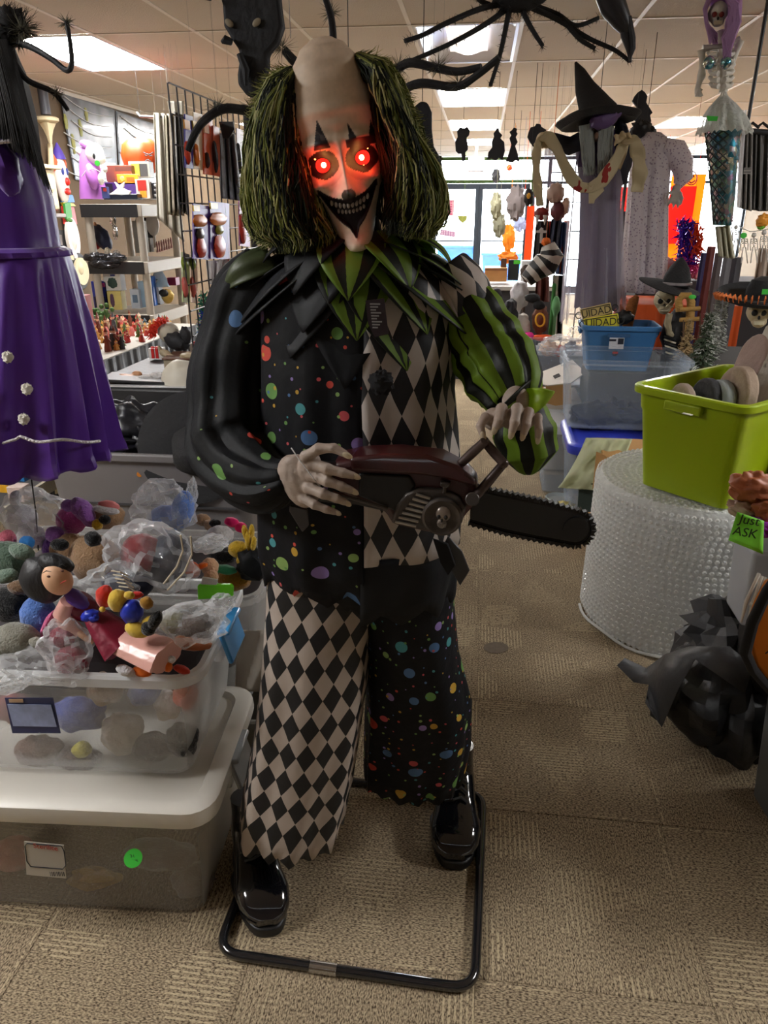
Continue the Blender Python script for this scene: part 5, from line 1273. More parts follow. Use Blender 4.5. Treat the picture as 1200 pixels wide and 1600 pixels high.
for k, (x, y, Y_) in enumerate(((160, 495, 5.1), (144, 500, 5.0))):
    q = MB()
    for i in range(40): p = at(x, y, Y_)+V((g.gauss(0, .035), g.gauss(0, .03), g.gauss(0, .03))); q.ell(p, .018, n=6, m=4)
    q.cyl((at(x, y, Y_).x, Y_, .79), at(x, y, Y_), .006, 6); mk('model_tree', q, gt, label=('bushy green model tree at the back of the miniature village', 'smaller green model tree beside the white model church')[k], cat='model tree')
q = MB().box((-2.95, 4.95, .87), (.10, .10, .16)); q.prism([(-3.01, 4.89, .95), (-2.89, 4.89, .95), (-2.95, 4.89, 1.06)], (0, .12, 0)); q.box((-2.87, 4.95, .90), (.04, .04, .22)); mk('model_church', q, M('model_white', srgb(200, 198, 190), .6), label='white model church at the back of the miniature village', cat='model church', bev=.003)
for k, (x, y, Y_) in enumerate(((186, 523, 4.6), (206, 520, 4.7), (166, 520, 4.55))):
    q = MB(); lump(q, x, y, Y_, 4, 10, amt=.2); q.lathe([(.02, 0), (.014, .02), (.006, .04)], (at(x, y, Y_).x, Y_, .79), 8); mk('model_rock', q, M('pink_rock', srgb(214, 110, 100), .6), label=('pink pointed model rock in the middle of the miniatures', 'pink pointed model rock nearest the shelf post', 'pink pointed model rock nearest the purple dress')[k], cat='model rock')
bx = thing('red_carton', 'tall red carton with white markings beside the purple dress', 'carton', at(120, 550, 3.85))
mk('box', pic(110, 462, 130, 552, 3.85, .08), M('carton_red', srgb(180, 44, 30), .5), bx, bev=.003)
for k in range(4): mk('white_mark', pic(118, 468+20*k, 124, 480+20*k, 3.846, .003), M('paper_white'), bx, flat=True)
# ---- shelf unit
SG = M('grey_shelf_plastic', srgb(176, 170, 158), .5); SB = M('shelf_end_black', srgb(30, 30, 32), .55)  # black of the shelf ends, shared by small black props
su = thing('shelf_unit', 'grey plastic shelf unit with black ends holding boxed decorations', 'shelf unit', (-2.64, 5.75, 0))
X0, X1, Y0, Y1 = -2.88, -2.42, 5.42, 6.12
for k, z in enumerate((.83, 1.21, 1.60)):
    s_ = mk('shelf', MB().ab((X0, Y0, z-.085), (X1, Y1, z)), SG, su, bev=.006)
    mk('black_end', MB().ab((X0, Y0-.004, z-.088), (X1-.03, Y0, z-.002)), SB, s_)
for x in (X0+.035, X1-.035):
    for y in (Y0+.035, Y1-.035):
        for z0, z1 in ((0, .745), (.83, 1.125), (1.21, 1.515)): mk('post', MB().cyl((x, y, z0), (x, y, z1), .028, 14), SG, su)
def boxed(lab, x0, y0, x1, y1, Y_, cols, d_=.08, cat='boxed decoration', nm='boxed_decoration', art=None):
    t = thing(nm, lab, cat, at((x0+x1)/2, y1, Y_))
    mk('box', pic(x0, y0, x1, y1, Y_, d_), M('bx_%d_%d_%d' % cols, srgb(*cols), .4, var=(14, .25)), t, bev=.002)
    w_, h_ = x1-x0, y1-y0
    if art:
        for a in art:
            q = MB(); c = a[4]
            if a[5:] == ('o',): lump(q, x0+w_*(a[0]+a[2])/2, y0+h_*(a[1]+a[3])/2, Y_-.001, w_*(a[2]-a[0])/2, h_*(a[3]-a[1])/2, rd=1.2, amt=.3, lf=3); mk('printed_shape', q, M('ar_%d_%d_%d' % c, srgb(*c), .5), t)
            else: mk('printed_panel', pic(x0+w_*a[0], y0+h_*a[1], x0+w_*a[2], y0+h_*a[3], Y_-.003, .003), M('ar_%d_%d_%d' % c, srgb(*c), .5), t, flat=True)
    return t
boxed('blue box with dark printed side on the bottom shelf', 148, 440, 165, 483, 5.5, (40, 54, 150), art=[(.05, .55, .95, .95, (24, 26, 60)), (.3, .05, .9, .2, (170, 60, 130))])
boxed('white box with green swirl picture stacked on the yellow one', 164, 428, 187, 454, 5.5, (205, 208, 205), art=[(.15, .25, .85, .85, (24, 60, 50), 'o'), (.35, .03, .65, .14, (40, 50, 120))])
boxed('pale yellow box with purple figure picture on the bottom shelf', 168, 455, 188, 484, 5.5, (214, 200, 120), art=[(.2, .15, .55, .85, (90, 60, 90), 'o')])
boxed('tall white box beside the near shelf post', 206, 452, 216, 482, 5.52, (190, 205, 220), art=[(.2, .3, .8, .7, (90, 120, 150))])
boxed('pale blue box right of the near shelf post', 219, 440, 228, 480, 5.56, (150, 180, 205))
boxed('deep blue upright box on the bottom shelf', 228, 432, 237, 478, 5.66, (30, 90, 180))
boxed('black upright box with silver edge on the bottom shelf', 238, 436, 246, 476, 5.72, (28, 28, 32), art=[(.75, .05, .95, .95, (180, 180, 185))])
boxed('magenta carton deep in the bottom shelf', 262, 434, 274, 446, 5.9, (130, 20, 70))
q = MB(); p = at(250, 448, 5.75); q.lathe([(.07, 0), (.055, .06), (.02, .14), (.005, .16)], p, 12, ax=1, ay=.6, wob=lambda a, z: .2*math.sin(3*a+z*40)); mk('bagged_decoration', q, film('blue_film', (.3, .45, .6), .35, .15, bump=(20, .8)), label='cone of clear blue film wrap on the bottom shelf', cat='decoration')
t = thing('gold_mask', 'gold and black mask on the bottom shelf corner', 'mask', at(262, 472, 5.75)); q = MB(); lump(q, 262, 463, 5.7, 10, 11, amt=.15); mk('face', q, M('gold_paint', srgb(190, 160, 80), .4, .3), t)
q = MB(); lump(q, 256, 458, 5.67, 8, 6, rot=10); mk('hat', q, SB, t)
# middle shelf
q = MB()
for a in ((150, 402, 5.43, 22, 7), (178, 404, 5.42, 20, 8), (165, 412, 5.41, 26, 8)): lump(q, *a, amt=.4, lf=4)
mk('bagged_decoration', q, film('black_film', (.03, .03, .035), .1, .1, bump=(20, 1)), label='shiny black plastic swag draped over the middle shelf end', cat='decoration')
t = thing('doll_figure', 'dark blue robed doll leaning on the middle shelf', 'figurine', at(158, 390, 5.6)); q = MB(); lump(q, 160, 372, 5.6, 12, 22, rot=-30, amt=.2); mk('robe', q, M('navy_robe', srgb(30, 40, 70), .5), t); q = MB(); lump(q, 148, 352, 5.6, 4, 5); mk('head', q, SKN, t); q = MB(); lump(q, 150, 384, 5.58, 7, 6); mk('cape', q, M('cape_red', srgb(150, 20, 20), .5), t)
q = MB(); lump(q, 176, 340, 5.5, 4, 14, amt=.5, lf=5); lump(q, 180, 362, 5.5, 3, 12, amt=.5, lf=5); mk('foil_streamer', q, M('foil', (.8, .8, .82), .12, 1), label='crinkled foil streamer hanging from the top shelf', cat='streamer')
for k, (x, y, rx, ry, c, l) in enumerate(((168, 394, 5, 7, (180, 170, 150), 'bone white trinket behind the black swag'), (182, 396, 6, 5, (150, 140, 130), 'grey trinket near the near shelf post'), (146, 396, 7, 4, (190, 180, 90), 'yellow green trinket at the wall end of the middle shelf'))):
    q = MB(); lump(q, x, y, 5.5, rx, ry, amt=.4, lf=4); mk('trinket', q, M('trk%d' % k, srgb(*c), .5), label=l, cat='trinket')
for k, (x0, y0, x1, y1, Y_, l) in enumerate(((212, 345, 223, 395, 5.6, 'grey model tower at the near end of the middle shelf'), (222, 340, 236, 372, 5.9, 'black picture frame standing at the back of the middle shelf'), (226, 372, 234, 394, 5.7, 'grey tombstone trinket on the middle shelf'))):
    q = MB(); a, b = at(x0, y1, Y_), at(x1, y0, Y_); q.ab((a.x, Y_, a.z), (b.x, Y_+.06, b.z)); q.lathe([(.03, 0), (.02, .03), (.002, .08)], ((a.x+b.x)/2, Y_+.03, b.z), 8) if k == 0 else None; mk('model_piece', q, M(('stone_grey', 'frame_black', 'stone_grey')[k], srgb(*((120, 118, 112), (24, 24, 26), (120, 118, 112))[k]), .7), label=l, cat='model', bev=.004)
t = thing('oval_mirror_prop', 'small oval spooky mirror with white frame on the middle shelf', 'mirror', at(239, 360, 5.8)); c = at(239, 350, 5.8); mk('frame', MB().lathe([(.036, 0), (.05, 0), (.05, .012), (.036, .012)], c, 24, rot=(math.pi/2, 0, 0), ay=1.7), M('prop_white', srgb(205, 200, 195), .5), t); mk('glass', MB().lathe([(.0, 0), (.036, .002), (.036, .008), (0, .009)], c, 24, rot=(math.pi/2, 0, 0), ay=1.7), M('dark_mirror', (.04, .03, .03), .2), t); mk('stand', MB().cyl(c-V((0, 0, .08)), c-V((0, 0, .17)), .012, 8), M('prop_white'), t)
for k in range(7):
    q = MB(); x = 247+5*k % 21; p = at(246+3.6*k, 388-k*1.1, 5.72+.03*k); q.lathe([(.012, -.03), (.006, 0), (.01, .03), (.004, .05)], p, 8); mk('candle_trinket', q, M('trinket_rose', srgb(150, 110, 105), .5), label='thin turned trinket in the cluster at the aisle side of the middle shelf', cat='trinket', group='thin trinkets on the middle shelf')
# on top
gh = thing('ghost_figure', 'white blow-mould ghost in a lilac robe waving on the shelf top', 'ghost figure', at(147, 312, 5.55))
LIL = M('lilac_mould', srgb(178, 110, 196), .45); GW = M('glow_white', srgb(226, 224, 214), .4)
q = MB().lathe([(.105, 0), (.10, .05), (.082, .16), (.07, .25), (.05, .31), (.03, .34)], at(147, 311, 5.55), 24, ay=.7); mk('robe', q, LIL, gh)
q = MB(); lump(q, 148, 240, 5.53, 15, 16, amt=0); lump(q, 156, 248, 5.5, 9, 9, amt=0); mk('head', q, GW, gh)
q = MB(); lump(q, 140, 229, 5.55, 17, 8, rot=25, amt=.1); lump(q, 130, 240, 5.56, 7, 10, rot=-10); mk('hood', q, LIL, gh)
q = MB(); lump(q, 123, 236, 5.54, 5, 6, rot=-30); mk('ear', q, GW, gh)
q = MB(); lump(q, 147, 244, 5.44, 2.6, 4.4, rd=1); mk('eye', q, SB, gh)
q = MB(); lump(q, 158, 280, 5.46, 5, 9, amt=0); lump(q, 164, 264, 5.46, 4, 6, amt=0); mk('hand', q, GW, gh)
q = MB(); lump(q, 144, 276, 5.48, 9, 20, rot=-10, amt=0); mk('sleeve', q, LIL, gh)
mk('price_dot', MB().cyl(at(152, 255, 5.425), at(152, 255, 5.42), .018, 16), M('neon_green'), gh)
mk('cord', MB().tube([at(x, y, 5.44) for x, y in ((128, 276), (134, 267), (146, 263), (156, 268), (160, 280), (168, 284))], .003, 6), M('prop_white'), gh)
pk = thing('pumpkin_lantern', 'orange moulded pumpkin with stern face on the shelf top', 'pumpkin', at(221, 258, 5.85))
mk('shell', MB().lathe([(.02, -.12), (.08, -.12), (.13, -.07), (.145, 0), (.13, .07), (.08, .11), (.02, .115)], at(221, 243, 5.85), 48, wob=lambda a, z: .05*abs(math.sin(4*a))-.03), M('pumpkin_orange', srgb(190, 66, 10), .5), pk)
mk('stem', MB().tube([at(219, 228, 5.85), at(219, 222, 5.85), at(222, 218, 5.84)], [.02, .014, .012], 8), M('dark_stem', srgb(50, 54, 40), .7), pk)
q = MB(); lump(q, 212, 227, 5.8, 6, 3); lump(q, 216, 224, 5.8, 3, 4, rot=20); mk('leaf', q, M('leaf_green', srgb(70, 120, 50), .6), pk)
for pts in (((224, 238), (228, 240), (232, 241)), ((232, 242), (236, 240), (239, 238)), ((227, 252), (231, 249), (236, 253)), ((226, 242), (228, 243), (230, 243)), ((234, 244), (236, 243), (238, 243))): mk('face_line', MB().tube([at(x, y, 5.705) for x, y in pts], .004, 6), SB, pk)
boxed('brown wooden crate on the shelf top behind the ghost', 167, 258, 205, 285, 5.65, (120, 66, 48), .14, art=[(.35, .1, 1, .35, (90, 50, 40)), (.35, .35, 1, .9, (140, 70, 40))])
boxed('orange sign with yellow lettering on the shelf top', 184, 272, 215, 288, 5.6, (224, 150, 40), .02, art=[(.1, .2, .35, .7, (240, 210, 90), 'o'), (.45, .3, .8, .7, (200, 100, 30))])
boxed('clear boxed yellow figure beneath the pumpkin', 203, 252, 232, 278, 5.7, (150, 150, 140), art=[(.1, .15, .5, .9, (190, 180, 60)), (.55, .15, .9, .9, (60, 60, 60))])
boxed('purple box on the shelf top behind the white bat wings', 165, 285, 215, 308, 5.6, (70, 40, 110), art=[(.05, .1, .2, .9, (30, 30, 40))])
boxed('red and white card box leaning on the shelf top', 214, 280, 232, 310, 5.58, (200, 190, 180), art=[(.1, .05, .75, .6, (170, 40, 30)), (.3, .6, .8, .95, (220, 140, 40))])
boxed('black windowed box with white border at the shelf top corner', 235, 284, 250, 312, 5.62, (190, 190, 195), art=[(.12, .06, .9, .94, (30, 30, 36)), (.35, .12, .7, .28, (170, 170, 170), 'o'), (.35, .4, .7, .56, (120, 120, 120), 'o'), (.35, .68, .7, .84, (150, 150, 150), 'o')])
q = MB().prism([at(x, y, 5.5) for x, y in ((165, 306), (176, 300), (183, 294), (178, 284), (186, 290), (194, 284), (192, 294), (199, 298), (204, 298), (202, 304), (190, 306), (180, 304))], (0, .02, 0)); mk('bat_wing_ornament', q, GW, label='white winged ornament on the dark tray at the shelf top', cat='ornament', bev=.003)
mk('dark_tray', pic(162, 303, 214, 312, 5.5, .1), M('tray_blue_black', srgb(24, 28, 40), .3), label='dark glossy tray on the shelf top under the winged ornament', cat='tray', bev=.004)
boxed('small cartoonish boxed toy at the foot of the lilac ghost', 160, 292, 167, 310, 5.47, (60, 70, 120), .03, art=[(.2, .1, .8, .4, (200, 60, 50))])
# ---- things on the left wall
WX = XL+.012
def wall(pts, m, nm, par=None, lab=None, cat=None, off=0, th=.02, **k):
    return mk(nm, MB().prism([atx(x, y, WX+off) for x, y in pts], (th, 0, 0)), m, par, label=lab, cat=cat, **k)
def web_mat():
    m, nt, b = _nodes('cobweb_print'); tc = nd(nt, 'TexCoord'); n = nd(nt, 'TexNoise'); n.inputs['Scale'].default_value = 3; nt.links.new(tc.outputs['Object'], n.inputs[0])
    r = nd(nt, 'ValToRGB'); e = r.color_ramp.elements; e[0].position = .35; e[0].color = (*srgb(100, 104, 112), 1); e[1].position = .7; e[1].color = (*srgb(160, 166, 176), 1)
    nt.links.new(n.outputs[0], r.inputs[0]); nt.links.new(r.outputs[0], b.inputs['Base Color']); b.inputs['Roughness'].default_value = .25; b.inputs['Coat Weight'].default_value = .5; return m
WEB = web_mat()
for k, (pts, lab) in enumerate(((((92, 142), (178, 172), (184, 288), (117, 281)), 'wall poster of a cobwebbed grey window nearest the purple dress'), (((180, 173), (258, 200), (262, 290), (187, 288)), 'second cobweb window poster behind the orange pumpkin'))):
    t = thing('wall_poster', lab, 'poster', atx(pts[3][0], pts[3][1], WX)); wall(pts, M('poster_border', srgb(60, 60, 66), .4), 'border', t, th=.006)
    cx, cy = sum(p[0] for p in pts)/4, sum(p[1] for p in pts)/4
    wall([(cx+(x-cx)*.94, cy+(y-cy)*.96) for x, y in pts], WEB, 'picture', t, off=.006, th=.003)
    for j in range(7):
        a = (pts[1][0]-3, pts[1][1]+10+16*j); b_ = (pts[0][0]+8+6*(j % 3), pts[0][1]+8+19*j)
        q = MB().tube([atx(a[0]+(b_[0]-a[0])*s, a[1]+(b_[1]-a[1])*s+9*math.sin(math.pi*s), WX+.016) for s in (0, .2, .4, .6, .8, 1)], .005, 5); mk('cobweb_strand', q, M('web_white', srgb(200, 204, 208), .5), t)
    if k == 0:
        for x, y, ry in ((103, 190, 8), (135, 180, 8), (115, 225, 12), (126, 200, 10)):
            q = MB(); lump(q, x, y, 6.9, 3, ry, rd=1, amt=.4, lf=4); 
            p = atx(x, y, WX+.012); q = MB().ell(p, (.006, .03, .02+ry*.005), lump=.4, lf=3); mk('moss_print', q, M('moss_print', srgb(150, 150, 70), .6), t)
IV = M('ivory_resin', srgb(206, 192, 156), .6, bump=(20, .3))
def onwall(x, y, off): return atx(x, y, WX+off)
cb = thing('candle_bracket', 'ivory wall bracket holding a dark grey candle', 'candle bracket', onwall(75, 215, 0))
p = onwall(74, 192, .09); mk('ledge', MB().lathe([(.07, 0), (.095, .015), (.095, .035), (.08, .045)], p, 20), IV, cb); mk('corbel', MB().lathe([(.01, -.16), (.02, -.10), (.035, -.05), (.06, 0)], p, 12, wob=lambda a, z: .15*math.sin(4*a)), IV, cb)
mk('candle', MB().cyl(p+V((0, 0, .06)), p+V((0, 0, .25)), .04, 16), M('grey_candle', srgb(70, 72, 78), .5), cb)
ck = thing('wall_clock_ornament', 'ivory ornamental bracket clock with red side on a wall shelf', 'ornament', onwall(70, 340, 0))
p = onwall(70, 337, .10); mk('base_ledge', MB().box(p, (.2, .34, .035)), M('grey_ledge', srgb(130, 124, 120), .5), ck, bev=.01); mk('ledge_corbel', MB().lathe([(.02, -.16), (.06, -.1), (.09, -.02)], p, 14), M('grey_ledge'), ck)
mk('clock_body', MB().box(p+V((0, 0, .20)), (.12, .24, .32)), M('brick_red_side', srgb(150, 64, 40), .6), ck, bev=.008)
mk('clock_front', MB().box(p+V((.075, -.02, .20)), (.04, .22, .30)), IV, ck, bev=.008)
for dz, r in ((.26, .06), (.12, .05)): mk('scroll', MB().lathe([(r*.6, 0), (r, 0), (r, .02), (r*.6, .02)], p+V((.095, -.02, dz)), 16, rot=(0, R(90), 0)), IV, ck)
mk('cornice', MB().box(p+V((.04, -.01, .37)), (.2, .30, .03)), IV, ck, bev=.006)
q = MB().tube([onwall(78, 225, .05), onwall(80, 260, .06), onwall(74, 290, .06)], [.02, .025, .02], 10); mk('ivory_column', q, IV, label='ivory column ornament between the candle bracket and the clock', cat='ornament')
q = MB().tube([onwall(70, 348, .05), onwall(74, 380, .05)], [.03, .03], 10); mk('ivory_column', q, IV, label='short ivory column ornament beneath the wall clock', cat='ornament')
mk('green_tag', MB().ell(onwall(63, 284, .12), (.006, .03, .03)), M('neon_green'), label='green price dot on the ivory column', cat='price dot')
cm = thing('clown_wall_mask', 'white and red plastic clown face mask hung on the brown wall', 'mask', onwall(96, 305, 0))
p = onwall(96, 280, .04); mk('face', MB().ell(p, (.05, .085, .20), n=24, m=16), M('mask_white', srgb(226, 216, 206), .4), cm)
for dy, dz, r, c in ((.0, -.02, (.03, .028, .035), 'nose_red'), (-.005, -.10, (.02, .045, .03), 'nose_red'), (-.04, .06, (.012, .014, .03), 'eye_blue'), (.03, .06, (.012, .014, .03), 'eye_blue')):
    mk('nose' if dz == -.02 else ('lips' if dz < 0 else 'eye_mark'), MB().ell(p+V((.045 if dz else .05, dy, dz)), r, n=12, m=8), M(c, srgb(200, 40, 30) if c == 'nose_red' else srgb(40, 60, 140), .4), cm)
mk('hat', MB().lathe([(.06, 0), (.04, .06), (.005, .13)], p+V((0, .01, .16)), 14), M('hat_violet', srgb(80, 60, 160), .5), cm); 
for dy in (-.07, .08): mk('hair_tuft', MB().ell(p+V((-.01, dy, .12)), (.03, .035, .07), lump=.4, lf=4), M('tuft_orange', srgb(210, 100, 60), .7), cm)
t = thing('hanging_card_pack', 'blue, yellow and red hanging pack below the clown mask', 'hanging pack', onwall(101, 350, 0))
for k, (y0, y1, c) in enumerate(((303, 316, (30, 110, 190)), (316, 322, (220, 200, 40)), (322, 350, (190, 50, 44)))): wall(((93+k, y0), (109+k, y0+2), (112+k*2, y1), (95+k*2, y1)), M('packc%d' % k, srgb(*c), .4), 'printed_band', t, off=.02, th=.03)
wall(((98, 318), (107, 316), (110, 340), (101, 342)), M('toy_green', srgb(60, 140, 60), .5), 'green_toy', t, off=.05)
t = thing('skull_wreath', 'white skeleton wreath mask hung beside the black photo frame', 'wreath', onwall(111, 395, 0)); p = onwall(111, 372, .04)
mk('ring', MB().lathe([(.075, 0), (.10, 0), (.10, .03), (.075, .03)], p, 24, rot=(0, R(90), 0), ax=1.7), M('mask_white'), t); mk('skull', MB().ell(p+V((.01, -.01, -.02)), (.04, .06, .1), lump=.3, lf=4), M('mask_white'), t); mk('chin', MB().ell(onwall(113, 398, .04), (.04, .07, .05), lump=.3), M('mask_white'), t); mk('green_band', MB().ell(p+V((.02, -.02, .15)), (.02, .05, .02)), M('leaf_green'), t)
t = thing('photo_frame', 'black framed dark portrait on the wall beside the white wreath', 'picture frame', onwall(88, 395, 0)); wall(((78, 358), (98, 360), (101, 396), (82, 396)), SB, 'frame', t, th=.03); wall(((86, 366), (96, 367), (98, 392), (89, 392)), M('portrait_grey', srgb(110, 100, 96), .5, var=(20, .6)), 'portrait', t, off=.03, th=.004)
t = thing('round_plaque', 'round black plaque with a cream skull face on the wall', 'plaque', onwall(121, 445, 0)); p = onwall(120, 424, .04); mk('disc', MB().cyl(p, p+V((.035, 0, 0)), .165, 32), SB, t, bev=.01); mk('skull_relief', MB().ell(p+V((.05, -.02, .03)), (.02, .05, .06)), IV, t); mk('ring', MB().lathe([(.10, 0), (.12, 0), (.12, .02), (.10, .02)], p+V((.035, 0, 0)), 28, rot=(0, R(90), 0)), IV, t); mk('green_drip', MB().ell(p+V((.045, .02, -.07)), (.01, .02, .03)), M('leaf_green'), t)
wall(((80, 396), (98, 398), (100, 406), (84, 405)), IV, 'ivory_ledge', lab='thin ivory ledge under the black portrait frame', cat='ledge', th=.1)
# ---- curtains beside the shelf, wire grid with packaged goods
def drape(nm, lab, cat, top, bot, Y_, m, nu=40, nv=20, am=.02, fr=6, ph=0, parent=None, solid=.004, group=None, jag=0, cords=True):
    """cloth hanging from the top edge (2 px points) to the bottom edge (2 px points)"""
    def fn(u, v):
        x0, y0 = top[0][0]*(1-u)+top[1][0]*u, top[0][1]*(1-u)+top[1][1]*u
        x1, y1 = bot[0][0]*(1-u)+bot[1][0]*u, bot[0][1]*(1-u)+bot[1][1]*u
        if jag: y1 += jag*math.sin(u*40+ph)*math.sin(u*17)
        k = am*(math.sin(u*fr*6.28+ph+.8*v)+.35*math.sin(u*fr*13+ph*3))*(.35+.65*v)
        return at(x0+(x1-x0)*v, y0+(y1-y0)*v, Y_+k)
    q = MB().sheet(fn, nu, nv, uvfn=lambda u, v: (u*abs(top[1][0]-top[0][0])*mpp(Y_), v*abs(bot[0][1]-top[0][1])*mpp(Y_)))
    o = _drape(nm, q, m, parent, lab, cat, solid, group)
    if parent is None and cords:
        for u in (.1, .9): p = fn(u, 0); mk('hanging_line', MB().tube([p, V((p.x, p.y, HC))], .0004, 4), M('grey_line', (.3, .3, .3), .5), o)
    return o
def _drape(nm, q, m, parent, lab, cat, solid, group):
    return mk(nm, q, m, parent, label=lab, cat=cat, solid=solid, group=group)
drape('hanging_cloth', 'pale grey gauze cloth hanging beside the shelf unit', 'hanging cloth', ((240, 176), (268, 178)), ((246, 340), (288, 378)), 5.5, M('pale_gauze', srgb(176, 172, 160), .9, tl=.3), am=.03, fr=3)
for k, (x, l) in enumerate(((260, 'olive grey cloth length nearest the pale gauze'), (268, 'brown grey cloth length in the middle of the hanging row'), (276, 'dark grey cloth length closest to the wire grid'))):
    drape('hanging_cloth', l, 'hanging cloth', ((x-4, 180-3*k), (x+10, 180)), ((x+2, 335-k*4), (x+20, 338)), 5.35-.1*k, M('dark_gauze%d' % k, srgb(*((126, 120, 100), (106, 96, 80), (84, 82, 78))[k]), .9, tl=.2), am=.03, fr=3, ph=k)
drape('hanging_cloth', 'pale top of the hanging cloths against the ceiling', 'hanging cloth', ((262, 158), (287, 158)), ((272, 215), (288, 215)), 5.3, M('pale_gauze'), am=.02, fr=2)
q = MB().tube([at(214, 176, 5.6), at(219, 182, 5.55), at(262, 183, 5.5), at(292, 186, 5.3)], .008, 8); p = at(219, 182, 5.55); q.tube([p, V((p.x, p.y, HC))], .0015, 5)
mk('cloth_rail', q, M('rail_black', (.02, .02, .022), .4), label='black rail carrying the grey cloths', cat='rail')
gw = thing('wire_grid', 'black wire display grid hung with packaged goods behind the clown', 'display grid', (-1.15, 3.2, 0))
WIR = M('black_wire_rack', (.018, .018, .022), .4)
YG0, YG1, GXp = 2.92, 3.92, -1.15
def gz(y_px, x_px=285): return atx(x_px, y_px, GXp).z
ZT = 1.98
for k in range(13):
    y = YG0+(YG1-YG0)*k/12; mk('grid_wire', MB().cyl((GXp, y, .98 if k else .98), (GXp, y, ZT), .0032, 6), WIR, gw)
for k in range(11):
    z = .98+(ZT-.98)*k/10; mk('grid_wire', MB().cyl((GXp+.005, YG0, z), (GXp+.005, YG1, z), .0032, 6), WIR, gw)
mk('upright', MB().cyl((GXp-.01, YG1, 0), (GXp-.01, YG1, ZT), .012, 10), WIR, gw); mk('foot', MB().cyl((GXp-.3, YG1, .012), (GXp+.25, YG1, .012), .012, 10), WIR, gw)
def pack(lab, x0, y0, x1, y1, X_, base, items, grp=None):
    t = thing('hanging_pack', lab, 'hanging pack', atx((x0+x1)/2, y1, X_), group=grp)
    P = [atx(x0, y0, X_), atx(x1, y0+4, X_), atx(x1+1, y1+2, X_), atx(x0+1, y1, X_)]
    mk('card', MB().prism(P, (.006, 0, 0)), M('pk_%d_%d_%d' % base, srgb(*base), .4, var=(25, .35)), t)
    for (a, b, c, d_, col, sh) in items:
        A, B = atx(x0+(x1-x0)*a, y0+(y1-y0)*b, X_+.012), atx(x0+(x1-x0)*c, y0+(y1-y0)*d_, X_+.012)
        m_ = M('pi_%d_%d_%d' % col, srgb(*col), .35)
        if sh == 'o': mk('shaped_item', MB().ell((A+B)/2, (.012, abs(A.y-B.y)/2, abs(A.z-B.z)/2), lump=.2, lf=3), m_, t)
        else: mk('printed_area', MB().ab((X_+.006, A.y, A.z), (X_+.012, B.y, B.z)), m_, t)
    return t
xg = GXp+.02
pack('blue and orange pack at the top near corner of the wire grid', 287, 178, 299, 262, xg, (60, 50, 140), [(.1, .1, .9, .3, (220, 150, 40), 'b'), (.2, .5, .8, .95, (200, 60, 30), 'o')])
pack('white and orange pack second along the top of the wire grid', 300, 175, 314, 264, xg, (210, 190, 150), [(.1, .15, .9, .4, (220, 190, 60), 'b'), (.2, .55, .8, .95, (230, 120, 20), 'o')])
pack('bright orange pack with pale lettering on the wire grid', 316, 182, 330, 272, xg+.01, (216, 88, 36), [(.2, .1, .8, .3, (240, 190, 150), 'b'), (.4, .62, .7, .9, (60, 30, 24), 'o')])
pack('orange pack with black handled tool on the wire grid', 331, 196, 341, 274, xg+.02, (190, 90, 60), [(.2, .3, .85, .95, (34, 30, 36), 'o')])
drape('hanging_pack_cloth', 'folded grey costume cloth hung on the wire grid', 'hanging cloth', ((342, 208), (366, 210)), ((346, 310), (378, 314)), 3.35, M('costume_grey', srgb(112, 114, 120), .7, bump=(12, .5)), am=.025, fr=3)
mk('black_hanger_card', MB().prism([at(x, y, 3.3) for x, y in ((342, 190), (364, 190), (366, 202), (358, 216), (348, 216))], (0, .01, 0)), SB, label='black header card above the grey costume cloth', cat='card')
pack('white pack with black gripped knife at the far end of the wire grid', 368, 200, 378, 276, xg+.02, (180, 170, 170), [(.2, .3, .85, .95, (30, 30, 34), 'o')])
pack('purple card with orange flames and red tool, near one of two', 300, 318, 325, 404, xg+.02, (96, 66, 150), [(.1, .03, .5, .14, (220, 180, 40), 'b'), (.05, .2, .95, .42, (224, 120, 30), 'o'), (.25, .45, .75, .65, (60, 50, 44), 'o'), (.25, .62, .9, .97, (196, 50, 26), 'o')])
pack('purple card with orange flames and red tool, far one of two', 326, 314, 356, 404, xg+.025, (96, 66, 150), [(.1, .03, .5, .14, (220, 180, 40), 'b'), (.05, .2, .95, .42, (224, 120, 30), 'o'), (.35, .42, .75, .58, (150, 150, 50), 'o'), (.25, .6, .9, .97, (204, 60, 26), 'o')])
pack('magenta pack with red foil toy beside the clown\'s shoulder', 372, 312, 388, 384, xg+.02, (160, 70, 130), [(.1, .3, .8, .95, (200, 50, 36), 'o')])
drape('hanging_cloth', 'white and red cloth hung low on the wire grid', 'hanging cloth', ((322, 408), (362, 404)), ((326, 444), (352, 446)), 3.2, blood('red_white_cloth', srgb(205, 200, 200), srgb(180, 40, 50), 18, .58), am=.02, fr=3)
for k, (x0, x1, c, l) in enumerate(((283, 294, (150, 160, 96), 'pale green toy pack hanging lowest beside the shelf unit'), (296, 306, (196, 160, 130), 'yellow and pink toy pack hanging below the wire grid edge'))):
    pack(l, x0, 394, x1, 472, GXp-.02, c, [(.1, .1, .9, .35, (120, 140, 50), 'o'), (.2, .5, .9, .9, (190, 90, 80), 'o')])
q = MB(); g2 = random.Random(2)
for k in range(240):
    p = at(318+g2.gauss(0, 4), 480+g2.uniform(-20, 45), 3.3); d = V((g2.gauss(0, 1), g2.gauss(0, 1), g2.gauss(0, 1))).normalized()*.03; q.tube([p, p+d], [.003, .0006], 3, caps=False)
mk('feather_boa', q, M('green_feather', srgb(20, 120, 90), .7, tl=.3), label='green feather boa hanging beside the clown\'s sleeve', cat='feather boa', ang=180)
q = MB()
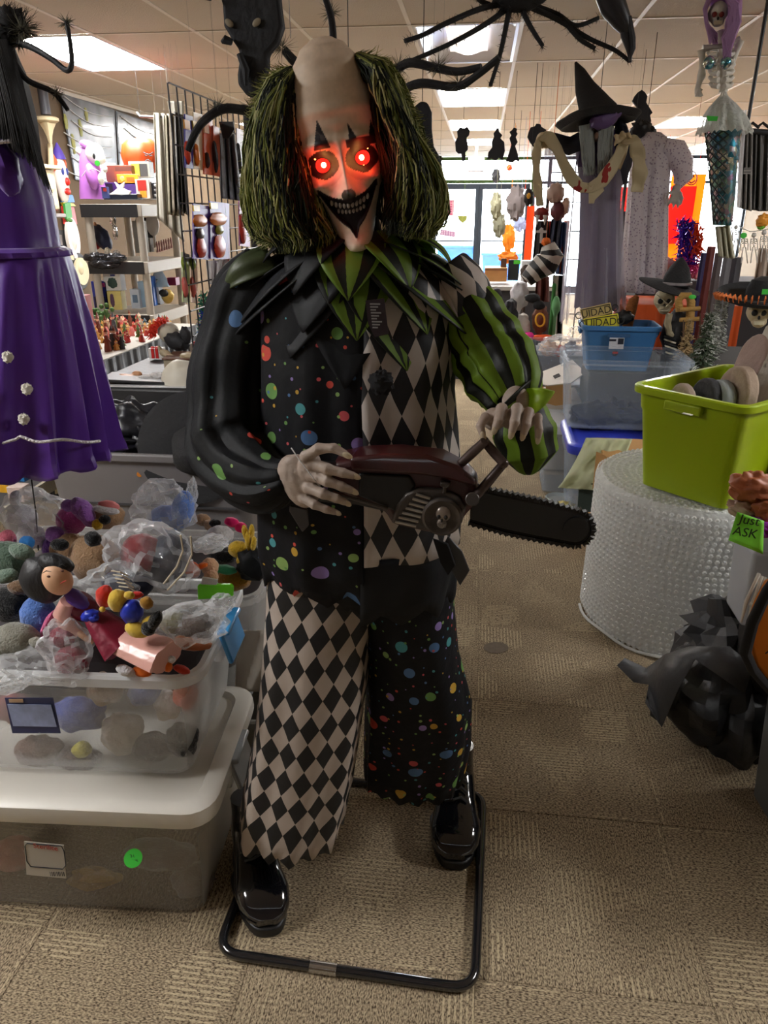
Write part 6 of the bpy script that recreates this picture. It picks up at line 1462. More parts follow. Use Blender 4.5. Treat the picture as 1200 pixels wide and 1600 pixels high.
for k in range(240):
    p = at(323+g2.gauss(0, 4), 515+g2.uniform(-26, 30), 3.25); d = V((g2.gauss(0, 1), g2.gauss(0, 1), g2.gauss(0, 1))).normalized()*.03; q.tube([p, p+d], [.003, .0006], 3, caps=False)
mk('feather_boa', q, M('blue_feather', srgb(30, 50, 170), .7, tl=.3), label='royal blue feather boa below the green one', cat='feather boa', ang=180)
# ================================================================ RIGHT FOREGROUND
# bubble-wrap roll
BW = film('bubble_film', (.93, .94, .93), .12, .18, bump=(40, .5), gl=.3)
br = thing('bubble_wrap_roll', 'big roll of clear bubble wrap standing on end under the lime tote', 'bubble wrap', (.90, 2.82, 0))
bc, bR, bH = (.90, 2.82), .405, .60
q = MB().lathe([(.0, .002), (bR-.02, .002), (bR, .015), (bR+.004, .2), (bR, .4), (bR-.004, bH-.02), (bR-.02, bH), (bR-.1, bH+.003), (.05, bH), (.0, bH)], (bc[0], bc[1], 0), 96, wob=lambda a, z: .008*math.sin(5*a+z*4)+.004*math.sin(17*a))
mk('rolled_film', q, BW, br)
mk('film_core', MB().lathe([(bR-.03, .02), (bR-.03, bH-.03), (.02, bH-.03)], (bc[0], bc[1], 0), 48), M('layered_film', srgb(196, 200, 196), .5), br)
q = MB()
nb = 104
for r in range(26):
    for k in range(nb):
        a = 2*math.pi*(k+.5*(r % 2))/nb + .06*math.sin(r*.5)
        if math.sin(a) > .75: continue
        z = .02+r*.0222+.006*math.sin(3*a)
        rad = bR*(1+.008*math.sin(5*a+z*4)+.004*math.sin(17*a))+.001
        n = V((math.cos(a), math.sin(a), 0)); t = V((-math.sin(a), math.cos(a), 0)); c0 = V((bc[0], bc[1], z))+n*rad; s = .0088
        vs = [c0+t*(s*math.cos(b))+V((0, 0, s*math.sin(b))) for b in [math.pi/3*i for i in range(6)]]+[c0+n*.0045+t*(s*.55*math.cos(b))+V((0, 0, s*.55*math.sin(b))) for b in [math.pi/3*i for i in range(6)]]
        q.add(vs, [(i, (i+1) % 6, 6+(i+1) % 6, 6+i) for i in range(6)]+[tuple(range(6, 12))])
for ring in range(7):
    for k in range(90):
        rad = bR-.025-.026*ring; a = 2*math.pi*k/90+ring
        c0 = V((bc[0]+rad*math.cos(a), bc[1]+rad*math.sin(a), bH+.001)); s = .009
        q.add([c0+V((s*math.cos(b), s*math.sin(b), 0)) for b in [math.pi/3*i for i in range(6)]]+[c0+V((s*.5*math.cos(b), s*.5*math.sin(b), .004)) for b in [math.pi/3*i for i in range(6)]], [(i, (i+1) % 6, 6+(i+1) % 6, 6+i) for i in range(6)]+[tuple(range(6, 12))])
mk('air_bubbles', q, film('bubble_dome', (.97, .98, .97), .35, .06, gl=.6), br, kind='stuff', ang=20)
mk('film_edge', MB().tube([(bc[0]+(bR+.012)*math.cos(a), bc[1]+(bR+.012)*math.sin(a), .012+.006*math.sin(a*9)) for a in [R(180+k*6) for k in range(26)]], .006, 6), BW, br)
# lime tote with foam tombstones
LIME = M('lime_plastic', srgb(166, 190, 14), .38, coat=.15, tl=.12)
LR = R(43.5)
lt = tote('lime_tote', 'bright lime green tote of foam tombstones standing on the bubble wrap roll', (.925, 2.735, .612), .60, .40, .375, LR, LIME, tp=.84, rim=.022, r=.04)
e = Matrix.Rotation(LR, 3, 'Z')
mk('white_scuff', MB().box(atz(1074, 647, .989), (.03, .012, .002), rot=(0, 0, -.8)), M('scuff_white', srgb(220, 220, 200), .6), lt)
STN = {}
def stone_mat(i, c): return M('foam_stone%d' % i, srgb(*c), .85, var=(9, .3), bump=(26, .6))
def tomb(lab, prof, Yc, th, c, i, lean=0, dz=0, extra=None, rz=R(102)):
    th *= 1.35
    """profile in metres (along, up); slab normal follows the tote's long side"""
    t = thing('tombstone', lab, 'tombstone', Yc)
    al = V((math.cos(rz), math.sin(rz), 0)); nr = V((math.sin(rz), -math.cos(rz), 0)); up_ = (V((0, 0, 1))+nr*lean).normalized()
    P = [V(Yc)+al*x+up_*z-nr*th/2 for x, z in prof]
    mk('slab', MB().prism(P, nr*th), stone_mat(i, c), t, bev=.012, bseg=3)
    if extra:
        for (x, z, r) in extra:
            p = V(Yc)+al*x+up_*z-nr*(th/2+.002); mk('carved_roundel', MB().lathe([(r*.5, 0), (r, 0), (r, .012), (r*.6, .016)], p, 20, rot=(math.pi/2, 0, rz)), stone_mat(i, c), t)
    return t
def arch(w_, h, r=None, sh=0):
    r = r or w_/2; P = [(-w_/2, 0), (w_/2, 0), (w_/2, h-r)]
    if sh: P += [(w_/2-sh, h-r)]
    P += [((w_/2-sh)*math.cos(a), h-r+r*math.sin(a)) for a in [math.pi*k/10 for k in range(1, 10)]]
    if sh: P += [(-w_/2+sh, h-r)]
    return P+[(-w_/2, h-r)]
base = V((.935, 2.715, .64)); lg = e @ V((1, 0, 0)); sh_ = e @ V((0, 1, 0))
def slot(s, o=0): return base+lg*s+sh_*o
tomb('rounded brown-grey foam tombstone lowest at the near left corner of the lime tote', arch(.16, .35, .08), (0.735, 2.68, .64), .028, (150, 132, 118), 1, lean=0)
tomb('small grey foam tombstone second from the lime tote\'s left end', arch(.12, .32, .06), (0.765, 2.62, .64), .03, (120, 116, 110), 2, lean=0)
tomb('black foam tombstone third in the lime tote', arch(.17, .37, .08), (0.8, 2.68, .64), .03, (46, 46, 48), 3, lean=0.05)
tomb('pale blue-grey foam tombstone fourth in the lime tote', arch(.16, .37, .07), (0.83, 2.66, .64), .032, (150, 156, 158), 4, lean=0.08)
tomb('tan foam tombstone with rounded shoulder in the middle of the lime tote', arch(.2, .42, .10), (0.87, 2.66, .64), .036, (160, 140, 122), 5, lean=0.12)
tomb('tall pale grey foam tombstone with carved roundel leaning right', arch(.22, .64, .08, .02), (.915, 2.70, .64), .045, (186, 180, 170), 6, lean=0.3, extra=[(0, .43, .018), (0, .43, .008)])
tomb('pink-grey foam tombstone peeking behind the tall pale one', arch(.17, .52, .08), (0.9, 2.8, .64), .03, (170, 146, 138), 7, lean=0.25)
tomb('dark charcoal foam tombstone between the tall pale one and the jagged one', arch(.25, .60, .12, .02), (.995, 2.72, .64), .045, (84, 84, 84), 8, lean=0.32)
tomb('rough dark grey foam tombstone with jagged edge at the right of the lime tote', [(-.15, 0), (.15, 0), (.155, .3), (.14, .38), (.15, .45), (.10, .56), (.06, .6), (-.02, .62), (-.08, .58), (-.12, .5), (-.14, .42), (-.155, .34)], (1.06, 2.68, .64), .055, (104, 104, 104), 9, lean=0.36)
tomb('black carved foam tombstone with cross top behind the lime tote', [(-.09, 0), (.09, 0), (.09, .42), (.06, .45), (.06, .56), (.03, .60), (-.03, .60), (-.06, .56), (-.06, .45), (-.09, .42)], (1.06, 2.86, .64), .05, (70, 70, 72), 10, lean=0.3)
# black trash bag
TB = M('black_bin_liner', (.012, .012, .013), .5, bump=(9, .9), tl=0)
def facets(nm, pts, tris, m, par, solid=.002, sub=0):
    q = MB().add([at(*p) for p in pts], tris); return mk(nm, q, m, par, solid=solid, ang=28, sub=sub)
tbg = thing('trash_bag', 'open black plastic trash bag slumped beside the bubble wrap roll', 'trash bag', (.86, 2.0, 0))
q = MB(); lump(q, 1108, 1076, 2.05, 66, 62, rd=80, amt=.6, lf=2, n=22, m=13); lump(q, 1150, 1120, 2.0, 44, 74, rd=70, amt=.6, lf=2, n=20, m=12); mk('bag_body', q, TB, tbg, ang=24, sub=1)
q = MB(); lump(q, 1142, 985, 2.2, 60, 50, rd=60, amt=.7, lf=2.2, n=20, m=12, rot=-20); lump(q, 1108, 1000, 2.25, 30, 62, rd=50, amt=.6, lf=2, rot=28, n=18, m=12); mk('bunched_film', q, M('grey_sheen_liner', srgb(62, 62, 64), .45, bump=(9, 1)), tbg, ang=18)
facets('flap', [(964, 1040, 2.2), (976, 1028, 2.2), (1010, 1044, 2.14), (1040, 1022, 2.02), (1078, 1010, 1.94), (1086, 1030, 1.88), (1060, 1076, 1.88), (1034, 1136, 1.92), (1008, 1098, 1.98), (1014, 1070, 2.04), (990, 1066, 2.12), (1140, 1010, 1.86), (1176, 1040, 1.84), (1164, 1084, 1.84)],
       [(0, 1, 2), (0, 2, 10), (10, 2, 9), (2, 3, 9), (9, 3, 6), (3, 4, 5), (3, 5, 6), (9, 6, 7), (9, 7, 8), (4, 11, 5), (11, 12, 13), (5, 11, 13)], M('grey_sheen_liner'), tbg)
facets('torn_strip', [(1016, 1090, 2.06), (1032, 1096, 2.03), (1030, 1128, 2.0), (1016, 1118, 2.04)], [(0, 1, 2, 3)], TB, tbg)
# grey bin at the right edge with bag, cloths, note
gb2 = tote('grey_bin', 'dark grey bin at the picture edge below the orange bag', (1.07, 1.60, 0), .46, .5, .50, R(6), M('cool_grey_bin', srgb(104, 106, 106), .5), tp=.88, rim=.014)
mk('black_wheel', MB().cyl((.86, 1.36, .03), (.89, 1.36, .03), .03, 16), SB, gb2)
ob = thing('orange_bag', 'orange cloth bag with black border and black lettering over the grey bin', 'cloth bag', at(1185, 1080, 1.55))
mk('panel', MB().prism([at(x, y, 1.56) for x, y in ((1172, 1000), (1188, 955), (1206, 920), (1290, 900), (1300, 1100), (1206, 1070), (1182, 1040))], (0, .05, 0)), M('orange_felt', srgb(226, 128, 20), .8, bump=(60, .3)), ob, bev=.006)
mk('black_border', MB().tube([at(x, y, 1.55) for x, y in ((1300, 1115), (1206, 1082), (1176, 1046), (1164, 1018), (1176, 972), (1198, 925), (1230, 880))], [.012, .016, .018, .019, .018, .016, .014], 10, flat=.7), M('black_felt_trim', (.014, .014, .016), .85), ob)
text('lettering', 'HALL', .03, M('letter_black', (.01, .01, .01), .6), at(1216, 1030, 1.555), (math.pi/2, R(38), 0), ob, align='CENTER')
mk('dark_body', MB().box((1.03, 1.70, .62), (.36, .26, .26)), M('teal_black_cloth', srgb(14, 26, 28), .8), ob, bev=.03)
cc = thing('clear_container', 'clear plastic container under the green price note', 'container', at(1180, 960, 1.95))
q = MB(); mk('body', q.box(at(1196, 905, 2.0), (.16, .16, .24), taper=.88), film('clear_box_plastic', (.75, .78, .84), .3, .15), cc, bev=.012, bseg=3)
mk('stack_base', MB().box((at(1196, 905, 2.0).x+.05, 2.02, .33), (.12, .14, .65)), M('dark_carton'), label='dark carton holding up the clear plastic container', cat='carton', bev=.004)
hn = thing('skeleton_hand', 'white plastic skeleton hand hanging at the picture edge', 'skeleton hand', at(1180, 980, 1.82))
for k, (x0, y0, x1, y1, x2, y2) in enumerate(((1186, 896, 1166, 940, 1158, 972), (1190, 900, 1176, 944, 1168, 978), (1196, 902, 1186, 946, 1176, 984), (1204, 900, 1194, 945, 1184, 970))):
    mk('finger_bone', MB().tube([at(x0, y0, 1.82), at((x0+x1)/2, (y0+y1)/2, 1.8), at(x1, y1, 1.8), at(x2, y2, 1.81)], [.005, .0042, .0055, .003], 8), M('bone_plastic', srgb(214, 210, 200), .4), hn)
mk('knuckle', MB().ell(at(1178, 945, 1.8), (.012, .008, .01)), M('bone_plastic'), hn)
def crumple(nm, lab, blobs, m, cat='cloth', amt=.45): 
    q = MB()
    for b in blobs: lump(q, *b[:5], rot=b[5] if len(b) > 5 else 0, amt=amt, lf=2.6, n=34, m=24, seed=b[0]*.1)
    return mk(nm, q, m, label=lab, cat=cat, ang=60)
crumple('crumpled_cloth', 'rust orange cloth on top of the folded pile at the picture edge', [(1178, 762, 1.88, 34, 24, 6), (1200, 790, 1.86, 24, 22, -10)], M('rust_satin', srgb(172, 98, 60), .5, bump=(14, .6), var=(8, .3)))
crumple('crumpled_cloth', 'pale pink cloth in the middle of the folded pile', [(1160, 796, 1.87, 24, 13, 24), (1180, 806, 1.88, 20, 10)], M('pink_cream_satin', srgb(196, 164, 148), .5, bump=(14, .6)))
crumple('crumpled_cloth', 'bright purple cloth under the rust one in the pile', [(1184, 822, 1.84, 26, 13, 14)], M('bright_purple_satin', srgb(150, 40, 170), .4, bump=(14, .6)))
crumple('crumpled_cloth', 'dark navy cloth lowest in the folded pile', [(1198, 808, 1.90, 22, 14, 10)], M('navy_cloth', srgb(26, 26, 40), .7))
mk('cloth_stand', MB().box((at(1200, 830, 2.0).x+.19, 2.05, .43), (.26, .3, .86)), M('dark_carton'), label='tall dark carton carrying the folded pile of cloths', cat='carton', bev=.004)
nt_ = mk('price_note', MB().sheet(lambda u, v: at(1152+42*u-14*v*(1-u)-2*v*u, 800+14*u+44*v+8*u*v, 1.80+.012*math.sin(v*3+u*2)), 8, 8), M('note_green', srgb(130, 226, 56), .6), label='neon green handwritten price note hanging from the cloth pile', cat='note', solid=.001)
text('handwriting', 'Just\nASK', .034, M('marker_ink'), at(1168, 823, 1.793), (math.pi/2, R(8), 0), nt_, ext=.0004)

# ================================================================ RIGHT MIDDLE: totes and cartons
CLR = film('clear_blue_plastic', (.60, .70, .82), .92, .2, gl=.35)
tote('clear_tote', 'clear tote with dark contents standing on the blue-lidded tote', (.77, 4.02, .50), .60, .42, .36, R(-1), CLR, rim=.018)
crumple('dark_toys', 'dark jumble of props inside the clear tote beside the white carton', [(930, 650, 3.95, 34, 22), (960, 646, 4.0, 26, 20), (905, 660, 3.98, 18, 16), (990, 652, 4.0, 30, 22)], M('dark_props', srgb(40, 44, 58), .7, var=(9, .4)), 'props', .4)
bl = tote('blue_lidded_tote', 'tote with royal blue lid under the clear tote', (.78, 3.84, .06), .56, .50, .40, R(-1), CLR, lid=M('royal_blue_lid', srgb(50, 66, 190), .35, coat=.2), rim=.016)
tote('white_lidded_tote', 'clear tote with milky lid low on the floor behind the blue-lidded one', (.70, 4.35, 0), .60, .36, .40, R(-1), CLR, lid=film('milky_lid', (.85, .88, .9), .2, .3), rim=.016)
CB = M('carton_brown', srgb(186, 142, 88), .85, bump=(60, .1)); CW = M('carton_white', srgb(206, 198, 186), .75)
wc = thing('white_carton', 'white carton with open flap beside the clear totes', 'carton', (.62, 4.75, 0))
mk('box', MB().ab((.40, 4.62, 0), (.665, 5.0, .46)), CW, wc, bev=.004)
fl_ = mk('flap', MB().prism([at(836, 596, 4.50), at(855, 602, 4.45), at(892, 598, 4.5), at(915, 582, 4.9), at(894, 562, 5.2), at(838, 584, 5.0)], (0, 0, -.006)), CW, wc)
mk('side_flap', MB().prism([at(853, 602, 4.45), at(892, 599, 4.5), at(893, 631, 4.5), at(868, 634, 4.45), at(853, 630, 4.45)], (0, .006, 0)), CB, wc); mk('side_flap', MB().prism([at(834, 598, 4.6), at(850, 604, 4.47), at(843, 622, 4.47), at(834, 616, 4.6)], (0, .006, 0)), CB, wc)
mk('black_label', MB().prism([at(864, 588, 4.62), at(873, 584, 4.68), at(876, 588, 4.65), at(867, 592, 4.6)], (0, 0, .004)), SB, fl_)
mk('carton_window', MB().ab((.46, 4.612, .14), (.54, 4.62, .22)), M('carton_grey', srgb(150, 146, 138), .7), wc)
bcx = thing('brown_carton', 'open brown carton with cream cloth spilling out behind the bubble wrap', 'carton', (.80, 3.35, 0))
mk('box', MB().ab((.60, 3.28, 0), (.98, 3.60, .52)), CB, bcx, bev=.004)
mk('bent_flap', MB().prism([at(932, 706, 3.25), at(946, 712, 3.2), at(958, 734, 3.2), at(936, 760, 3.22), at(926, 764, 3.24)], (0, .006, 0)), CB, bcx)
mk('dark_panel', MB().prism([at(905, 756, 3.28), at(932, 756, 3.26), at(932, 800, 3.26), at(902, 800, 3.28)], (0, .008, 0)), M('dark_green_panel', srgb(44, 56, 50), .8), bcx)  # dark green panel on the carton's front
CRM = M('cream_gauze', srgb(200, 204, 168), .75, bump=(18, .7), tl=.25)
q = MB().sheet(lambda u, v: at(916+72*u-44*v*(1-u)-34*v*u, 684+2*u+24*v*u+104*v*(1-.45*u)-26*v*v*(1-u), 3.42-.18*v+.014*math.sin(u*16+v*5)+.008*math.sin(v*14+u*7)), 26, 26); mk('cream_cloth', q, CRM, label='cream gauze cloth spilling over the brown carton to the floor', cat='cloth', solid=.004)
q = MB().lathe([(.0, 0), (.06, 0), (.075, .02), (.07, .025), (.055, .008), (.0, .008)], atz(872, 782, .0), 20, rot=(0, 0, 0)); mk('glass_dish', q, film('dish_glass', (.7, .8, .85), .5, .05), label='small clear dish on the carpet by the saw tip', cat='dish')
q = MB(); lump(q, 882, 790, 3.75, 14, 7, amt=.4); mk('yellow_cloth', q, M('straw_cloth', srgb(190, 176, 110), .8), label='straw yellow cloth scrap on the carpet by the cream cloth', cat='cloth')
# plinth, blue tote with yellow signs
mk('plinth', MB().box((.88, 4.72, .33), (.4, .36, .66)), M('plinth_dark', srgb(60, 58, 60), .8), label='dark crate stack holding the steel blue tote', cat='crate', bev=.01)
BT = M('steel_blue_plastic', srgb(58, 110, 160), .4, coat=.1)
bt = tote('steel_blue_tote', 'steel blue tote of yellow warning signs behind the clear tote', (.845, 4.68, .665), .43, .30, .265, R(-2), BT, tp=.82, rim=.014, r=.03)
mk('paper_label', pic(951, 528, 976, 545, 4.50, .003), M('label_white', srgb(200, 200, 205), .5), bt); mk('printed_block', pic(965, 529, 975, 538, 4.497, .003), M('label_ink'), bt); mk('printed_line', pic(952, 530, 963, 533, 4.497, .003), M('label_ink'), bt)
mk('round_logo', MB().cyl(at(961, 552, 4.512), at(961, 552, 4.507), .017, 20), M('label_ink'), bt); mk('logo_bar', pic(957, 550, 966, 552.5, 4.504, .002), M('ribbon_red'), bt)
mk('handle_panel', pic(950, 522, 985, 527, 4.505, .01), M('blue_dark', srgb(34, 74, 116), .5), bt)
def sign(pts, Y_, lab, m, s=.06, rot=0):
    t = thing('warning_sign', lab, 'sign', at(*pts[3], Y_)); mk('board', MB().prism([at(x, y, Y_) for x, y in pts], (0, .02, 0)), m, t, bev=.003)
    cx, cy = sum(p[0] for p in pts)/4, sum(p[1] for p in pts)/4
    P = [((x-cx)*.92+cx, (y-cy)*.84+cy) for x, y in pts]; mk('border', MB().tube([at(x, y, Y_-.001) for x, y in P], .003, 5, closed=True), M('sign_black', (.015, .015, .012), .6), t)
    text('lettering', 'CUIDADO', s, M('sign_black'), at(cx, cy, Y_-.002), (math.pi/2, rot, 0), t, sx=.92); return t
sign(((906, 484), (954, 473), (958, 490), (912, 503)), 4.64, 'faded tan warning sign tilted up in the steel blue tote', M('sign_tan', srgb(186, 162, 104), .6), .06, R(-13))
sign(((912, 499), (966, 490), (968, 512), (915, 516)), 4.585, 'yellow warning sign with black lettering in front of the faded one', M('sign_yellow', srgb(212, 200, 50), .6), .062, R(-6))
q = MB(); lump(q, 975, 496, 4.7, 14, 10, amt=.3); mk('black_prop', q, SB, label='black prop beside the yellow warning signs', cat='prop')
SN = M('straw_rope', srgb(176, 110, 56), .8, wave=(30, .8, (1, 1, 6)))
q = MB().tube([at(x, y, 4.75) for x, y in ((980, 512), (984, 490), (990, 470), (996, 462))], [.03, .032, .028, .014], 12, fold=lambda a, t: .12*math.sin(t*60)); mk('braided_stalk', q, SN, label='tan ridged stalk rising from the steel blue tote', cat='prop')
q = MB().tube([at(x, y, 4.8) for x, y in ((968, 500), (972, 484), (968, 476))], [.02, .018, .008], 10); mk('pink_prop', q, M('pink_flesh', srgb(196, 130, 110), .6), label='pinkish prop between the signs and the ridged stalk', cat='prop')
# open clear tote of wrapped goods left of the blue tote
tote('open_clear_tote', 'clear tote of wrapped goods on the floor left of the steel blue tote', (.66, 5.45, .42), .62, .44, .26, R(0), CLR, rim=.016, latch=M('navy_latch', srgb(40, 60, 120), .4))
mk('crate', MB().box((.66, 5.45, .205), (.55, .4, .41)), M('plinth_dark'), label='dark crate beneath the clear tote of wrapped goods', cat='crate', bev=.01)
for k, (x, y, rx, ry, c) in enumerate(((858, 545, 14, 10, (200, 170, 150)), (876, 548, 10, 8, (190, 80, 60)), (892, 544, 10, 10, (120, 130, 150)))):
    q = MB(); lump(q, x, y, 5.45, rx, ry, amt=.4); mk('wrapped_item', q, M('wr%d' % k, srgb(*c), .5), label=('peach wrapped item in the clear tote', 'red wrapped item in the clear tote', 'grey-blue wrapped item in the clear tote')[k], cat='wrapped item')
bag('clear bag over the goods in the tote left of the steel blue one', [(876, 540, 5.42, 32, 14, 0), (900, 522, 5.5, 12, 12, 0)])

# table with trees and witch skeleton
dk = thing('side_table', 'black-clothed side table carrying small trees behind the lime tote', 'table', (1.55, 4.35, 0))
mk('tabletop', MB().ab((1.12, 3.75, .70), (2.6, 4.9, .74)), BTOP, dk, bev=.006)
pleats(1.11, 3.74, 2.6, 3.74, .74, .03, .012, 10, SKT, dk); pleats(1.11, 4.9, 1.11, 3.74, .74, .03, .012, 9, SKT, dk)
def pine(lab, x, yb, yt, Y_, wpx, mats, nb=150, seed=0):
    b = at(x, yb, Y_); t_ = at(x, yt, Y_); t = thing('small_tree', lab, 'tree', b); h = t_.z-b.z; r = wpx*mpp(Y_)/2; g = random.Random(seed)
    mk('trunk', MB().cyl(b, t_, .009, 8, r2=.003), M('twig_brown', srgb(90, 66, 46), .8), t)
    for mi, m_ in enumerate(mats):
        q = MB()
        for k in range(nb if mi == 0 else nb//2):
            s = .06+.94*g.random()**.85; a = g.uniform(0, 6.28); rr_ = r*(1-s*.93)*g.uniform(.6, 1.05)
            p = b+V((0, 0, h*s)); d = V((math.cos(a)*rr_, math.sin(a)*rr_, -rr_*.25))
            q.tube([p, p+d*.6, p+d], [.0035, .006, .0012] if mi == 0 else [.001, .0045, .003], 4, caps=False)
            for _ in range(4):
                w_ = p+d*g.uniform(.3, 1); dd = V((g.gauss(0, 1), g.gauss(0, 1), g.gauss(0, .7))).normalized()*r*.22; q.tube([w_, w_+dd], [.003, .0008], 3, caps=False)
        mk('needles' if mi == 0 else 'snow', q, m_, t, kind='stuff', ang=180)
    q = MB().cyl(b-V((0, 0, 0)), b+V((0, 0, .02)), .04, 12); mk('stand', q, M('twig_brown'), t)
    return t
NG = M('needle_green', srgb(70, 84, 62), .85); SNW = M('snow_white', srgb(196, 198, 190), .8); NT_ = M('needle_tan', srgb(160, 136, 96), .85); NW = M('needle_frost', srgb(150, 152, 144), .85)
def on(x, y, Y_, z): p = at(x, y, Y_); return p
pine('tan bristly little tree left of the snowy green one', 1068, 566, 500, 4.2, 42, [NT_], 130, 1)
pine('snowy dark green little tree nearest the lime tote', 1094, 580, 490, 4.0, 60, [NG, SNW], 190, 2)
pine('tall frosted grey tree behind the green one', 1108, 560, 454, 4.4, 40, [NW, SNW], 170, 3)
pine('second frosted grey tree at the right of the tall one', 1120, 560, 464, 4.5, 30, [NW, SNW], 130, 4)
mk('tree_riser', MB().ab((1.22, 3.85, .742), (2.1, 4.7, .80)), M('dark_carton'), label='low dark riser under the little trees', cat='riser', bev=.004)
# skeleton in witch hat
ws = thing('witch_skeleton', 'bound skull figure in floppy black witch hat and striped tunic', 'skeleton figure', at(1055, 560, 4.6))
BN = M('old_bone', srgb(186, 172, 140), .6, bump=(30, .4))
def skull(par, x, y, Y_, s, m=BN, rot=0, jaw=True, nm='skull', sock=None):
    k = mpp(Y_, 1.2); q = MB(); lump(q, x, y, Y_, s, s*1.05, rd=s*1.05, rot=rot, amt=.05, n=20, m=14); lump(q, x, y+s*.95, Y_-s*k*.35, s*.62, s*.55, rd=s*.6, amt=.1)
    o = mk(nm, q, m, par, remesh=max(.0015, s*k*.07))
    for sx in (-.4, .4): q = MB(); lump(q, x+s*sx, y+s*.18, Y_-s*k*.92, s*.26, s*.27, rd=s*.2, amt=0); mk('eye_socket', q, sock or M('socket_black'), par)
    q = MB(); lump(q, x, y+s*.62, Y_-s*k*.98, s*.12, s*.17, rd=s*.12, amt=0); mk('nose_hole', q, M('socket_black'), par)
    if jaw:
        q = MB()
        for j in range(6): q.box(at(x+s*(-.4+.16*j), y+s*1.1, Y_-s*k*.97), (s*k*.13, s*k*.12, s*k*.3))
        mk('teeth', q, M('tooth_bone', srgb(206, 196, 170), .5), par)
    return o
skull(ws, 1038, 468, 4.6, 15)
for pts in (((1026, 460), (1038, 470), (1050, 480)), ((1026, 474), (1040, 480), (1050, 470)), ((1030, 486), (1042, 486), (1052, 478))): mk('gauze_strip', MB().tube([at(x, y, 4.52) for x, y in pts], .008, 6, flat=.4), M('gauze_cream', srgb(200, 192, 166), .8), ws)
mk('hat_brim', MB().lathe([(0, 0), (.10, .0), (.17, -.012), (.175, -.006), (.10, .012), (0, .02)], at(1048, 447, 4.6), 32, rot=(R(8), R(12), 0), wob=lambda a, z: .08*math.sin(3*a)), M('black_felt'), ws)
mk('hat_crown', MB().lathe([(.085, 0), (.07, .05), (.05, .1), (.03, .13), (.004, .155)], at(1056, 446, 4.6), 24, rot=(0, R(4), 0), wob=lambda a, z: .06*math.sin(4*a+z*30)), M('black_felt'), ws)
mk('hat_band', MB().lathe([(.088, .006), (.088, .018), (.085, .02)], at(1056, 446, 4.6), 24), M('silver_trim'), ws)
q = MB(); lump(q, 1056, 520, 4.65, 20, 36, amt=.2); mk('tunic', q, SB, ws)
q = MB().tube([at(x, y, 4.58) for x, y in ((1046, 490), (1043, 505), (1046, 520), (1056, 524))], .02, 8); mk('bone_arm', q, BN, ws)
for k in range(7): mk('stripe', MB().box(at(1046+k*.6, 528+k*5, 4.53), (.07, .02, .008), rot=(0, .3, 0)), M('gauze_cream') if k % 2 else SB, ws)
mk('prop_lid', pic(1036, 555, 1068, 575, 4.5, .1), SB, ws, bev=.01)
t = thing('straw_wreath_prop', 'hooked straw-wrapped broom head beside the witch hat skull', 'broom', at(1070, 520, 4.4)); mk('hoop', MB().tube([at(x, y, 4.42) for x, y in ((1062, 486), (1060, 470), (1066, 462), (1076, 462), (1080, 472), (1078, 500), (1076, 520))], .022, 10, fold=lambda a, t: .1*math.sin(t*70)), M('straw_gold', srgb(166, 128, 66), .8, wave=(30, .8, (1, 1, 6))), t)
for y in (484, 500): mk('wrapped_rung', MB().tube([at(1062, y, 4.40), at(1094, y-2, 4.40)], .012, 8), M('straw_gold'), t)
mk('price_dot', MB().ell(at(1082, 464, 4.37), (.02, .003, .012)), M('neon_green'), t)
# sombrero skull
ss = thing('sombrero_skull', 'cream skull wearing a black sombrero with orange-striped brim', 'skull prop', at(1185, 515, 3.6))
skull(ss, 1186, 486, 3.6, 17)
mk('brim', MB().lathe([(0, 0), (.10, 0), (.17, .012), (.185, .03), (.18, .036), (.16, .02), (.10, .01), (0, .01)], at(1186, 470, 3.62), 40, rot=(R(10), 0, 0)), M('black_felt'), ss)
for k in range(26):
    a = R(170+k*8); p = at(1186, 470, 3.62)+V((.182*math.cos(a), .182*math.sin(a), .02+.032*math.sin(a)*0)); mk('brim_stitch', MB().box(p, (.022, .004, .03), rot=(0, .5, a)), M('stitch_orange', srgb(206, 110, 50), .7), ss)
mk('crown', MB().lathe([(.075, 0), (.07, .05), (.055, .085), (.02, .1), (0, .1)], at(1190, 468, 3.64), 24), M('black_felt'), ss); mk('price_dot', pic(1190, 452, 1202, 460, 3.55, .003), M('neon_green'), ss)
mk('skull_riser', MB().box((at(1186, 520, 3.6).x, 3.62, .42), (.2, .18, .84)), M('dark_carton'), label='dark carton behind the lime tote under the sombrero skull', cat='carton', bev=.005)
# orange-draped table
ORC = M('orange_cloth', srgb(206, 84, 20), .75, tl=.15, bump=(10, .4))
ot = thing('orange_table', 'table draped to the floor in bright orange cloth', 'table', (1.33, 5.4, 0))
mk('top_cloth', MB().ab((1.02, 5.15, .96), (1.68, 5.75, .985)), ORC, ot, bev=.01); pleats(1.01, 5.14, 1.69, 5.14, .985, .02, .02, 6, ORC, ot, 'cloth_skirt'); pleats(1.0, 5.75, 1.0, 5.14, .985, .02, .02, 6, ORC, ot, 'cloth_skirt')
for k, (x, y, rx, ry, c, l) in enumerate(((985, 440, 7, 11, (20, 20, 22), 'small black bottle prop on the orange table'), (986, 451, 8, 4, (230, 170, 30), 'yellow tray under the black bottle prop'), (1004, 450, 12, 5, (206, 190, 160), 'cream trinket dish on the orange table'), (1022, 446, 9, 6, (60, 50, 40), 'dark jewelled trinket at the orange table corner'))):
    q = MB(); lump(q, x, y, 5.35, rx, ry, amt=.15); mk('table_trinket', q, M('tt%d' % k, srgb(*c), .4), label=l, cat='trinket')

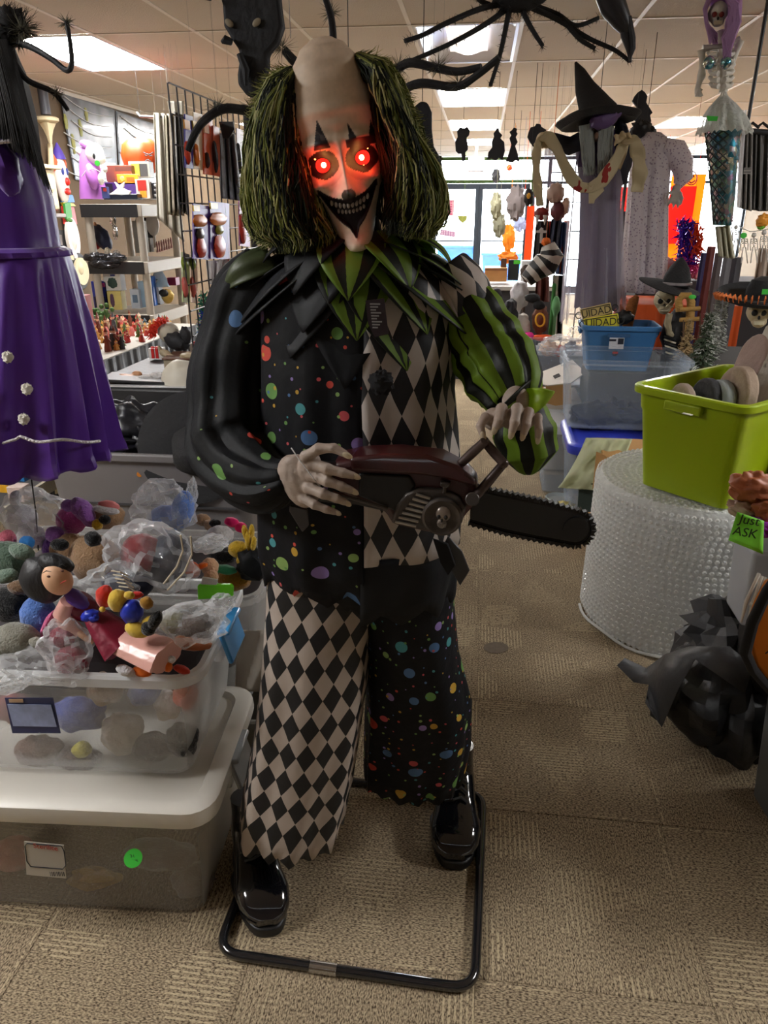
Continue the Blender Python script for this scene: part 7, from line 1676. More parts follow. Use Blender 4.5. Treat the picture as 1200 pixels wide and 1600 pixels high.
# ================================================================ HANGING FIGURES AT THE RIGHT
wt = thing('hanging_witch', 'hanging witch in black pointed hat and purple robe holding a blood-stained banner', 'hanging witch', at(925, 500, 4.9))
PRB = M('plum_robe', srgb(72, 54, 96), .6, bump=(9, .4), tl=.3); GAU = film('lilac_gauze', (.62, .58, .68), .72, .6, bump=(10, .5))
mk('hat_cone', MB().tube([at(x, y, 4.85) for x, y in ((899, 97), (906, 112), (914, 136), (924, 158), (931, 178), (934, 184))], [.006, .03, .055, .08, .115, .125], 20, fold=lambda a, t: .05*math.sin(3*a+t*9)), M('black_felt'), wt)
mk('hat_brim', MB().lathe([(0, 0), (.12, 0), (.2, -.02), (.23, .01), (.225, .018), (.12, .014), (0, .014)], at(933, 186, 4.82), 32, rot=(R(-6), R(-6), 0), wob=lambda a, z: .12*math.sin(3*a+.6)), M('black_felt'), wt)
q = MB(); lump(q, 946, 184, 4.68, 23, 14, rot=-22, amt=.25); mk('purple_bow', q, M('bow_purple', srgb(92, 70, 120), .5), wt)
q = MB(); lump(q, 932, 204, 4.78, 12, 16, amt=.1); lump(q, 932, 212, 4.70, 3, 6, rd=6); mk('face', q, M('witch_skin', srgb(130, 100, 84), .7), wt, remesh=.006)
for dx in (-5, 5): q = MB(); lump(q, 932+dx, 202, 4.69, 2.4, 1.8, rd=2); mk('eye', q, SB, wt)
WHR = M('witch_grey_hair', srgb(170, 176, 172), .7, tl=.3)
for sx, x0, x1 in ((-1, 908, 924), (1, 938, 956)):
    q = MB(); g = random.Random(int(x0))
    for k in range(260):
        x = g.uniform(x0, x1); y0 = 192+abs(x-932)*.2; L_ = g.uniform(50, 84) if sx > 0 else g.uniform(55, 80); w_ = g.random()*6
        q.tube([at(x+3*math.sin(w_+t*4)+(4 if sx < 0 else -3)*t, y0+L_*t, 4.74+.04*math.sin(k)) for t in (0, .25, .5, .75, 1)], [.004, .0035, .003, .0025, .0008], 4, caps=False)
    mk('hair', q, WHR, wt, kind='stuff', ang=180)
mk('robe', rows_loft([(205, 908, 962, 4.95, .09), (235, 900, 978, 4.95, .11), (300, 908, 968, 4.95, .11), (390, 906, 964, 4.95, .11), (478, 900, 962, 4.95, .12)], 60, -math.pi, math.pi, fold=.09, nf=9, zig=.02), PRB, wt, solid=.004)
mk('gauze_overdress', rows_loft([(262, 896, 972, 4.93, .14), (330, 888, 972, 4.92, .15), (430, 882, 972, 4.9, .17), (500, 878, 976, 4.9, .18)], 80, -math.pi, math.pi, fold=.07, nf=12, zig=.03, nz=18), GAU, wt)
q = MB(); lump(q, 970, 240, 4.92, 16, 44, rot=-8, amt=.2); mk('cape_side', q, M('night_cape', srgb(24, 24, 38), .7), wt)
mk('sleeve', MB().tube([at(x, y, 4.85) for x, y in ((908, 220), (890, 228), (866, 222), (850, 214))], [.05, .045, .05, .03], 16, fold=lambda a, t: .1*math.sin(4*a+t*7)), M('night_cape'), wt)
drape('sleeve_gauze', None, None, ((852, 226), (910, 236)), ((845, 298), (898, 268)), 4.9, film('smoke_gauze', (.22, .19, .26), .25, .6, bump=(12, .6)), am=.03, fr=2, parent=wt, jag=3, solid=0)
mk('forearm', MB().tube([at(x, y, 4.75) for x, y in ((962, 262), (972, 240), (978, 222))], [.03, .026, .02], 12), M('witch_hand', srgb(196, 176, 140), .6), wt)
hand('hand', [((976, 218, 4.72), (.045, .025, .035), None)], [([(968, 216, 4.70), (962, 212, 4.68), (966, 220, 4.66)], .014), ([(974, 214, 4.70), (972, 207, 4.67), (978, 214, 4.65)], .014), ([(980, 215, 4.70), (982, 209, 4.68), (986, 216, 4.66)], .014), ([(984, 220, 4.70), (990, 216, 4.68), (990, 224, 4.67)], .012), ([(970, 222, 4.70), (962, 222, 4.68), (960, 228, 4.67)], .012)], M('witch_hand'), wt, vox=.006, nails=False)
hand('hand', [((848, 218, 4.76), (.04, .025, .04), None)], [([(845, 214, 4.74), (840, 220, 4.72), (842, 228, 4.72)], .014), ([(848, 214, 4.73), (846, 222, 4.71), (848, 232, 4.71)], .014), ([(852, 216, 4.74), (853, 224, 4.72), (853, 232, 4.72)], .013), ([(856, 218, 4.74), (858, 226, 4.73), (857, 232, 4.73)], .012), ([(842, 220, 4.76), (836, 226, 4.74), (838, 232, 4.74)], .012)], M('witch_hand'), wt, vox=.006, nails=False)
BNR = blood('stained_banner', srgb(198, 184, 150), srgb(150, 40, 34), 9, .66)
def ribbon(pts, Y_, wd, nm='banner', lab='cream banner with red stains'):
    P = [V((x, y, 0)) for x, y in pts]; n = len(P)-1
    def fn(u, v):
        t = v*n; i = min(int(t), n-1); p = P[i].lerp(P[i+1], t-i); d = (P[min(i+2, n)]-P[max(i-1, 0)]).normalized(); nr = V((-d.y, d.x, 0))
        w_ = wd*(1+.15*math.sin(v*19))*(1 if v < .97 else .8); p = p+nr*(u-.5)*w_
        return at(p.x, p.y, Y_+.02*math.sin(v*14+u*2))
    return mk(nm, MB().sheet(fn, 5, n*6), BNR, wt, solid=.004)
ribbon([(846, 212), (858, 214), (870, 232), (880, 254), (892, 278), (906, 292), (922, 294), (940, 284), (956, 262), (966, 244), (974, 226)], 4.66, 18)
ribbon([(850, 216), (842, 222), (838, 240), (838, 268), (841, 300), (844, 322)], 4.68, 13); ribbon([(980, 216), (992, 222), (998, 246), (1000, 270), (995, 300)], 4.66, 22)
mk('torn_flap', MB().prism([at(x, y, 4.65) for x, y in ((920, 292), (940, 284), (944, 298), (936, 306), (930, 312), (928, 318), (920, 318))], (0, .006, 0)), BNR, wt)
mk('hanging_line', MB().cyl(at(937, 160, 4.85), V((at(937, 160, 4.85).x, 4.85, HC)), .002, 5), M('black_wire'), wt)
# nightgown figure
ng = thing('nightgown_figure', 'hanging ghostly woman figure in pale floral nightgown with raised grey hand', 'hanging figure', at(1015, 450, 5.3))
def floral():
    m, nt, b = _nodes('floral_cotton'); tc = nd(nt, 'TexCoord'); v = nd(nt, 'TexVoronoi'); v.inputs['Scale'].default_value = 60; nt.links.new(tc.outputs['Object'], v.inputs[0])
    cloth_fx(nt, b, .35, mixc(nt, mth(nt, 'LESS_THAN', v.outputs['Distance'], .3), srgb(226, 218, 222), srgb(168, 150, 168))); return m
FLO = floral()
mk('gown', rows_loft([(208, 1000, 1032, 5.3, .06), (222, 990, 1050, 5.3, .1), (262, 986, 1046, 5.3, .12), (300, 982, 1042, 5.3, .13), (380, 976, 1040, 5.3, .15), (455, 972, 1036, 5.3, .17)], 70, -math.pi, math.pi, fold=.07, nf=11), FLO, ng, solid=.004)
mk('sleeve', MB().tube([at(x, y, 5.25) for x, y in ((1036, 230), (1054, 238), (1066, 256), (1068, 278), (1058, 290))], [.06, .075, .07, .055, .03], 18, fold=lambda a, t: .08*math.sin(5*a+t*8)), FLO, ng)
hand('hand', [((1056, 298, 5.2), (.03, .02, .04), None)], [([(1052, 302, 5.18), (1048, 312, 5.15), (1044, 322, 5.15)], .012), ([(1055, 304, 5.18), (1053, 316, 5.15), (1051, 326, 5.15)], .012), ([(1059, 304, 5.18), (1059, 316, 5.15), (1059, 325, 5.15)], .012), ([(1063, 302, 5.18), (1066, 310, 5.15), (1064, 320, 5.15)], .011), ([(1052, 298, 5.18), (1044, 302, 5.16), (1040, 314, 5.16)], .010)], M('grey_dead_skin', srgb(166, 158, 150), .6), ng, vox=.006, nails=False)
q = MB()
for a in ((1000, 204, 5.28, 15, 14, 0), (1012, 212, 5.3, 10, 14, 10), (992, 208, 5.3, 8, 9, 0)): lump(q, *a[:5], rot=a[5], amt=.5, lf=4)
mk('black_hair', q, HB, ng)
q = MB(); lump(q, 1008, 216, 5.26, 7, 9); mk('face', q, M('grey_dead_skin'), ng)
mk('hanging_line', MB().cyl(at(1010, 195, 5.3), V((at(1010, 195, 5.3).x, 5.3, HC)), .002, 5), M('black_wire'), ng)
# grey cloth and long pale drape beside the witch
drape('hanging_cloth', 'long grey cloth hanging between the witch and the nightgown figure', 'hanging cloth', ((966, 330), (978, 330)), ((962, 500), (978, 480)), 5.6, M('slate_cloth', srgb(96, 96, 104), .8, tl=.2), am=.02, fr=2)
# mermaid skeleton
mm = thing('mermaid_skeleton', 'hanging mermaid skeleton with lilac hair and glittering netted tail', 'skeleton figure', at(1130, 400, 3.1))
PB = M('pale_plastic_bone', srgb(214, 210, 200), .5)
skull(mm, 1122, 20, 3.05, 14, PB, rot=10, sock=M('red_socket', srgb(120, 30, 24), .4))
LH = M('lilac_wig', srgb(206, 166, 214), .75, tl=.4)
q = MB(); g = random.Random(9)
for k in range(520):
    s = g.choice((-1, -1, 1, 1, 1)); w_ = g.random()*6
    if s < 0: X = [(1118-g.uniform(2, 10), -8), (1104-g.uniform(0, 5), 14), (1106-g.uniform(0, 4), 36), (1116+g.uniform(-8, 6), 52+g.uniform(0, 18))]
    else: X = [(1128+g.uniform(0, 10), -10), (1146+g.uniform(-8, 9), 6), (1148+g.uniform(-12, 10), 34), (1136+g.uniform(-8, 12), 60), (1134+g.uniform(-5, 8), 76+g.uniform(0, 18))]
    q.tube([at(x, y, 3.05+.03*math.sin(w_)-(.03 if s > 0 else 0)) for x, y in X], [.003]*(len(X)-1)+[.0008], 4, caps=False)
mk('wig', q, LH, mm, kind='stuff', ang=180)
q = MB(); lump(q, 1130, -6, 3.09, 22, 18, amt=.1); lump(q, 1146, 30, 3.1, 10, 34, amt=.1); mk('wig_base', q, LH, mm)
def bone(pts, r, Y_=3.05, par=mm, nm='bone', m=PB):
    r *= 1.35
    return mk(nm, MB().tube([at(p[0], p[1], p[2] if len(p) > 2 else Y_) for p in pts], [r*1.5]+[r]*(len(pts)-2)+[r*1.5], 10), m, par)
bone(((1124, 48), (1126, 62), (1128, 90), (1130, 124), (1131, 140)), .008, 3.12, nm='spine')
bone(((1098, 76), (1112, 74), (1126, 72), (1144, 68), (1156, 62)), .006, nm='collarbone')
for pts in (((1096, 78), (1097, 92), (1097, 106), (1096, 118)), ((1096, 118), (1093, 128), (1090, 138), (1092, 144)), ((1156, 64), (1150, 82), (1144, 98), (1140, 108)), ((1140, 108), (1134, 118), (1131, 130), (1130, 144))): bone(pts, .0075, nm='arm_bone')
for k in range(6):
    y = 76+k*10; wv = 22-k*1.0
    for s in (-1, 1): bone(((1127, y, 3.16), (1127+s*wv*.7, y+1, 3.15), (1127+s*wv, y+5, 3.09), (1127+s*wv*.8, y+9, 3.02), (1127+s*wv*.25, y+9, 3.0)), .0045, nm='rib')
for dx in (-1, 1):
    for k in range(3): bone(((1092 if dx < 0 else 1131, 140), ((1092 if dx < 0 else 1131)+(k-1)*3, 146), ((1092 if dx < 0 else 1131)+(k-1)*4, 151)), .003, 3.03, nm='finger_bone')
SEQ = None
def sequin():
    m, nt, b = _nodes('sequin_scales'); tc = nd(nt, 'TexCoord'); v = nd(nt, 'TexVoronoi'); v.inputs['Scale'].default_value = 55; nt.links.new(tc.outputs['Object'], v.inputs[0])
    s = nd(nt, 'SeparateColor'); nt.links.new(v.outputs['Color'], s.inputs[0]); r = nd(nt, 'ValToRGB'); e = r.color_ramp.elements; e[0].color = (.04, .25, .35, 1); e[1].color = (.6, .65, .5, 1)
    for p, c in ((.35, (.25, .45, .6)), (.6, (.25, .5, .35)), (.8, (.5, .3, .5))): q = e.new(p); q.color = (*c, 1)
    nt.links.new(s.outputs[0], r.inputs[0]); nt.links.new(r.outputs[0], b.inputs['Base Color']); b.inputs['Metallic'].default_value = .8; b.inputs['Roughness'].default_value = .22
    u = nd(nt, 'Bump'); u.inputs['Strength'].default_value = .9; u.inputs['Distance'].default_value = .01; nt.links.new(s.outputs[1], u.inputs['Height']); nt.links.new(u.outputs[0], b.inputs['Normal']); return m
SEQ = sequin()
for x in (1108, 1134): q = MB(); lump(q, x, 98, 3.0, 8, 9, amt=.1); mk('shell_top', q, SEQ, mm)
T_ = [(150, 1128, 1136), (170, 1106, 1156), (200, 1100, 1160), (212, 1104, 1154), (250, 1108, 1152), (252, 1110, 1148), (300, 1112, 1146), (352, 1116, 1140)]
mk('tail', rows_loft([(y, a, b, 3.08, .045+.02*(b-a)/60) for y, a, b in T_[2:]], 40, -math.pi, math.pi, fold=.04, nf=7), SEQ, mm, solid=.003)
NET = M('net_black', (.012, .014, .014), .6)
q = MB()
for s in (-1, 1):
    for k in range(10):
        pts = []
        for i in range(26):
            t = i/25; y = 204+146*t; a, b = 1101+14*t, 1159-18*t; ph = (k/10*6.28+s*t*7.0)
            pts.append(at((a+b)/2+(b-a)/2*math.sin(ph), y, 3.08-(.066-.012*t)*math.cos(ph)))
        q.tube(pts, .0022, 4)
mk('tail_netting', q, NET, mm, kind='stuff')
mk('lace_skirt', rows_loft([(148, 1126, 1134, 3.05, .02), (166, 1110, 1150, 3.05, .06), (186, 1098, 1162, 3.04, .10), (206, 1092, 1172, 3.04, .12)], 60, -math.pi, math.pi, fold=.08, nf=9, zig=.012, nz=26), film('lace_film', (.85, .86, .80), .28, .4, bump=(60, 1)), mm)
mk('skirt_lining', rows_loft([(152, 1124, 1136, 3.05, .02), (170, 1108, 1152, 3.05, .05), (200, 1102, 1158, 3.05, .08)], 40, -math.pi, math.pi), SEQ, mm)
mk('price_tag', MB().prism([at(x, y, 2.91) for x, y in ((1104, 181), (1122, 182), (1120, 189), (1106, 189))], (0, -.002, 0)), M('neon_green'), mm, flat=True)
drape('tail_fin', None, None, ((1118, 354), (1140, 352)), ((1123, 400), (1148, 404)), 3.08, M('fin_cream', srgb(206, 202, 180), .8, tl=.3), am=.02, fr=3, parent=mm, jag=2)
bone(((1154, 202), (1152, 230), (1148, 262), (1144, 286)), .006, 3.06, nm='broom_bone', m=M('tan_wood', srgb(190, 160, 130), .6))
mk('hanging_line', MB().cyl(at(1124, 0, 3.07), V((at(1124, 0, 3.07).x, 3.07, HC)), .0015, 5), M('black_wire'), mm)
# rack of grey cloths and clear rods at the right edge
rk = thing('cloth_rack', 'metal rack rod with grey gauze cloths at the right picture edge', 'rack', at(1175, 330, 3.6))
for k, (x0, x1, c) in enumerate(((1154, 1176, (128, 124, 120)), (1168, 1192, (104, 102, 100)), (1186, 1216, (132, 130, 128)), (1205, 1240, (110, 108, 106)))):
    drape('gauze_cloth', None, None, ((x0+2, 203), (x1, 205)), ((x0-2, 324+k*3), (x1-2, 330)), 3.66+.05*k, M('rack_gauze%d' % k, srgb(*c), .85, tl=.15, bump=(20, .4)), am=.025, fr=3, ph=k, parent=rk)
mk('rack_rod', MB().cyl(at(1150, 203, 3.7), at(1260, 212, 3.7), .012, 10), WIR, rk)
for x in (1166, 1240): mk('rack_post', MB().tube([at(x, 206, 3.72), V((at(x, 206, 3.72).x, 3.72, HC))], .008, 8), WIR, rk)
for k in range(3): mk('hanger', MB().tube([at(1168+16*k, 198, 3.68), at(1176+16*k, 192, 3.68), at(1186+16*k, 200, 3.68)], .006, 6), SB, rk)
for k in range(5): mk('clear_rod', MB().cyl(at(1147+4.5*k, 172, 3.45+.03*k), at(1137+4*k, 344, 3.45+.03*k), .005, 6), film('rod_clear', (.9, .9, .92), .5, .05, gl=.6), label=('clear plastic hanging rod closest to the mermaid tail', 'second clear rod from the mermaid tail', 'middle clear rod beside the grey gauze', 'fourth clear rod from the mermaid tail', 'clear rod touching the grey gauze cloths')[k], cat='rod')
mk('cloth_print', pic(1161, 262, 1174, 272, 3.6, .002), grid_mat('faint_lines', srgb(126, 122, 118), srgb(60, 58, 56), 3.0, .012, -1, .6), rk, flat=True)
# fabric bolts, string of little skeletons, cream ghosts
for k, (x0, x1, yt, yb, c, l) in enumerate(((1096, 1104, 395, 500, (40, 30, 80), 'dark indigo fabric roll standing left in the group of rolls'), (1106, 1118, 385, 500, (110, 40, 34), 'dark red fabric roll'), (1118, 1130, 395, 505, (96, 84, 84), 'brown-grey fabric roll beside the dark red one'), (1131, 1144, 400, 505, (120, 118, 122), 'grey fabric roll in the middle of the group'), (1144, 1160, 402, 505, (78, 76, 82), 'charcoal fabric roll at the right of the group'))):
    a, b = at((x0+x1)/2, yt, 4.9+.05*k), at((x0+x1)/2, yb, 4.9+.05*k); r = (x1-x0)*mpp(4.9)/2
    mk('fabric_roll', MB().lathe([(r*.4, a.z-.01), (r*.4, a.z), (r, a.z), (r*1.03, (a.z*.5)), (r, 0.0)], (a.x, a.y, 0), 20, wob=lambda t, z: .06*math.sin(6*t)), M('roll%d' % k, srgb(*c), .5), label=l, cat='fabric roll')
sk = thing('skeleton_garland', 'garland cord with five tiny white skeletons at the right edge', 'garland', at(1165, 400, 3.7))
mk('cord', MB().tube([at(x, y, 3.72) for x, y in ((1136, 322), (1146, 342), (1158, 356), (1172, 362), (1190, 360), (1215, 354))], .002, 5), M('prop_white'), sk)
for k, (x, y, s) in enumerate(((1141, 336, .9), (1150, 352, 1), (1163, 364, 1.1), (1178, 364, 1.1), (1194, 360, 1.15))):
    b = MB(); p = lambda dx, dy: at(x+dx*s, y+dy*s, 3.7)
    b.ell(p(0, 3), .010*s, n=8, m=6); b.tube([p(0, 6), p(0, 20)], .003, 5)
    for yy in (9, 12, 15): b.tube([p(-3.5, yy), p(0, yy-1), p(3.5, yy)], .002, 4)
    for sx in (-1, 1): b.tube([p(sx*4, 8), p(sx*5.5, 17), p(sx*4.5, 25)], .0022, 4); b.tube([p(sx*1.5, 20), p(sx*3.5, 32), p(sx*4.5, 43)], .0026, 4)
    mk('tiny_skeleton', b, M('prop_white'), sk)
mk('green_price_dot', MB().ell(at(1162, 368, 3.68), (.014, .002, .012)), M('neon_green'), sk)
drape('pale_gauze', 'pale pinkish gauze hanging low behind the tiny skeletons', 'hanging cloth', ((1186, 388), (1230, 388)), ((1176, 456), (1230, 460)), 4.2, M('pink_gauze', srgb(190, 174, 160), .9, tl=.3), am=.03, fr=3)
for k, (x, y, c, l) in enumerate(((1192, 345, (226, 150, 40), 'orange and green paper pumpkin ornament at the right edge'), (1190, 352, (120, 200, 60), 'lime leaf ornament below the paper pumpkin'))):
    q = MB(); lump(q, x, y, 4.0, 9-3*k, 10-4*k, amt=.4, lf=4); mk('paper_ornament', q, M('po%d' % k, srgb(*c), .6), label=l, cat='ornament')
# purple tinsel pumpkin
tp = thing('tinsel_pumpkin', 'purple and orange glittering tinsel decoration before the orange backdrop', 'tinsel decoration', at(1078, 420, 5.8))
g = random.Random(12)
for nm, c, n_, (cx, cy, wx, wy) in (('purple_tinsel', (70, 30, 170), 420, (1072, 380, 13, 34)), ('orange_tinsel', (240, 90, 40), 260, (1088, 378, 9, 22)), ('magenta_tinsel', (220, 60, 140), 120, (1078, 412, 16, 12))):
    q = MB()
    for k in range(n_):
        p = at(cx+g.uniform(-wx, wx), cy+g.uniform(-wy, wy), 5.8+g.uniform(-.06, .06)); d = V((g.gauss(0, .4), g.gauss(0, .5), g.gauss(0, 1))).normalized()*g.uniform(.03, .07); q.tube([p, p+d], [.006, .002], 3, caps=False)
    mk(nm, q, M(nm, srgb(*c), .2, .4, tl=.3), tp, kind='stuff', ang=20)
mk('pole', MB().cyl(at(1074, 440, 5.85), at(1074, 350, 5.85), .02, 8), M('tinsel_core', srgb(40, 30, 90), .5), tp)
for k, (x, y, c, l) in enumerate(((1040, 414, (200, 150, 140), 'red and white wrapped candy prop by the nightgown hem'), (1058, 424, (120, 170, 130), 'mint green wrapped prop under the orange backdrop'), (1090, 424, (226, 140, 150), 'pink wrapped prop beneath the tinsel'), (1046, 434, (170, 190, 170), 'pale green bag of trinkets beside the candy prop'))):
    q = MB(); lump(q, x, y, 5.9, 13, 10, amt=.5, lf=3); mk('wrapped_prop', q, M('wp%d' % k, srgb(*c), .3, bump=(20, .8)), label=l, cat='wrapped prop')
mk('prop_shelf', MB().box((2.0, 6.12, .54), (1.7, .5, 1.08)), M('plinth_dark'), label='dark shelf block behind the witch hat skull and fabric rolls', cat='shelf', bev=.01)
# orange backdrop panels near the storefront
def sheetpic(nm, lab, x0, y0, x1, y1, Y_, m, cat='hanging sheet'): 
    q = pic(x0, y0, x1, y1, Y_, .006)
    for x in (x0+1, x1-1): p = at(x, y0, Y_+.003); q.tube([p, V((p.x, p.y, HC))], .002, 4)
    return mk(nm, q, m, label=lab, cat=cat, flat=True)
OY = M('orange_translucent', srgb(250, 150, 20), .7, tl=.7); RDT = M('red_translucent', srgb(250, 34, 8), .7, tl=.7)
sheetpic('backdrop_sheet', 'glowing orange-yellow sheet hung before the storefront glass', 1030, 272, 1104, 424, 12.0, OY)
sheetpic('backdrop_sheet', 'bright red square sheet in front of the orange one', 1036, 291, 1089, 381, 11.9, RDT)
sheetpic('backdrop_sheet', 'narrow red strip seen between the witch and the nightgown', 962, 292, 990, 362, 11.5, RDT)
sheetpic('backdrop_sheet', 'narrow orange strip at the costume rack by the doors', 818, 322, 836, 412, 9.0, M('orange_strip', srgb(240, 90, 20), .7, tl=.6))
t = thing('wire_pumpkin', 'thin wire pumpkin ring ornament against the orange sheet', 'ornament', at(1080, 290, 8)); mk('ring', MB().tube([at(1080+9*math.sin(a), 278+11*math.cos(a), 8.0) for a in [R(k*20) for k in range(18)]], .006, 6, closed=True), M('wire_red', srgb(120, 40, 30), .5), t)
for dx in (-3.5, 3.5): mk('eye', MB().prism([at(1080+dx-2.5, 277, 8), at(1080+dx+2.5, 277, 8), at(1080+dx, 272, 8)], (0, .005, 0)), M('wire_red'), t)
mk('mouth', MB().tube([at(1074, 282, 8), at(1080, 286, 8), at(1086, 282, 8)], .008, 6).tube([at(1080, 267, 8), V((at(1080, 267, 8).x, 8, HC))], .0015, 4), M('wire_red'), t)
# ================================================================ COSTUME CLUSTER BY THE DOORS
cr = thing('costume_rack', 'black gridwall rack behind the clown\'s striped sleeve holding costumes', 'rack', (.75, 6.6, 0))
for k in range(7): mk('grid_wire', MB().cyl((.52+.1*k, 6.62, .2), (.52+.1*k, 6.62, 1.95), .005, 6), WIR, cr)
for k in range(8): mk('grid_wire', MB().cyl((.52, 6.61, .3+.22*k), (1.12, 6.61, .3+.22*k), .005, 6), WIR, cr)
for x in (.52, 1.12): mk('rack_post', MB().cyl((x, 6.63, 0), (x, 6.63, 1.95), .014, 8), WIR, cr)
BWS = stripes('black_white_stripes', .085, (srgb(200, 195, 185), srgb(20, 20, 22)), axis=0, tl=.2)
BWH = stripes('black_white_bands', .085, (srgb(200, 195, 185), srgb(20, 20, 22)), axis=1, tl=.2)
def cost(lab, top, bot, Y_, m, **k): return drape('costume', lab, 'costume', top, bot, Y_, m, **k)
crs = cost('black costume with white cross emblem on the gridwall', ((838, 345), (858, 345)), ((832, 410), (856, 412)), 6.3, M('costume_black', srgb(30, 28, 30), .8, tl=.1), am=.03, fr=2)
mk('cross_emblem', MB().box(at(846, 368, 6.2), (.02, .008, .11)).box(at(846, 362, 6.2), (.08, .008, .018)).prism([at(842, 360, 6.2), at(850, 360, 6.2), at(846, 355, 6.2)], (0, .008, 0)), M('prop_white'), crs, 'white cross emblem')
cost('black and orange costume drooping behind the striped arm', ((848, 345), (868, 345)), ((848, 392), (866, 394)), 6.35, M('costume_orange', srgb(190, 70, 30), .7, tl=.2), am=.04, fr=2)
cost('navy costume crumpled between the orange ones', ((862, 342), (878, 342)), ((856, 388), (872, 392)), 6.28, M('costume_navy', srgb(44, 52, 72), .7, tl=.1), am=.04, fr=2)
cost('blue and orange costume hanging against the witch gauze', ((874, 345), (886, 348)), ((868, 428), (880, 430)), 6.3, M('costume_blue', srgb(60, 80, 120), .7, tl=.2), am=.03, fr=2)
cost('bright orange costume edge beside the witch gauze', ((882, 345), (890, 345)), ((870, 426), (882, 428)), 6.32, M('costume_orange2', srgb(226, 90, 30), .7, tl=.3), am=.03, fr=2)
q = MB().tube([at(x, y, 6.15) for x, y in ((856, 382), (862, 398), (852, 412), (836, 424), (822, 438))], [.05, .09, .10, .075, .055], 24, uvs=True, fold=lambda a, t: .06*math.sin(5*a)); mk('striped_sleeve', q, BWH, label='black and white striped costume sleeve reaching across the rack', cat='costume')
cost('black and white striped trouser leg hanging at the rack end', ((864, 430), (882, 430)), ((864, 532), (878, 532)), 6.2, BWS, am=.03, fr=2)
cost('dark red brown costume in the lower rack', ((838, 432), (858, 432)), ((836, 470), (858, 472)), 6.4, M('costume_maroon', srgb(90, 36, 26), .7), am=.03, fr=2)
HPS = {}
for k, (x, y, rx, ry, c, l) in enumerate(((846, 334, 11, 9, (120, 24, 20), 'red fanged mask on top of the costume rack'), (872, 330, 11, 13, (86, 24, 36), 'maroon wrapped head prop beside the fanged mask'), (884, 322, 6, 12, (206, 170, 150), 'pale pink prop leaning by the maroon head'), (868, 302, 13, 14, (176, 150, 136), 'bald flesh-coloured head prop under the witch sleeve'), (853, 378, 7, 6, (226, 110, 30), 'orange pumpkin ornament on the costumes'), (826, 308, 7, 12, (30, 30, 34), 'black wreath with yellow flower above the doors\' right'))):
    q = MB(); lump(q, x, y, 6.2, rx, ry, amt=.25, lf=3); k in (4, 5) and q.tube([at(x, y, 6.2), V((at(x, y, 6.2).x, 6.2, HC))], .002, 4); HPS[k] = mk('head_prop' if k < 4 else 'ornament', q, M('hp%d' % k, srgb(*c), .5), label=l, cat='prop' if k < 4 else 'ornament')
for dx in (-6, 6): q = MB(); q.lathe([(.018, 0), (.002, -.07)], at(846+dx, 336, 6.1), 8); mk('fang', q, M('prop_white'), HPS[0])
q = MB(); lump(q, 826, 306, 6.1, 3, 4, amt=.3); mk('yellow_flower', q, M('flower_yellow', srgb(230, 170, 40), .6), HPS[5])
for k, (x, y, rx, ry, Y_, c, l) in enumerate(((796, 505, 13, 34, 6.0, (26, 26, 32), 'black robed figure standing behind the striped sleeve'), (775, 470, 10, 18, 6.3, (34, 32, 38), 'dark costume bundle under the brown carton'), (815, 512, 13, 20, 6.0, (196, 190, 180), 'white shaggy goat prop beside the black robed figure'), (812, 462, 14, 20, 6.4, (200, 200, 205), 'white fur wig on the stand by the goat prop'), (822, 425, 9, 11, 6.6, (70, 56, 48), 'brown shaggy head at the end of the striped sleeve'),
    (844, 500, 12, 22, 6.0, (110, 60, 36), 'brown basket with black cap and yellow cords'), (826, 526, 9, 7, 5.9, (240, 50, 150), 'hot pink ball on the floor stack'), (848, 528, 18, 5, 5.9, (226, 84, 30), 'orange tray under the brown basket'), (832, 466, 12, 7, 5.9, (20, 20, 22), 'black winged toy above the basket'), (842, 477, 10, 7, 5.88, (18, 18, 20), 'glossy black cap on the brown basket'), (868, 478, 7, 14, 6.1, (120, 190, 130), 'mint green leaf cloth beside the striped trouser leg'), (866, 448, 4, 6, 6.1, (60, 130, 60), 'green ornament between the dark costumes'))):
    q = MB(); lump(q, x, y, Y_, rx, ry, amt=.35, lf=3, n=24, m=18); lump(q, x+rx*.2, y-ry*.7, Y_, rx*.6, ry*.4, amt=.3)
    if k in (1, 3, 4, 10, 11): p = at(x, y, Y_); q.tube([p, V((p.x, Y_, 0))], .018, 8)
    if k == 2:
        for dx in (-7, -3, 4, 8): q.tube([at(x+dx, y+10, Y_), at(x+dx, y+30, Y_)], [.014, .01], 8)
    bsk = mk(('robed_figure', 'costume_bundle', 'goat_prop', 'fur_wig', 'shaggy_head', 'basket', 'ball', 'tray', 'winged_toy', 'cap', 'leaf_cloth', 'ornament')[k], q, M('cl%d' % k, srgb(*c), .8, bump=(40, .6)), label=l, cat=('figure', 'costume', 'goat prop', 'wig', 'head prop', 'basket', 'ball', 'tray', 'toy', 'cap', 'cloth', 'ornament')[k], remesh=.012)
    if k == 5: CLB = bsk
mk('yellow_loop', MB().tube([at(844+7*math.sin(a), 500+10*math.cos(a), 5.9) for a in [R(k*24) for k in range(15)]], .008, 6, closed=True), M('flower_yellow'), CLB)
mk('floor_stack', MB().box((.62, 6.2, .25), (1.0, .5, .5)), M('plinth_dark'), label='dark low display block under the goat prop and basket', cat='display block', bev=.01)
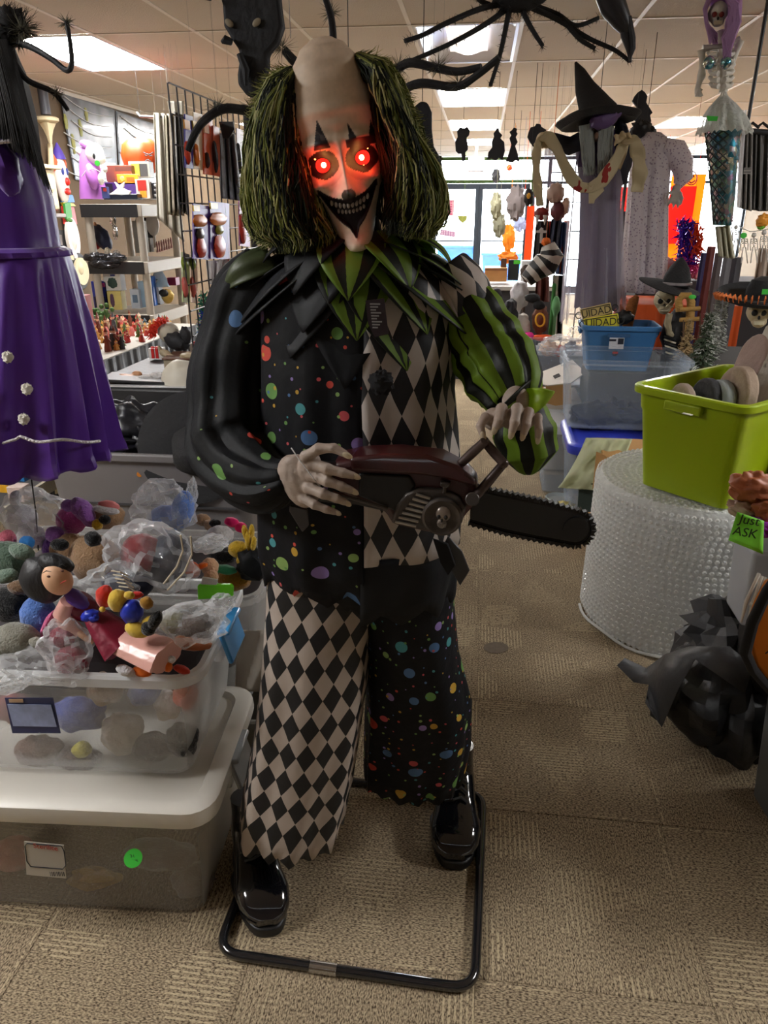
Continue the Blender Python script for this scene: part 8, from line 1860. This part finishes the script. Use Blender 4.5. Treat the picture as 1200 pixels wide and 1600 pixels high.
# counter by the door
ctn = thing('door_counter', 'white topped counter by the glass doors', 'counter', (.15, 7.6, 0)); mk('top', MB().ab((-.25, 7.3, .86), (.75, 7.9, .90)), M('counter_white', srgb(190, 188, 184), .5), ctn, bev=.005); mk('base', MB().ab((-.2, 7.35, 0), (.7, 7.85, .86)), M('plinth_dark'), ctn)
boxed('open brown cardboard carton on the counter by the doors', 757, 419, 793, 440, 7.4, (196, 140, 84), .3, cat='carton', nm='counter_carton', art=[(.02, 0, .98, .18, (150, 100, 60))])
boxed('dark standing book leaning in the brown counter carton', 782, 404, 792, 420, 7.5, (70, 50, 40), .02, cat='book', nm='standing_book')
boxed('black sign with lime green edge on the counter', 793, 406, 812, 438, 7.45, (30, 34, 34), .03, cat='sign', nm='counter_sign', art=[(.0, 0, .1, 1, (120, 200, 70)), (.5, .02, 1.1, .2, (90, 220, 60))])
boxed('grey carton at the back of the counter', 814, 408, 830, 440, 7.8, (150, 150, 150), .2, cat='carton', nm='counter_carton')
# ghouls hanging in the doorway
for k, (x, y, rx, ry, c, l) in enumerate(((775, 322, 8, 18, (150, 146, 120), 'olive grey ghoul hanging in the doorway nearest the middle'), (806, 318, 13, 22, (120, 110, 108), 'brown-grey ghoul hanging beside the olive one'), (780, 352, 9, 16, (140, 138, 116), 'thin skeletal prop below the olive ghoul'), (812, 350, 9, 10, (190, 200, 226), 'pale blue cloth below the brown-grey ghoul'), (745+30, 275, 6, 9, (100, 100, 104), 'small oval prop hanging over the doors'), (795, 372, 9, 18, (226, 150, 40), 'orange yellow cloth hanging in the doorway'), (794, 402, 14, 8, (206, 130, 40), 'amber lampshade-like hoop below the orange cloth'), (722, 408, 8, 8, (110, 140, 60), 'green sprig hanging inside the glass doors'), (796, 262, 4, 4, (210, 90, 40), 'small orange tag hanging under a black silhouette'))):
    q = MB(); Y_ = 8.6+.3*k; lump(q, x, y, Y_, rx, ry, rd=min(rx, 9), amt=.45, lf=3, n=24, m=18); p = at(x, y, Y_); q.tube([p, V((p.x, Y_, HC))], .002, 4); o = mk('hanging_ghoul' if k < 3 else 'hanging_prop', q, M('gh%d' % k, srgb(*c), .85, tl=.45, bump=(20, .6)), label=l, cat='hanging prop')
mk('exit_light', pic(731, 246, 757, 268, 12.5, .12).tube([at(744, 248, 12.55), V((at(744, 248, 12.55).x, 12.55, HC))], .02, 8), M('exit_housing', srgb(170, 160, 164), .6), label='grey emergency light box under the ceiling before the doors', cat='emergency light', bev=.01)
for x in (738, 750): q = MB(); lump(q, x, 256, 12.45, 4, 5, rd=4, amt=0)
# black foam silhouettes
def cutout(lab, pts, Y_, line_x, line_y, nm='hanging_silhouette'):
    t = thing(nm, lab, 'hanging cut-out', at(pts[0][0], pts[0][1], Y_)); mk('foam_shape', MB().prism([at(x, y, Y_) for x, y in pts], (0, .03, 0)), FOAM, t, bev=.004)
    mk('hanging_line', MB().cyl(at(line_x, line_y, Y_+.015), V((at(line_x, line_y, Y_+.015).x, Y_+.015, HC)), .0015, 4), M('black_wire'), t)
cutout('black cut-out of a stooped figure with a stick above the doors', [(714, 205), (718, 199), (726, 200), (730, 197), (734, 203), (733, 211), (729, 215), (731, 224), (731, 234), (727, 238), (728, 250), (722, 252), (721, 240), (716, 240), (712, 236), (711, 222), (715, 214)], 6.5, 724, 200)
cutout('black cut-out of a broad witch figure above the doors', [(771, 208), (774, 205), (775, 200), (779, 200), (780, 206), (785, 211), (782, 216), (788, 222), (789, 236), (785, 251), (780, 246), (774, 251), (768, 247), (761, 250), (763, 238), (769, 230), (768, 220), (772, 214)], 6.5, 777, 201)
cutout('black cut-out of a slim long-gowned figure above the doors', [(796, 206), (800, 203), (803, 199), (808, 201), (807, 206), (809, 209), (806, 214), (809, 222), (805, 228), (809, 240), (812, 253), (806, 250), (801, 254), (790, 252), (795, 240), (799, 226), (796, 216), (799, 211)], 6.5, 803, 200)
cutout('black cut-out of a round-headed jester by the witch\'s banner', [(826, 206), (829, 199), (836, 197), (838, 193), (845, 194), (846, 198), (854, 203), (851, 212), (844, 221), (840, 230), (842, 244), (839, 262), (836, 276), (835, 262), (831, 246), (834, 230), (828, 222), (824, 214)], 6.2, 842, 194)
cutout('black cut-out of a crowned profile beside the witch hat', [(997, 144), (1003, 140), (1008, 144), (1012, 150), (1010, 160), (1014, 166), (1020, 176), (1016, 180), (1018, 190), (1008, 196), (990, 196), (994, 190), (986, 180), (994, 174), (996, 168), (988, 158), (992, 150)], 5.8, 1003, 141)
sl = thing('hanging_silhouette', 'large black hooded cut-out hanging just behind the clown\'s green hair', 'hanging cut-out', at(665, 300, 3.2))
mk('foam_shape', MB().prism([at(x, y, 3.2) for x, y in ((643, 178), (648, 165), (658, 157), (668, 160), (674, 174), (674, 200), (677, 228), (684, 240), (690, 256), (692, 290), (684, 300), (660, 300), (650, 240), (646, 210))], (0, .05, 0)), FOAM, sl, bev=.012, bseg=3)
mk('hanging_line', MB().cyl(at(660, 158, 3.22), V((at(660, 158, 3.22).x, 3.22, HC)), .0015, 4), M('black_wire'), sl)
drape('mossy_fringe', 'mossy green fringe hanging beside the clown\'s hair by the doors', 'fringe', ((672, 240), (690, 244)), ((674, 370), (684, 360)), 3.5, M('moss_fringe', srgb(84, 90, 60), .9, tl=.4), am=.02, fr=3, jag=8)
# gold prop strip seen between the legs
mk('cream_post', MB().ab((-.33, 2.2, 0), (-.29, 2.24, .45)), M('cream_shelf'), label='cream post standing on the carpet seen between the clown\'s legs', cat='post', bev=.004)
mk('carpet_stain', MB().prism([atz(775+20*math.cos(a), 1012+9*math.sin(a), .0012) for a in [R(30*k) for k in range(12)]], (0, 0, .0006)), M('stain_dark', srgb(104, 92, 78), .95, var=(60, .3)), label='small dark stain on the carpet right of the clown', cat='stain', flat=True)
